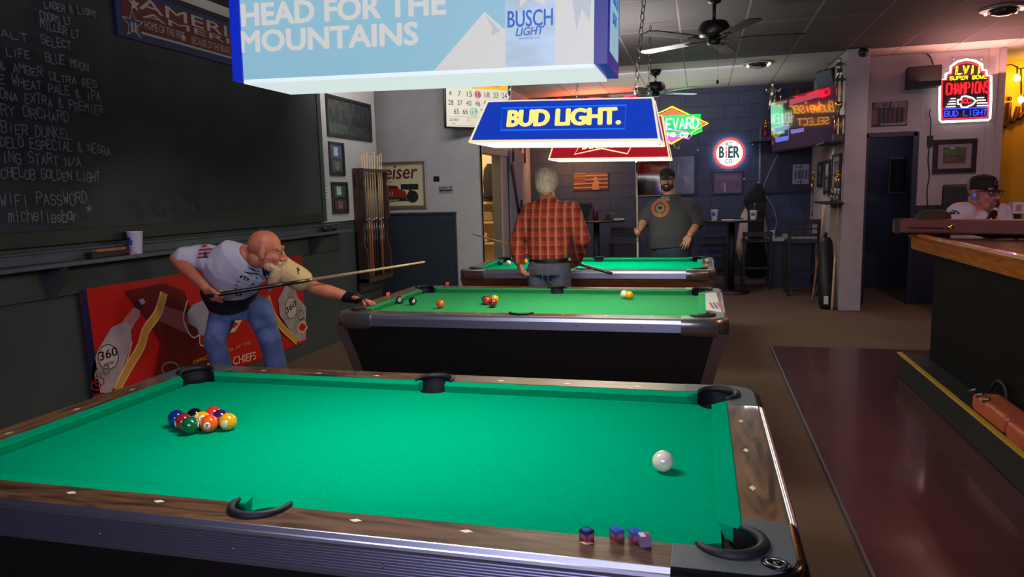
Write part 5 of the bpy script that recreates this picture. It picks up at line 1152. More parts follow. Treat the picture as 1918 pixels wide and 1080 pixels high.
legs(P3, hips, knees, ank, [a+V(0, -.2, 0) for a in ank], (.125, .092, .075), m_jean3, top3)
ct = aty(1192.5, 322, Y3-.25); ce = aty(1194.5, 478, Y3-.25); d = (ce-ct).normalized(); cue('pale pool cue held upright by the large person in the cap', ct+d*1.47, ct, mat('white cue butt', (150, 146, 142), .35))
# ---- drinker at the bar end
m_sk4 = mat('pinkish skin', (186, 118, 108), .5, noise=(16, .08)); m_wt = mat('white shirt lilac', (204, 196, 210), .85, bump=(60, .08))
Y4 = 5.2; rt = aty(1836, 420, Y4); P4 = thing('person', 'person in dark cap, glasses and white tee drinking behind the bar end', 'person', (rt.x, Y4, 0)); mats_skin[P4.name] = m_sk4
hd = aty(1842, 362, Y4); nkb = aty(1836, 392, Y4+.02); chs = aty(1834, 425, Y4+.02); pel = V(chs.x, Y4+.05, .80); shA, shB = aty(1796, 400, Y4-.05), aty(1876, 402, Y4+.06); sd = (shB-shA).normalized()
fw = V(.56, -.82, -.03).normalized(); up = V(.03, 0, 1); rgt = fw.cross(up).normalized(); up = rgt.cross(fw); HM = Matrix(((rgt.x, fw.x, up.x, hd.x), (rgt.y, fw.y, up.y, hd.y), (rgt.z, fw.z, up.z, hd.z), (0, 0, 0, 1)))
hips = [pel+V(-.09, 0, 0), pel+V(.09, 0, 0)]; knees = [pel+V(-.10, -.13, -.36), pel+V(.10, -.13, -.36)]; ank = [k+V(0, .14, -.35) for k in knees]
elA = shA+V(-.07, .02, -.28); elB = shB+V(.05, -.06, -.28); wrA = elA+V(.16, -.08, .06); bt = aty(1855, 392, Y4-.20); wrB = bt+V(.06, .06, -.20)
mb = MB(); head_geo(mb, HM, 1.16); limb(mb, [nkb, hd+V(0, .01, -.07)], [.070, .064]); trunk(mb, [(pel, .17, .12, sd), (pel.lerp(chs, .5), .18, .13, sd), (chs, .18, .12, sd), (nkb, .09, .07, sd)])
for s_, e_, w_ in ((shA, elA, wrA), (shB, elB, wrB)): limb(mb, [s_, e_, e_.lerp(w_, .4), w_], [.062, .048, .046, .030])
for h, k, a in zip(hips, knees, ank): limb(mb, [h, k, a], [.08, .06, .045])
hand(mb, wrA, V(.9, -.3, .05), V(0, -.2, -1), 1, (.3, .35, .4, .45)); hand(mb, wrB, V(-.35, -.2, .9), V(-.8, -.3, -.2), 1, (.9, .95, 1, 1))
attach('body', remesh(mb, .006, [m_sk4], None, 2), P4); eyes(P4, HM, 1.16); S = HM @ Matrix.Scale(1.16, 4)
cap(P4, S @ Matrix.Scale(.95, 4), mat('black trucker cap', (26, 24, 28), .8), None, .055); mb = MB(); mb.lathe([(.0862, .03), (.088, .05), (.0842, .086)], mat('grey cap mesh', (150, 140, 144), .8), 12, S @ Matrix.Translation((0, -.012, 0)), a0=PI+.35, a1=2*PI-.35, sx=.98, sy=1.14); mb.build('cap_mesh', P4)
mb = MB(); tp = S @ V(0, .092, .075); Mc = basis(rgt, up, tp); mb.tube([Mc @ V(.018*math.cos(t), .016*math.sin(t), .004) for t in [2*PI*i/16 for i in range(16)]], .003, mat('cap badge', (140, 136, 140), .6), 5, True); mb.build('cap_badge', P4)
mb = MB(); m_gl = mat('black glasses frame', (22, 16, 18), .3)
for sx in (-1, 1):
    mb.tube([S @ V(sx*(.034+x), .098-abs(x)*.25, .008+z) for x, z in ((-.024, .013), (.026, .015), (.026, -.012), (.016, -.017), (-.016, -.016), (-.024, -.010))], .0032, m_gl, 6, True); mb.tube([S @ V(sx*.060, .090, .018), S @ V(sx*.082, .04, .016), S @ V(sx*.086, -.005, .008)], .003, m_gl, 6)
mb.tube([S @ V(-.011, .103, .014), S @ V(0, .108, .017), S @ V(.011, .103, .014)], .003, m_gl, 6); mb.build('glasses', P4)
mb = MB()
for c, r in (((0, .070, -.108), (.034, .034, .028)), ((0, .060, -.135), (.028, .028, .030)), ((0, .098, -.047), (.030, .010, .008)), ((.028, .088, -.068), (.008, .010, .022)), ((-.028, .088, -.068), (.008, .010, .022))): mb.ball((0, 0, 0), r, DUM, 14, S @ Matrix.Translation(c))
attach('beard', fold(remesh(mb, .005, [mat('grey goatee', (120, 100, 98), .95, noise=(60, .3))], None, 1), .003, 60), P4)
mb = MB(); mb.ball((0, 0, 0), (.010, .012, .014), mat('blue earbud', (40, 80, 230), .3, emit=(30, 80, 255), es=.6), 10, S @ Matrix.Translation((.088, .004, -.014))); mb.build('earbud', P4)
mb = MB(); trunk(mb, [(pel, .21, .16, sd), (pel.lerp(chs, .5), .215, .16, sd), (chs, .215, .15, sd), (chs.lerp(nkb, .6), .20, .12, sd), (nkb+V(0, 0, -.01), .10, .085, sd)])
limb(mb, [shA-(shA-shB)*.12, shA, shA.lerp(elA, .7)], [.10, .095, .088]); limb(mb, [shB+(shA-shB)*.12, shB, shB.lerp(elB, .7)], [.10, .092, .086])
me4 = fold(remesh(mb, .010, [m_wt], None, 4), .006, 8); attach('tee_shirt', me4.copy(), P4)
Ds = basis((1, 0, 0), (0, 0, 1), aty(1779, 398, 4.9)); decal(P4, 'sleeve_print', me4, [(([(.06+r*math.cos(t), -.02+r*.6*math.sin(t)) for r in (.045, .06) for t in [PI*k/10 for k in range(11)]], [(k, k+1, k+12, k+11) for k in range(10)]), mat('shirt navy print', (50, 40, 66), .85), .003), (gridshape(.03, -.02, .09, .0, 5), mat('shirt navy print', (50, 40, 66), .85), .003)], Ds)
legs(P4, hips, knees, ank, [a+V(0, -.2, 0) for a in ank], (.105, .082, .068), m_jean3, None)
BT = thing('beer_bottle', 'brown beer bottle with pale label tipped at the drinker\'s mouth', 'bottle', tuple(bt)); ax = (S @ V(0, .118, -.062)-bt).normalized(); n_ = (S @ V(0, .118, -.062)-bt).length
bb = S @ V(0, .118, -.062); dn = (bt+V(.0, 0, -.10)-bb).normalized(); Bp = lambda t: bb+dn*t
MB().tube([Bp(.0), Bp(.012), Bp(.013), Bp(.07), Bp(.10), Bp(.115), Bp(.22), Bp(.225)], [.013, .013, .012, .014, .026, .031, .031, .026], mat('amber bottle', (60, 22, 14), .08, coat=.6), 16).build('glass', BT); MB().tube([Bp(.055), Bp(.085)], [.0145, .021], m_paper, 16).build('label', BT)
SB = thing('counter_stool', 'dark bar stool under the drinker behind the bar end', 'stool', (pel.x, pel.y, 0), group='dark counter stools')
MB().lathe([(0, .66), (.18, .66), (.19, .69), (.17, .71), (0, .71)], m_black, 24, Matrix.Translation((pel.x, pel.y, 0))).build('seat', SB)
for sx in (-1, 1):
    for sy in (-1, 1): MB().bar((pel.x+sx*.20, pel.y+sy*.20, 0), (pel.x+sx*.11, pel.y+sy*.11, .66), .03, .03, m_black).build('leg', SB)

# ---------------------------------------------------------------- signs and pictures on the back wall
YBW = 10.528
f, M = pl('y', YBW-.03)
def neon(name, col, es=6.): return mat('neon '+name, col, .4, emit=col, es=es*KN)
n_w = neon('white', (255, 245, 240), 3.); n_y = neon('yellow', (255, 220, 40), 2.2); n_g = neon('green', (30, 235, 110), 1.3); n_r = neon('red', (255, 30, 40), 2.5); n_b = neon('blue', (40, 60, 255), 2.5); n_m = neon('magenta', (215, 110, 235), 1.8)
BV = thing('neon_sign', 'green and yellow diamond neon brewery sign on the back wall', 'neon sign', tuple(M @ Vector((*f(1259, 268), 0))), group='neon signs')
mb = MB()
def npoly(mb, pts, m, lift): mb.poly([M @ Vector((*f(*p), lift)) for p in pts], m)
npoly(mb, [(1193, 233), (1259, 203), (1322, 231), (1258, 266)], mat('sign salmon panel', (200, 110, 70), .5, emit=(225, 120, 70), es=.55), .0)
npoly(mb, [(1196, 247), (1194, 224), (1311, 217), (1312, 247), (1298, 249)], mat('sign green panel', (10, 160, 90), .5, emit=(12, 190, 96), es=.75), .004)
npoly(mb, [(1214, 247), (1293, 244), (1262, 266), (1256, 266)], mat('sign magenta panel', (190, 90, 190), .5, emit=(205, 100, 205), es=.6), .003)
mb.build('panel', BV)
def ntube(pts, r, m, lift=.02, closed=True): return MB().tube([M @ Vector((*f(*p), lift)) for p in pts], r, m, 6, closed)
ntube([(1188, 233), (1259, 200), (1326, 231), (1258, 269)], .014, n_y, .012).build('diamond_tube', BV)
ntube([(1198, 249), (1196, 222), (1312, 215), (1314, 246), (1300, 251)], .014, n_g, .02).build('banner_tube', BV)
mb = MB(); line2(mb, 'BOULEVARD', f, M, (1199, 244), (1308, 240), 19, n_w, .009, .03, tube=True); mb.build('lettering', BV)
ntube([(1212, 250), (1252, 242), (1288, 248), (1296, 254), (1290, 260), (1252, 251), (1216, 256)], .010, n_m, .02).build('arc_tube', BV)
mb = MB(); line2(mb, 'BREWING CO', f, M, (1212, 254), (1288, 257), 7, n_w, .006, .035, tube=True); mb.build('sub_lettering', BV)
lamp('neon_spill', 'AREA', tuple(M @ Vector((*f(1275, 232), .10))), 3.0, (.2, 1, .55), .5, (-PI/2, 0, 0))
mb = MB().tube([M @ Vector((*f(x, y), .0)) for x, y in ((1262, 270), (1264, 276), (1270, 279), (1271, 272), (1273, 279))], .006, m_whiteP, 5); mb.build('cord', BV)
c = f(1366, 287); r = (f(1366, 287)-f(1366, 258)).length; T0 = M @ Matrix.Translation((c.x, c.y, 0))
KC = thing('round_lit_sign', 'round backlit beer sign with red rim and white face on the back wall', 'sign', tuple(T0 @ Vector((0, -r, 0))))
n_face = mat('lit white sign face', (240, 245, 250), .4, emit=(240, 246, 250), es=1.0); n_rim = mat('lit red rim', (226, 80, 66), .4, emit=(226, 84, 70), es=.95); m_slate = mat('sign slate letters', (40, 70, 82), .5, emit=(40, 72, 84), es=.6)
MB().lathe([(0, .045), (r*.84, .045), (r*.84, .04), (0, .04)], n_face, 40, T0).build('face', KC)
MB().lathe([(r*.84, .05), (r, .045), (r, .02), (r*.84, .02), (r*.84, .05)], n_rim, 40, T0, caps=False).build('rim', KC)
MB().lathe([(r*.9, .018), (r*.94, .012), (r*.9, -.01)], mat('halo tube', (190, 225, 255), .4, emit=(160, 210, 255), es=16*KN), 40, T0, caps=False).build('halo', KC)
mb = MB()
def kct(t, p0, p1, h, m, b): a = f(*p0); bb = f(*p1); mb.text(t, M @ Matrix.Translation((a.x, a.y, 0)), bb.x-a.x, h*(f(0, 300)-f(0, 301)).length, m, b, 0, 1, .047)
kct('KC', (1360, 274), (1371, 274), 6, m_slate, .01); kct('B', (1346.5, 295.5), (1356, 295.5), 15.5, m_slate, .04); kct('i', (1358.5, 295.5), (1361.5, 295.5), 14.5, n_rim, .03); kct('ER', (1363.5, 295.5), (1385, 295.5), 15.5, m_slate, .04); kct('CO', (1358.5, 306), (1371, 306), 6, m_slate, .01)
mb.build('lettering', KC)
# wooden flag
f, M = pl('y', YBW-.002)
a, b = f(1075, 357), f(1139, 322); FW = thing('wooden_flag', 'rustic carved wooden stars-and-stripes flag on the back wall', 'flag', tuple(M @ Vector(((a.x+b.x)/2, a.y, 0))))
m_fl = wood('flag pale wood', (150, 92, 56), (186, 126, 82), .6, 'X', 4); m_fd = wood('flag burnt wood', (84, 34, 26), (112, 48, 34), .6, 'X', 4)
mb = MB(); n = 9; hh = (b.y-a.y)/n
for i in range(n): rect2(mb, (a.x, a.y+i*hh), (b.x, a.y+(i+1)*hh-.004), m_fd if i % 2 == 0 else m_fl, M, 0, .02+.008*(i % 2))
mb.build('stripes', FW, bevel=.002)
mb = MB(); rect2(mb, (a.x, a.y+hh*4), (a.x+(b.x-a.x)*.36, b.y), m_fd, M, .02, .03)
for i in range(6):
    for j in range(4): star(mb, (a.x+.025+i*.033, a.y+hh*4.6+j*.045), .014, m_fl, M, .031)
mb.build('canton', FW); mb = MB()
u = lambda x, y: M @ Vector((a.x+(b.x-a.x)*x, a.y+(b.y-a.y)*y, .036))
mb.poly([u(*p) for p in ((.55, .02), (.55, .4), (.6, .5), (.58, .66), (.64, .78), (.70, .68), (.69, .55), (.78, .45), (.74, .3), (.76, .02))], m_fl); mb.build('soldier_relief', FW)
# mirror-backed bar pictures
m_mir = mat('dark bar mirror', (96, 92, 100), .06, 1.)
def art_mir(mb, a, b, M, z):
    q(mb, a, b, 0, 0, 1, 1, m_mir, M, z-.001)
picture('bar_mirror', 'dark glass bar mirror reflecting the red lamp, behind the man in the cap', 'y', YBW-.002, (1190, 368), (1256, 300), .012, m_steel, art_mir, .02, 'mirror')
def art_ball(mb, a, b, M, z):
    q(mb, a, b, 0, 0, 1, 1, mat('navy photo', (46, 50, 74), .2, noise=(6, .5, 6)), M, z-.001)
    for x, y, w, h in ((.2, .35, .03, .5), (.35, .5, .05, .3), (.5, .4, .4, .05), (.6, .2, .3, .2), (.7, .62, .25, .1)): q(mb, a, b, x, y, x+w, y+h, mat('photo pale', (120, 122, 140), .4, noise=(20, .4)), M, z)
picture('picture_frame', 'navy framed photo at the right of the bar mirror on the back wall', 'y', YBW-.002, (1250, 366), (1304, 288), .03, mat('navy frame', (34, 34, 58), .4), art_ball)
def art_champ(mb, a, b, M, z):
    q(mb, a, b, 0, 0, 1, 1, mat('mauve print', (98, 70, 100), .4, noise=(10, .35, 5)), M, z-.001)
    q(mb, a, b, .36, .05, .44, .5, mat('mauve pale', (150, 130, 156), .5), M, z); mb.text('CHAMPIONS', M @ Matrix.Translation((a.x+.05, a.y+(b.y-a.y)*.66, 0)), (b.x-a.x)-.1, .06, mat('mauve letters', (140, 112, 140), .5), .01, 0, 1, z+.001)
picture('picture_frame', 'navy framed champions print hanging below the round lit sign', 'y', YBW-.002, (1334, 364), (1392, 319), .025, mat('navy frame', (34, 34, 58), .4), art_champ)
mb = MB(); f, M = pl('y', YBW-.014); a, b = f(1484, 345), f(1516, 307); rect2(mb, a, b, mat('notice paper', (168, 166, 182), .8), M, 0, .002)
for i in range(5): rect2(mb, (a.x+.03+i*.05, a.y+.08), (a.x+.06+i*.05, b.y-.09), mat('notice ink', (96, 92, 110), .8), M, .002, .0026)
rect2(mb, (a.x+.03, b.y-.05), (b.x-.08, b.y-.035), mat('notice ink', (96, 92, 110), .8), M, .002, .0026); rect2(mb, (a.x+.06, a.y+.03), (b.x-.08, a.y+.045), mat('notice ink', (96, 92, 110), .8), M, .002, .0026)
solo('notice_sheet', mb, 'printed schedule sheet taped on the navy panel under the television', 'notice')
# panelled part of the back wall, conduit, ledge
mb = MB(); a, b = f(1426, 358), f(1536, 150); rect2(mb, a, (b.x, CEIL-.02), m_navy2, M, -.013, 0)
for px in (1462, 1500): x = f(px, 300).x; rect2(mb, (x, a.y), (x+.01, CEIL-.02), m_black, M, 0, .003)
rect2(mb, (a.x, a.y-.03), (b.x, a.y), m_black, M, -.013, .02); o = struct('wall_panel', mb)
x = f(1424, 300).x; mb = MB().tube([(x, YBW-.03, .9), (x, YBW-.03, 2.45)], .022, mat('grey conduit', (104, 108, 124), .4), 8); solo('conduit_pipe', mb, 'grey vertical conduit pipe on the back wall left of the television', 'pipe')
mb = MB().tube(bez([tuple(M @ Vector((*f(px, py), .012))) for px, py in ((1457, 290), (1449, 305), (1432, 345), (1432, 362), (1446, 385), (1454, 410), (1452, 430), (1444, 440))]), .008, mat('pale cable', (150, 148, 156), .5), 6)
solo('power_cable', mb, 'pale cable drooping from the television down the back wall', 'cable')
for px, py in ((1307, 281), (1410, 270), (1394, 335)): p = M @ Vector((*f(px, py), .012)); solo('thumbtack', MB().ball(p, .014, m_paper, 8), {1307: 'small white tack on the back wall left of the round sign', 1410: 'small white tack on the back wall right of the round sign', 1394: 'small white tack right of the champions print'}[px], 'tack')
# red and yellow neon whose mirror image shows on the television
tbl, tbr, ttr, ttl = aty(1445, 287, 9.75), aty(1570, 268, 8.45), aty(1567, 158, 8.45), aty(1443, 190, 9.75)
TX = (tbr-tbl).normalized(); TYv = ((ttl-tbl)+(ttr-tbr)).normalized(); TM = basis(TX, TYv, tbl); TN = TM.to_3x3() @ Vector((0, 0, 1)); TW = (tbr-tbl).length; TH = ((ttl-tbl).length+(ttr-tbr).length)/2
def refl(px, py, Y):
    d = ray(px, py); t = (tbl-CAM).dot(TN)/d.dot(TN); p = CAM+d*t; d = d-2*d.dot(TN)*TN; return p+d*((Y-p.y)/d.y)
r0, r1 = refl(1562, 207, YBW-.06), refl(1481, 214, YBW-.06)      # where the mirrored words come from
s0, s1 = refl(1553, 216, YBW-.06), refl(1496, 226, YBW-.06)
Wn = abs(r1.x-r0.x)
NS = thing('neon_sign', 'red and yellow neon beer sign high on the back wall, hidden behind the blue lamp', 'neon sign', (r0.x, YBW, r0.z), group='neon signs')
xN = max(-.70, min(r0.x, r1.x)); Mn = basis((1, 0, 0), (0, 0, 1), (xN, YBW-.06, 0)); x0 = 0; zb0 = (r0.z+r1.z)/2
n_amb = neon('amber', (255, 176, 20), 5.); n_red2 = neon('hot red', (255, 24, 50), 6.)
mb = MB(); hN = Wn*.12
for ln in glyphs('Budweiser'.replace('B', 'B'), Wn, hN, 0, .35): mb.tube([Mn @ Vector((x, y+zb0, 0)) for x, y in ln], .011, n_amb, 6)
mb.build('script_tube', NS); mb = MB()
for ln in glyphs('SELECT', Wn*.72, hN*.62, 0, 0): mb.tube([Mn @ Vector((x+Wn*.14, y+zb0-hN*1.15, 0)) for x, y in ln], .009, n_amb, 6)
mb.build('lettering', NS)
mb = MB(); zz = zb0+hN*1.35
mb.tube(bez([Mn @ Vector((Wn*u, zz+hN*v, 0)) for u, v in ((.10, .35), (.3, .1), (.5, .45), (.72, .08), (.95, .3), (.9, .9), (.72, .5), (.5, .85), (.3, .55), (.12, .9), (.10, .35))]), .016, n_red2, 6)
for v in (.3, .5, .7): mb.tube([Mn @ Vector((Wn*.22, zz+hN*v, 0)), Mn @ Vector((Wn*.45, zz+hN*v, 0))], .014, n_red2, 6)
mb.build('crown_tube', NS); MB().box((xN+Wn/2, YBW-.02, zb0+hN*.75), (Wn*1.02, .03, hN*4.2), m_black).build('backing', NS)
lamp('red_neon_spill', 'AREA', (min(r0.x, r1.x)+Wn/2, YBW-.25, 2.72), 22, (1, .12, .05), .5, (math.radians(160), 0, 0))
lamp('amber_neon_spill', 'AREA', (.0, YBW-.7, 2.2), 12, (1, .5, .2), .9, (math.radians(75), 0, 0))
# ---------------------------------------------------------------- television
TV = thing('television', 'wall mounted television glowing red and orange with a bracket chart, in the far corner', 'television', tuple(tbl))
mb = MB().box((TW/2, TH/2, -.018), (TW, TH, .026), m_blackgl, TM); mb.build('case', TV, bevel=.006)
m_tv = mat('television glass', (12, 10, 16), .02, coat=1., emit=(34, 22, 46), es=.9)
MB().box((TW/2, TH/2+.01, -.003), (TW-.03, TH-.04, .006), m_tv, TM).build('screen', TV)
m_lil = mat('lilac chart box', (90, 84, 150), .2, emit=(98, 92, 170), es=.75); m_blu = mat('blue chart box', (70, 90, 190), .2, emit=(76, 98, 205), es=.9); m_pch = mat('dim red chart box', (150, 60, 80), .2, emit=(150, 62, 84), es=.35)
f = lambda px, py: (lambda d: TM.inverted() @ (CAM+d*((tbl-CAM).dot(TN)/d.dot(TN))))(ray(px, py))
mb = MB()
for pts, m in ((((1451, 240), (1476, 234), (1476, 242), (1452, 248)), m_lil), (((1452, 258), (1476, 254), (1477, 262), (1453, 267)), m_blu), (((1481, 243), (1506, 239), (1506, 246), (1482, 251)), m_lil), (((1452, 192), (1474, 187), (1475, 192), (1453, 197)), m_pch), (((1478, 187), (1535, 172), (1536, 181), (1479, 197)), m_pch), (((1445, 246), (1448, 245), (1448, 253), (1446, 254)), m_pch), (((1446, 265), (1449, 264), (1449, 270), (1446, 271)), m_pch), (((1476, 236), (1477, 236), (1478, 259), (1477, 259)), m_lil)):
    mb.poly([TM @ Vector((f(*p).x, f(*p).y, .0012)) for p in pts], m)
mb.build('chart', TV)
MB().bar(tuple(TM @ Vector((TW*.7, TH*.5, -.05))), (3.67, 9.25, 2.3), .06, .06, m_black).build('arm', TV)
# ---------------------------------------------------------------- things on the partition (x = 3.68)
XP = 3.678
SP = thing('wall_speaker', 'black angled speaker mounted under the ceiling beside the television', 'speaker', tuple(aty(1560, 190, 8.9)))
sc_ = aty(1560, 158, 8.9); Ms = Matrix.Translation(sc_) @ Euler((math.radians(14), 0, math.radians(-62))).to_matrix().to_4x4()
MB().box((0, .02, 0), (.34, .24, .42), m_black, Ms).build('case', SP, bevel=.02); MB().box((0, -.108, 0), (.32, .02, .40), mat('speaker grille', (70, 76, 84), .7, bump=(300, .3)), Ms).build('grille', SP, bevel=.008)
MB().bar(tuple(sc_), (3.67, sc_.y, sc_.z), .05, .05, m_black).build('bracket', SP)
m_goldm = mat('trophy gold', (214, 170, 80), .2, 1.); m_silv = mat('trophy silver', (200, 195, 180), .2, 1.); m_marb = mat('trophy marble', (60, 56, 60), .3, noise=(20, .5)); m_tred = mat('trophy red column', (150, 24, 30), .25, coat=.6); m_tgold = mat('trophy gold column', (176, 120, 36), .25, .6, coat=.5); m_tblue = mat('trophy blue column', (40, 54, 130), .25, coat=.6)
def trophy(label, pb, top, colm, kind, y=None, x=None, wpx=12, on=False):
    """pb base pixel, top pixel row; stands at the depth y"""
    p = aty(*pb, y) if y else atx(*pb, x)
    if on: p.z = LASTZ[0]
    t = aty(pb[0], top, p.y); H = t.z-p.z; w = .5*wpx*(p.y-CAM.y)/FPX
    T = thing('trophy', label, 'trophy', tuple(p), group='pool trophies'); B = dict(parent=T, local=True)
    MB().box((0, 0, H*.04), (w*2, w*1.6, H*.08), m_marb).build('base', bevel=.003, **B)
    hc = {'cup': .3, 'tower': .72}.get(kind, .5)
    mb = MB()
    if kind == 'cup': mb.lathe([(w*.3, H*.08), (w*.2, H*.2), (w*.25, H*.35), (w*.8, H*.6), (w*.95, H*.9), (w*.85, H*.9), (w*.6, H*.6), (0, H*.5)], colm, 20); mb.build('cup', **B); hc = 0
    else:
        n = 1 if kind == 'single' else 2
        if kind == 'tower':
            m2 = MB()
            for i in (-1, 1): m2.lathe([(w*.36, H*.08), (w*.36, H*.28)], colm, 14, Matrix.Translation((i*w*.5, 0, 0)))
            m2.build('lower_column', **B); MB().box((0, 0, H*.295), (w*2, w*1.4, H*.03), m_marb).build('tier', bevel=.002, **B); MB().lathe([(w*.3, H*.31), (w*.2, H*.36), (w*.7, H*.42), (w*.8, H*.47), (0, H*.47)], m_goldm, 16).build('cup', **B)
        for i in range(n): mb.lathe([(w*.42/n, H*(.47 if kind == 'tower' else .08)), (w*.42/n, H*hc)], colm, 14, Matrix.Translation(((i-(n-1)/2)*w*.9, 0, 0)))
        mb.build('column', **B); MB().box((0, 0, H*(hc+.015)), (w*1.9, w*1.3, H*.03), m_marb).build('tier', bevel=.002, **B)
        h = H*(1-hc-.03); z0 = H*(hc+.03); r = h*.09; mb = MB(); gm = m_goldm if kind not in ('silver', 'tower') else m_silv
        for sx in (-1, 1): mb.tube([(sx*r*1.3, 0, z0), (sx*r*.9, 0, z0+h*.25), (sx*r*.6, 0, z0+h*.48)], [r*.6, r*.75, r*.9], gm, 8); mb.tube([(sx*r*1.2, 0, z0+h*.72), (sx*r*2.4, -r, z0+h*.6), (sx*r*2.9, -r*2, z0+h*.72)], [r*.6, r*.5, r*.35], gm, 8)
        mb.loft([[(k*r*math.cos(a), k*r*.7*math.sin(a), z0+h*zz) for a in [2*PI*i/10 for i in range(10)]] for k, zz in ((1.4, .45), (1.2, .55), (1.6, .72), (.6, .78))], gm); mb.ball((0, 0, z0+h*.88), (r, r, r*1.25), gm, 10); mb.build('figure', **B)
    if kind == 'cup':
        for sx in (-1, 1): MB().tube([(sx*w*.6, 0, H*.5), (sx*w*1.2, 0, H*.7), (sx*w*1.15, 0, H*.98)], w*.09, colm, 6).build('handle', **B)
    return T
LASTZ = [0]
def shelf_at(label, pa, pb, x=None, y=None, d=.22):
    a = atx(*pa, XP) if y is None else aty(*pa, y)
    mb = MB(); 
    if y is None: b = atx(*pb, XP); mb.box((XP-d/2, (a.y+b.y)/2, a.z), (d, abs(a.y-b.y), .025), m_black)
    else: b = aty(*pb, y); mb.box(((a.x+b.x)/2, y, a.z), (abs(b.x-a.x), d, .025), m_black)
    LASTZ[0] = a.z+.0125; return solo('trophy_shelf', mb, label, 'shelf', 'trophy shelves', bevel=.003)
shelf_at('small black shelf under tall gold trophy on the partition beside the television', (1562, 271), (1581, 269), d=.22)
trophy('very tall two-tier gold trophy with silver figure, right of the television', (1569, 266), 108, m_tgold, 'tower', x=3.615, wpx=16, on=True)
shelf_at('lower black trophy shelf on the partition above leaning cues', (1556, 378), (1581, 375), d=.2)
trophy('silver and gold trophy on the lower partition shelf', (1567, 374), 318, m_silv, 'double', x=3.62, wpx=12, on=True)
trophy('small gold trophy beside the silver one on the lower partition shelf', (1559, 374), 348, m_goldm, 'single', x=3.62, wpx=8, on=True)
shelf_at('narrow black shelf at the far end of the partition under gold trophies', (1524, 406), (1538, 405), y=10.25, d=.3)
trophy('blue and gold trophy at the far end of the partition, left one', (1523, 404), 318, m_tblue, 'single', y=10.25, wpx=6, on=True)
trophy('tall gold trophy at the far end of the partition, right one', (1532, 404), 316, m_tgold, 'double', y=10.2, wpx=9, on=True)
p = aty(1448, 262, 10.1); mb = MB().box((p.x+.15, 10.32, aty(1448, 262, 10.3).z-.012), (.9, .38, .024), m_black); solo('trophy_shelf', mb, 'black shelf on the back wall behind the television holding trophies', 'shelf', 'trophy shelves', bevel=.003)
trophy('short trophy with bright red column just left of the television', (1434, 261), 224, m_tred, 'single', y=10.3, wpx=11)
trophy('tall red trophy with silver figure rising above the television corner', (1446, 261), 152, m_tred, 'silver', y=10.3, wpx=10)
trophy('gold winged cup trophy peeking above the middle of the television', (1492, 258), 156, m_goldm, 'cup', y=10.35, wpx=12)
trophy('small silver figure trophy peeking just above the television', (1461, 261), 176, m_marb, 'silver', y=10.34, wpx=8)
def art_cert(mb, a, b, M, z):
    q(mb, a, b, 0, 0, 1, 1, mat('certificate', (170, 166, 170), .5), M, z-.001); q(mb, a, b, .15, .2, .85, .9, mat('certificate print', (96, 92, 98), .5, noise=(30, .6)), M, z)
picture('picture_frame', 'black framed certificate on the partition, nearest the pillar edge', 'X', XP-.002, (1559, 388), (1577, 286), .03, m_frk, art_cert)
picture('picture_frame', 'tall black framed set of photos on the partition, second from the pillar', 'X', XP-.002, (1545, 364), (1557, 298), .03, m_frk, art_tall((130, 126, 130), (90, 88, 96)))
picture('picture_frame', 'narrow dark frame on the partition, farthest from the pillar', 'X', XP-.002, (1533, 350), (1542, 302), .03, m_frk, art_tall((40, 40, 44), (60, 58, 60)))
# leaning cue case and sticks at the pillar foot
p = atz(1548, 578, 0); q1 = aty(1558, 445, p.y+.2); q1.x = min(q1.x, 3.56)
CS = thing('cue_case', 'long black cue bag leaning against the partition beside the white pillar', 'cue case', (p.x, p.y, 0))
mb = MB().tube([(p.x, p.y, .004), (p.x, p.y, .05), tuple(Vector(p).lerp(q1, .5)), tuple(Vector(p).lerp(q1, .93)), tuple(q1)], [.06, .075, .08, .07, .05], m_black, 12, flat=1.2); mb.build('bag', CS)
MB().box((p.x-.02, p.y-.075, .12), (.05, .01, .10), m_paper).build('tag', CS); MB().tube(bez([tuple(Vector(p).lerp(q1, t)+Vector((-.09-.04*math.sin(t*9), 0, 0))) for t in (.2, .35, .5, .65, .8)]), .012, mat('webbing strap', (60, 58, 56), .8), 6).build('strap', CS)
MB().tube([tuple(q1), tuple(q1+Vector((0, 0, .07)))], .02, m_black, 8).build('handle', CS)
a = atz(1521, 566, 0); cue('brown cue leaning left of the black cue bag at the partition', (a.x, a.y, .004), (3.645, a.y+.25, 1.42), m_cuer, 'cues leaning at the partition')
a = atz(1531, 562, 0); cue('thin cue leaning behind the black cue bag at the partition', (a.x+.02, a.y, .004), (3.65, a.y+.35, 1.38), m_cuer, 'cues leaning at the partition')
a = Vector((3.61, 7.97, .004)); cue('pale cue leaning between black cue bag and white pillar edge', a, (3.655, 8.02, 1.42), m_cuew, 'cues leaning at the partition')
# security camera on the pillar
SCm = thing('security_camera', 'small black dome camera at the top of the white pillar', 'camera', tuple(aty(1617, 98, 7.9)))
p = aty(1617, 98, 7.9); Mc = Matrix.Translation(p) @ Matrix.Rotation(PI/2, 4, 'X')
MB().lathe([(0, .05), (.035, .045), (.05, .02), (.055, 0)], m_black, 20, Mc).build('dome', SCm); MB().lathe([(.02, .052), (.012, .06), (0, .06)], m_blackgl, 14, Mc).build('lens', SCm); MB().tube([tuple(p+Vector((0, -.01, .03))), tuple(p+Vector((-.03, -.008, .10))), tuple(p+Vector((-.04, -.008, CEIL-p.z)))], .005, m_black, 5).build('cord', SCm)
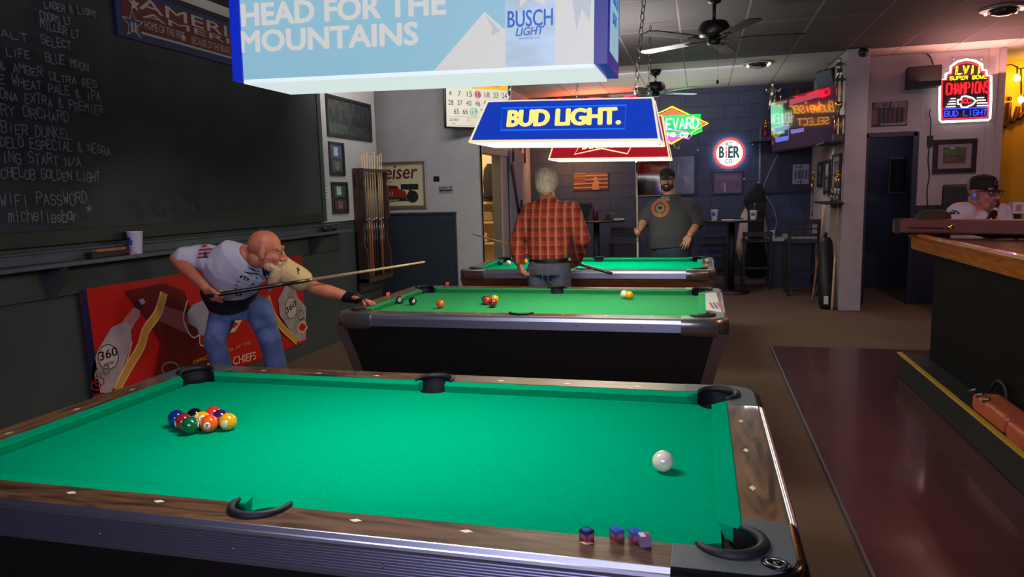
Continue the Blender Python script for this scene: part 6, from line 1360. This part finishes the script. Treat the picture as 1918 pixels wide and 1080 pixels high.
# ---------------------------------------------------------------- pinkish wall with the neon champions sign
YP = 8.548
f, M = pl('y', YP)
a, b = f(1691, 170), f(1755, 126); WS = thing('wall_speaker', 'long black speaker bar mounted high on the pinkish wall', 'speaker', tuple(M @ Vector(((a.x+b.x)/2, a.y, 0))))
MM = Matrix.Translation(M @ Vector(((a.x+b.x)/2, (a.y+b.y)/2, .14))) @ Matrix.Rotation(math.radians(-8), 4, 'Z')
MB().box((0, 0, 0), (b.x-a.x, .22, (b.y-a.y)*.95), m_black, MM).build('case', WS, bevel=.01); MB().box((0, -.112, 0), (b.x-a.x-.03, .006, (b.y-a.y)*.95-.03), mat('dark grille', (30, 28, 30), .8, bump=(300, .3)), MM).build('grille', WS)
MB().tube(bez([tuple(M @ Vector((*f(px, py), .02))) for px, py in ((1735, 101), (1742, 108), (1747, 122))]), .008, m_black, 6).build('cord', WS); MB().box(((a.x+b.x)/2, YP-.02, (a.y+b.y)/2), (.1, .06, .1), m_black).build('bracket', WS)
a, b = f(1632, 238), f(1701, 189); PO = thing('patriotic_poster', 'unframed poster of soldier silhouettes on the pinkish wall above the doorway', 'poster', tuple(M @ Vector(((a.x+b.x)/2, a.y, 0))))
mb = MB(); rect2(mb, a, b, mat('poster faded red', (120, 70, 74), .6, noise=(8, .3)), M, 0, .004); mb.build('sheet', PO); mb = MB(); m_sil = mat('poster black', (26, 22, 26), .6); m_pp = mat('poster pale', (150, 130, 136), .6)
q(mb, a, b, 0, 0, 1, .10, m_sil, M, .004); q(mb, a, b, .0, .72, .55, 1, m_sil, M, .004)
for i in range(6): x = .16+i*.125; q(mb, a, b, x, .1, x+.10, .62, m_sil, M, .005); mb.poly([M @ Vector((a.x+(b.x-a.x)*(x+.05)+.022*math.cos(t), a.y+(b.y-a.y)*.68+.026*math.sin(t), .0056)) for t in [2*PI*k/10 for k in range(10)]], m_sil)
q(mb, a, b, .26, .05, .95, .13, m_pp, M, .006); mb.text('LAND OF THE FREE', M @ Matrix.Translation((a.x+.02, a.y+(b.y-a.y)*.76, 0)), (b.x-a.x)-.04, .085, m_pp, .02, 0, 1, .0065)
mb.text('BECAUSE OF THE BRAVE', M @ Matrix.Translation((a.x+.12, a.y+.02, 0)), (b.x-a.x)-.2, .022, m_sil, 0, 0, 1, .0072); mb.build('artwork', PO)
NC = thing('neon_sign', 'champions neon sign with arrowhead and white outline on the pinkish wall', 'neon sign', tuple(M @ Vector((*f(1805, 230), 0))), group='neon signs')
ol = [(1758, 226), (1757, 200), (1758, 150), (1768, 149), (1769, 139), (1777, 137), (1778, 126), (1790, 117), (1806, 113), (1822, 115), (1836, 122), (1837, 132), (1844, 133), (1845, 143), (1853, 143), (1853, 180), (1851, 222), (1848, 225), (1761, 229)]
mb = MB().prism([tuple(f(1754, 232)), tuple(f(1862, 228)), tuple(f(1863, 108)), tuple(f(1756, 112))], .03, .036, mat('clear acrylic', (150, 140, 146), .1, alpha=.25), M); mb.build('acrylic_panel', NC)
mb = MB().prism([tuple(f(*p)) for p in ol], .037, .039, mat('neon sign dark backing', (38, 20, 26), .5), M); mb.build('backing', NC)
def nt(pts, r, m, nm, lift=.055, closed=False): MB().tube([M @ Vector((*f(*p), lift)) for p in pts], r, m, 6, closed).build(nm, NC)
nt(ol, .013, n_w, 'outline_tube', closed=True)
cx, cy = 1805, 172; nt([(cx+(x-cx)*.91, cy+(y-cy)*.91) for x, y in ol], .006, n_r, 'inner_tube', closed=True)
mb = MB(); line2(mb, 'LVII', f, M, (1787, 141), (1834, 140), 17, n_y, .0045, .055, tube=True); line2(mb, 'LVII', f, M, (1790, 139), (1836, 138), 14, n_y, .0035, .055, tube=True); mb.build('numeral_tube', NC)
mb = MB(); line2(mb, 'SUPER BOWL', f, M, (1776, 151), (1845, 148), 6, n_y, .0045, .055, tube=True); mb.build('lettering', NC)
mb = MB(); line2(mb, 'CHAMPIONS', f, M, (1769, 179), (1848, 175), 22, n_r, .0045, .055, tube=True); line2(mb, 'CHAMPIONS', f, M, (1771.5, 177), (1849, 173), 18, n_r, .0035, .055, tube=True); mb.build('champions_tube', NC)
nt([(1791, 188), (1797, 187), (1799, 182), (1806, 181), (1818, 184), (1825, 190), (1818, 197), (1806, 202), (1798, 201), (1796, 196), (1791, 196)], .009, n_w, 'arrowhead_tube', closed=True)
mb = MB(); line2(mb, 'KC', f, M, (1799, 195), (1816, 193), 8, n_r, .007, .055, tube=True); mb.build('initials_tube', NC)
mb = MB()
for i in range(4):
    y = 186+5*i; mb.tube([M @ Vector((*f(1774-3*i+4, y), .055)), M @ Vector((*f(1787, y-.5), .055))], .006, n_w, 5); mb.tube([M @ Vector((*f(1827, y-2), .055)), M @ Vector((*f(1840+3*i, y-2.5), .055))], .006, n_w, 5)
mb.build('bar_tube', NC)
mb = MB(); line2(mb, 'BUD LIGHT', f, M, (1766, 219), (1845, 216), 10, n_b, .0055, .055, tube=True); mb.build('brand_tube', NC)
lamp('champions_glow', 'AREA', tuple(M @ Vector((*f(1805, 165), .55))), ECH, (1, .42, .36), 1.1, (math.radians(195), 0, 0))
nt([(1764, 205), (1848, 202)], .006, n_b, 'blue_tube')
for px, nm in ((1784, 'left'), (1836, 'right')): p = M @ Vector((*f(px, 111), .03)); MB().ball(p, .016, m_chrome, 8).build('standoff', NC)
mb = MB().box(tuple(M @ Vector((*f(1741, 264), .02))), (.06, .04, .125), m_black)
mb.tube(bez([tuple(M @ Vector((*f(px, py), .012))) for px, py in ((1742, 205), (1740, 215), (1743, 225), (1742, 255))]), .006, m_black, 5).tube(bez([tuple(M @ Vector((*f(px, py), .012))) for px, py in ((1740, 274), (1738, 300), (1740, 330), (1736, 355), (1737, 385))]), .007, m_black, 5)
solo('power_adapter', mb, 'black power adapter with cord hanging on the pinkish wall', 'adapter')
def art_field(mb, a, b, M, z):
    q(mb, a, b, 0, 0, 1, 1, mat('mount mauve', (140, 122, 128), .5), M, z-.001); q(mb, a, b, .16, .2, .84, .86, mat('stadium print', (84, 70, 58), .4, noise=(20, .6, 6)), M, z); q(mb, a, b, .2, .55, .8, .8, mat('stadium field', (70, 100, 60), .4, noise=(16, .3)), M, z+.001); q(mb, a, b, .36, .78, .5, .86, mat('stadium sky', (150, 150, 160), .4), M, z+.002)
picture('picture_frame', 'wide dark framed stadium photo on the pinkish wall below the champions neon', 'y', YP-.002, (1745, 325), (1830, 259), .055, mat('espresso frame', (40, 26, 26), .4), art_field, .03)
# yellow back bar wall: script letters, bulbs
f, M = pl('y', 9.53); m_rust = mat('rust brown metal', (84, 46, 20), .5, .3)
mb = MB()
for pts in (((1879, 238), (1886, 228), (1889, 205), (1890, 192), (1888, 216), (1892, 226), (1898, 226), (1904, 208), (1906, 200), (1904, 212), (1906, 222), (1914, 214), (1924, 200), (1934, 165), (1930, 150), (1918, 190), (1920, 215), (1936, 212)),):
    mb.tube(bez([tuple(M @ Vector((*f(*p), .02))) for p in pts], 6), .028, m_rust, 8)
mb.ball(tuple(M @ Vector((*f(1890, 185), .02))), .03, m_rust, 10); solo('script_letters', mb, 'rust-brown metal script letters on the yellow wall', 'wall letters')
m_bulb = mat('warm bulb', (255, 190, 90), .3, emit=(255, 190, 90), es=80)
SL = thing('string_lights', 'string of warm bulbs hanging along the yellow wall by the bar', 'string lights', tuple(M @ Vector((*f(1893, 150), .15))))
MB().tube(bez([tuple(M @ Vector((*f(*p), .2))) for p in ((1870, 128), (1884, 126), (1900, 133), (1925, 124), (1945, 128))]), .008, m_black, 5).build('wire', SL)
for px, py, y0 in ((1893, 150, 128), (1900, 190, 132), (1921, 132, 124)):
    p = M @ Vector((*f(px, py), .2)); t = M @ Vector((*f(px, y0), .2)); bl = MB().ball(p, (.032, .032, .045), m_bulb, 12).build('bulb', SL); MB().tube([tuple(p+Vector((0, 0, .04))), tuple(t)], .010, m_black, 6).build('socket', bl)
# ---------------------------------------------------------------- ceiling fixtures
def dome(label, px, py, energy, col, z=CEIL):
    p = atz(px, py, z); T = thing('ceiling_light', label, 'ceiling light', (p.x, p.y, z), group='round ceiling lights'); Mt = Matrix.Translation((p.x, p.y, z))
    MB().lathe([(.20, 0), (.19, -.015), (.14, -.02), (.13, -.012), (0, -.012)], mat('fixture ring', (150, 140, 136), .4, .4), 28, Mt).build('ring', T)
    MB().lathe([(.12, -.012), (.10, -.05), (.04, -.07), (0, -.07)], mat('smoked fixture glass', (50, 44, 44), .15), 24, Mt).build('cover', T)
    mb = MB()
    for a in (-.3, .5, 2.6): mb.ball((p.x+.14*math.cos(a), p.y+.14*math.sin(a), z-.03), .016, mat('tiny lamp', (255, 235, 220), .3, emit=(255, 235, 220), es=2.5), 8)
    mb.build('small_bulbs', T); lamp('dome_fill', 'SPOT', (p.x, p.y, z-.10), energy, col, .1, (0, 0, 0), angle=2.9); return T  # the spot is fill added under the fitting to brighten the room
dome('round smoked ceiling light on the pale ceiling toward the television', 1420, 117, EDOME, (.95, .93, 1)); dome('round ceiling light with tiny bright bulbs above the bar end', 1880, 15, EDOME2, (1, .5, .38))
m_fan = mat('dark bronze fan', (26, 20, 20), .4, .3); m_bladed = wood('dark fan blade', (26, 14, 12), (42, 22, 18), .75, 'X', 3, 0); m_bladew = mat('pale fan blade', (176, 168, 180), .5)
def fan(label, p, drop, angs, mats, R=.66, pull=False):
    x, y = p; zt = CEIL; zm = zt-drop; T = thing('ceiling_fan', label, 'ceiling fan', (x, y, zt), group='ceiling fans'); B = Matrix.Translation((x, y, 0))
    MB().lathe([(.075, zt), (.07, zt-.03), (.05, zt-.07), (.02, zt-.08)], m_fan, 20, B).build('canopy', T); MB().tube([(x, y, zt-.07), (x, y, zm+.08)], .014, m_fan, 10).build('rod', T)
    MB().lathe([(.02, zm+.09), (.10, zm+.08), (.125, zm+.04), (.125, zm-.02), (.10, zm-.045), (0, zm-.045)], m_fan, 28, B).build('motor', T)
    MB().lathe([(.05, zm-.045), (.055, zm-.09), (.04, zm-.10), (0, zm-.10)], m_fan, 20, B).build('hub', T)
    for a, m in zip(angs, mats):
        Rm = B @ Matrix.Rotation(a, 4, 'Z') @ Matrix.Translation((0, 0, zm-.055)) @ Matrix.Rotation(math.radians(3), 4, 'X')
        bl = MB().prism([(.20, -.05), (.30, -.062), (R-.05, -.072), (R, -.04), (R, .04), (R-.05, .072), (.30, .062), (.20, .05)], -.004, .004, m, Rm).build('blade', T, bevel=.002)
        MB().prism([(.05, -.02), (.14, -.012), (.25, -.035), (.25, .035), (.14, .012), (.05, .02)], -.010, -.004, m_fan, Rm).build('blade_iron', bl)
    if pull: MB().tube([(x+.03, y-.03, zm-.10), (x+.03, y-.03, zm-.38)], .002, m_steel, 4).ball((x+.03, y-.03, zm-.40), (.012, .012, .018), m_black, 8).build('pull_chain', T)
    return T
p = atz(1338, 3, CEIL-.06); FY = p.y
fan('dark ceiling fan nearest the camera, above the middle table', (p.x, p.y), .30, [math.radians(a) for a in (150, 222, 294, 6, 78)], [m_bladew, m_bladed, m_bladed, m_bladed, m_bladed], .70, True)
p = atz(1228, 134, CEIL-.02)
fan('farther ceiling fan with pale blades, partly behind the blue lamp', (p.x, p.y), .24, [math.radians(a) for a in (35, 323, 107, 179, 251)], [m_bladew, m_bladew, m_bladed, m_bladew, m_bladed], .62)
# ---------------------------------------------------------------- bar
m_barw = wood('honey bar wood', (186, 102, 30), (226, 138, 52), .22, 'Y', 2.5, .6); m_bart = wood('red brown bar top', (84, 46, 34), (124, 72, 50), .16, 'Y', 2.2, .8); m_barb = mat('black bar panelling', (7, 7, 8), .6, bump=(18, .2), spec=.2)
BAR = thing('bar_counter', 'long bar counter with honey wood edge and black front', 'bar', (4.0, 2.5, 0))
HB = 1.12; xb0 = 3.62; ye = 4.86
MB().box((xb0+.36, (ye-3.0)/2, HB-.02), (.66, ye+3.0, .04), m_bart).box((5.0, ye-.33, HB-.02), (2.0, .66, .04), m_bart).build('top', BAR, bevel=.004)
prof = [(0, HB+.004), (.0, HB-.11), (.018, HB-.115), (.024, HB-.10), (.024, HB-.03), (.045, HB-.02), (.05, HB-.004), (.04, HB+.012), (.02, HB+.016)]
mb = MB(); sweep(mb, [(xb0+.05, -3.0, -1, 0), (xb0+.05, ye-.05, -1, 0)], prof, m_barw, False); sweep(mb, [(xb0+.05, ye-.03, 0, 1), (6.0, ye-.03, 0, 1)], prof, m_barw, False); mb.build('edge_moulding', BAR)
mb = MB().box((xb0+.14, (4.5-3)/2, HB/2-.02), (.06, 7.5, HB-.05), m_barb).box((4.9, 4.47, HB/2-.02), (2.2, .06, HB-.05), m_barb)
pass
mb.build('front_panel', BAR)
ST = thing('foot_step', 'low black step with yellow edge running along the bar foot', 'step', (3.64, 2, 0)); 
MB().box((3.645, .85, .105), (.17, 7.66, .18), mat('black step vinyl', (24, 24, 26), .6, bump=(90, .2))).build('step', ST, bevel=.004); MB().box((3.565, .85, .197), (.035, 7.66, .012), mat('yellow edge strip', (196, 158, 48), .5)).build('edge_strip', ST, bevel=.003)
# wooden cue case lying on the bar, bag on the bar, cup and box on it
f4 = lambda px, py: atz(px, py, HB+.02)
c0, c1 = aty(1676, 438, 4.72), aty(1925, 441, 4.30); c0.z = c1.z = HB+.072; d = (c1-c0).normalized()
WC = thing('cue_box', 'long brown cue box with straps lying across the bar end', 'cue box', (c0.x, c0.y, HB+.02)); m_wc = mat('oxblood leather', (98, 50, 44), .45, noise=(6, .2))
MB().bar(c0, c1, .16, .105, m_wc).build('case', WC, bevel=.012)
for t, w_ in ((.045, .035), (.5, 0)):
    if w_: pp = c0.lerp(c1, t); MB().bar(pp-d*w_/2, pp+d*w_/2, .166, .112, m_black).build('strap', WC)
pp = c0.lerp(c1, .28); n_ = Vector((d.y, -d.x, 0)); MB().tube(bez([tuple(pp+n_*.084+d*x+n_*o) for x, o in ((-.11, 0), (-.09, .018), (0, .022), (.09, .018), (.11, 0))]), .012, m_wc, 8).build('handle', WC)
pp = c0.lerp(c1, .47)+n_*.084; MB().ball(pp, (.03, .01, .02), m_goldm, 8).build('latch', WC)
p = atz(1738, 415, HB+.02); p = Vector((4.05, 4.62, HB)); 
p = aty(1738, 417, 4.78)
HBG = thing('cap', 'dark brown cap lying on the bar behind the cue box', 'cap', (p.x, 4.80, HB)); m_cap = mat('dark brown cap cloth', (50, 32, 26), .8, bump=(60, .2))
MB().lathe([(.11, HB+.004), (.115, HB+.10), (.105, HB+.16), (.06, HB+.19), (0, HB+.195)], m_cap, 20, Matrix.Translation((p.x, 4.66, 0)), sx=1.1).build('crown', HBG); MB().prism(arc(0, 0, .12, -2.6, -.5, 10)+[(.1, 0), (-.1, 0)], HB+.004, HB+.016, m_cap, Matrix.Translation((p.x-.06, 4.68, 0))).build('brim', HBG)
PB = thing('handbag', 'small orange-brown leather handbag resting on the bar foot step', 'handbag', (3.64, 3.3, .2)); m_or = mat('orange tan leather', (196, 92, 58), .4, noise=(14, .15), bump=(50, .15))
ya, yb = atx(1830, 760, 3.64).y, atx(1918, 800, 3.64).y
MB().box((3.645, (ya+yb)/2-.02, .255), (.15, abs(ya-yb)*.72, .105), m_or).build('body', PB, bevel=.03, seg=3); MB().box((3.64, min(ya, yb)-.06, .245), (.14, .22, .10), m_or).build('pouch', PB, bevel=.03, seg=3)
MB().tube(bez([(3.70, ya-.02, .30), (3.71, ya-.08, .37), (3.71, ya-.2, .36), (3.70, ya-.25, .30)]), .010, m_black, 6).build('handle', PB); mb = MB()
for k in range(3): mb.tube([(3.57+.0, ya-.08-.1*k, .30), (3.60, ya-.10-.1*k, .325)], .008, m_steel, 6)
mb.build('buckle', PB)
BB = thing('back_counter', 'dark back counter with white cups at the right edge beyond the bar', 'counter', (5.6, 6.4, 0))
MB().box((5.75, 6.3, .56), (1.1, .5, 1.12), m_black).build('cabinet', BB, bevel=.006); MB().box((5.75, 6.3, 1.14), (1.14, .56, .04), mat('dark counter top', (40, 26, 24), .3)).build('top', BB, bevel=.004)
p = aty(1904, 389, 5.2); solo('napkin_box', MB().box((p.x, 5.2, p.z), (.085, .085, .09), m_paper).box((p.x, 5.2-.045, p.z), (.04, .004, .05), mat('pale red print', (190, 120, 110), .6)).box((p.x, 5.2, (p.z-.045+HB)/2), (.05, .05, p.z-.045-HB), m_black), 'white napkin box with faint red print on a black stand right of the drinker', 'box', bevel=.003)
p = aty(1911, 372, 6.2); solo('white_cup', MB().lathe([(.035, 1.16), (.045, 1.30), (.04, 1.30), (.03, 1.17), (0, 1.17)], m_whiteP, 16, Matrix.Translation((p.x, 6.25, 0))), 'white cup on the dark back counter', 'cup')
BP = thing('padded_chair', 'dark padded chair back against the pinkish wall behind the drinker', 'chair', (4.95, 7.9, 0))
a, b = aty(1762, 425, 7.6), aty(1822, 344, 7.6); cx_ = (a.x+b.x)/2
MB().box((cx_, 7.6, (b.z+.75)/2), (b.x-a.x, .09, b.z-.75), mat('charcoal upholstery', (34, 36, 40), .7, bump=(40, .2))).build('backrest', BP, bevel=.03, seg=3); MB().box((cx_, 7.4, .70), (b.x-a.x, .45, .09), mat('charcoal upholstery', (34, 36, 40), .7)).build('seat', BP, bevel=.03)
for sx in (-1, 1):
    for sy in (-1, 1): MB().box((cx_+sx*(b.x-a.x)*.42, 7.4+sy*.19, .33), (.04, .04, .66), m_black).build('leg', BP)
# ---------------------------------------------------------------- pub tables, stools, desk at the back
m_dwood = wood('black brown wood', (22, 18, 20), (34, 28, 30), .4, 'Z')
def pub(label, x, y, z, r):
    T = thing('pub_table', label, 'table', (x, y, 0), group='round pub tables'); B = Matrix.Translation((x, y, 0))
    MB().lathe([(0, z-.03), (r-.01, z-.03), (r, z-.02), (r, z-.006), (r-.006, z), (0, z)], mat('dark table top', (46, 44, 52), .18), 40, B).build('table_top', T); MB().tube([(x, y, .03), (x, y, z-.03)], .045, m_black, 14).build('pedestal', T); MB().lathe([(.27, 0), (.27, .015), (.06, .045), (.045, .05)], m_black, 28, B).build('base', T); return T
pub('round dark pub table with plastic cup, right of the man in the cap', 2.48, 9.45, aty(1375, 411, 9.45).z, .42)
zA = aty(1375, 411, 9.45).z
pub('round dark pub table with a red can, left of the man in the cap', aty(1117, 412, 9.3).x, 9.3, aty(1117, 412, 9.3).z, .42)
xB, zBt = aty(1117, 412, 9.3).x, aty(1117, 412, 9.3).z
p = aty(1338, 408, 9.25); cup('frosted plastic cup on the right-hand pub table', (p.x, 9.25, zA), .155, .05)
p = aty(1414, 405, 9.5); BO = thing('beer_bottle', 'dark beer bottle standing behind a white cup on the right-hand pub table', 'bottle', (p.x, 9.55, zA)); m_bot = mat('brown bottle glass', (20, 12, 8), .08, coat=.5)
MB().lathe([(0, zA), (.031, zA), (.031, zA+.14), (.014, zA+.19), (.013, zA+.235), (0, zA+.235)], m_bot, 18, Matrix.Translation((p.x, 9.55, 0))).build('glass', BO); MB().lathe([(.0318, zA+.05), (.0318, zA+.11)], m_paper, 18, Matrix.Translation((p.x, 9.55, 0))).build('label', BO)
cup('white paper cup in front of the beer bottle on the right-hand pub table', (aty(1412, 404, 9.3).x, 9.36, zA), .13, .055, None, mcol=m_whiteP, printm=mat('cup brown print', (120, 60, 60), .5))
p = aty(1375, 409, 9.3); solo('paper_menu', MB().box((p.x, 9.3, zA+.004), (.34, .22, .006), m_paper), 'white paper sheet lying on the right-hand pub table', 'paper'); solo('phone', MB().box((p.x+.06, 9.3, zA+.014), (.15, .075, .01), m_blackgl), 'black phone lying on the white paper sheet', 'phone', bevel=.003)
solo('red_can', MB().lathe([(0, zBt), (.03, zBt), (.036, zBt+.012), (.036, zBt+.14), (.03, zBt+.155), (0, zBt+.155)], mat('dark red can', (96, 26, 30), .3, .4), 20, Matrix.Translation((xB, 9.2, 0))), 'dark red tall can on the left-hand pub table', 'can')
mb = MB(); Mt = Matrix.Translation((xB-.16, 9.28, zBt)) @ Matrix.Rotation(.3, 4, 'Z')
for s in (-1, 1): mb.bar(Mt @ Vector((s*.07, 0, .002)), Mt @ Vector((0, 0, .25)), .2, .008, mat('tent card dark', (54, 52, 56), .5), Mt.to_3x3() @ Vector((0, 1, 0)))
solo('tent_card', mb, 'dark tent card standing left of the red can', 'tent card')
p = aty(1166, 409, 9.2); solo('folded_napkin', MB().box((p.x-.05, 9.2, zBt+.01), (.15, .10, .018), m_paper), 'white folded napkin at the edge of the left-hand pub table', 'napkin', bevel=.004)
p = aty(1145, 408, 9.3); HT = MB().lathe([(.15, zBt+.002), (.155, zBt+.010), (.09, zBt+.02), (.085, zBt+.07), (.05, zBt+.09), (0, zBt+.09)], m_black, 24, Matrix.Translation((p.x, 9.38, 0))); solo('black_hat', HT, 'flat black hat lying on the left-hand pub table', 'hat')
def stool(label, x, y, rot, zs=.74, zt=1.05, group='dark counter stools'):
    T = thing('counter_stool', label, 'stool', (x, y, 0), (0, 0, rot), group); B = dict(parent=T, local=True); w = .21
    MB().box((0, 0, zs), (.42, .42, .045), mat('stool pad', (38, 36, 40), .5)).build('seat', bevel=.012, **B)
    for sx in (-1, 1):
        MB().box((sx*w*.9, -w*.9, zs/2), (.04, .04, zs), m_dwood).build('leg', bevel=.003, **B); MB().bar((sx*w*.9, w*.9, 0), (sx*w*.9, w*1.0, zt), .04, .04, m_dwood).build('leg', bevel=.003, **B)
        MB().box((sx*w*.9, 0, .25), (.025, .36, .03), m_dwood).build('stretcher', **B)
    for sy in (-1, 1): MB().box((0, sy*w*.9, .32), (.36, .025, .03), m_dwood).build('stretcher', **B)
    mb = MB().box((0, w*1.0, zt-.03), (.42, .025, .07), m_dwood).box((0, w*.97, zs+.10), (.36, .02, .04), m_dwood)
    for x_ in (-.09, 0, .09): mb.box((x_, w*.98, (zs+zt)/2+.02), (.02, .016, zt-zs-.10), m_dwood)
    mb.box((0, w*.98, (zs+zt)/2+.03), (.36, .016, .02), m_dwood); mb.build('backrest', bevel=.003, **B); return T
stool('dark lattice-back counter stool standing at the white desk near the partition', 3.42, 9.35, PI, .75, 1.06)
stool('dark counter stool under the right-hand pub table, behind its pedestal', 2.25, 10.1, 0, .68, 1.0)
stool('dark counter stool with the beige jacket over it, right of the pub table', 2.86, 10.0, PI, .72, .86)
stool('dark counter stool behind the left-hand pub table', xB+.35, 9.75, 0, .72, .95)
DK = thing('wall_desk', 'white topped narrow desk against the back wall beside the lattice stool', 'desk', (3.2, 10.2, 0)); zD = aty(1450, 447, 10.0).z
MB().box((3.36, 10.25, zD-.02), (.64, .50, .04), mat('pale worn desk top', (176, 166, 156), .5, noise=(10, .15))).build('desk_top', DK, bevel=.004); MB().box((3.36, 10.25, (zD-.04)/2), (.58, .42, zD-.04), m_navy2).build('cabinet', DK)
cup('small white cup with dark print on the wall desk', (3.1, 10.1, zD), .12, .04, None, mcol=m_whiteP, printm=m_ink)
solo('desk_box', MB().box((3.35, 10.2, zD+.03), (.2, .16, .06), mat('beige box', (150, 140, 134), .6)), 'low beige box on the wall desk', 'box', bevel=.004)
# jackets
def ringe(cx, cy, rx, ry, z, n=18): return [(cx+rx*math.cos(2*PI*i/n)*(1+.05*math.sin(5*2*PI*i/n+z*9)), cy+ry*math.sin(2*PI*i/n)*(1+.08*math.sin(4*2*PI*i/n+z*7)), z) for i in range(n)]
jx = aty(1412, 450, 10.2).x; jz = lambda py: aty(1412, py, 10.2).z
mb = MB().loft([ringe(jx-.02, 10.24, .17, .09, jz(497)), ringe(jx-.02, 10.24, .24, .11, jz(470)), ringe(jx-.02, 10.24, .22, .11, jz(435)), ringe(jx-.01, 10.24, .17, .10, jz(400)), ringe(jx, 10.26, .08, .06, jz(378))], mat('beige jacket cloth', (184, 166, 156), .85, bump=(20, .3)))
solo('beige_jacket', mb, 'beige jacket hanging over a stool back by the back wall', 'jacket')
HD = thing('black_hoodie', 'black hooded coat hanging in front of the beige jacket', 'coat', (jx, 10.1, jz(520))); m_hd = mat('black fleece', (18, 18, 20), .95, bump=(30, .3))
MB().loft([ringe(jx+.02, 10.08, .12, .07, jz(518)), ringe(jx+.02, 10.06, .17, .09, jz(490)), ringe(jx+.01, 10.05, .11, .07, jz(440)), ringe(jx+.02, 10.06, .12, .08, jz(400)), ringe(jx+.02, 10.08, .14, .08, jz(378))], m_hd).build('body', HD)
MB().loft([ringe(jx+.02, 10.10, .13, .08, jz(392)), ringe(jx+.0, 10.10, .17, .10, jz(375)), ringe(jx+.03, 10.12, .10, .08, jz(355)), ringe(jx+.04, 10.14, .03, .03, jz(344))], m_hd).build('hood', HD)
mb = MB().tube([(jx+.04, 10.52, jz(342)), (jx+.04, 10.12, jz(342))], .012, m_steel, 6); solo('coat_hook', mb, 'steel hook on the back wall holding the black coat', 'hook')
lamp('hall_fill', 'POINT', (4.5, 9.3, 2.5), 5, (.7, .75, 1), .1)  # unseen fill added so the hallway is not black
# open door in the hallway behind
mb = MB().box((4.42, 10.12, 1.02), (.62, .045, 2.04), m_navy2).box((4.19, 10.085, 1.0), (.10, .02, .03), m_steel); o = struct('door_1', mb, bevel=.004)
mb = MB().box((4.50, 8.9, 1.62), (.22, .05, .46), m_black); mb.box((4.50, 8.87, 1.62), (.19, .01, .42), m_blackgl)
mb.bar((4.56, 8.92, 1.6), (4.7, 9.0, 1.6), .05, .05, m_black); solo('wall_box', mb, 'black box mounted inside the dark doorway beyond the pillar', 'box', bevel=.004)

lamp('ceiling_fill', 'AREA', (1.5, 9.3, 2.4), ECW, (.95, 1, .95), 3.0, (PI, 0, 0), size_y=1.4)  # unseen fill added in mid-air to brighten the pale ceiling
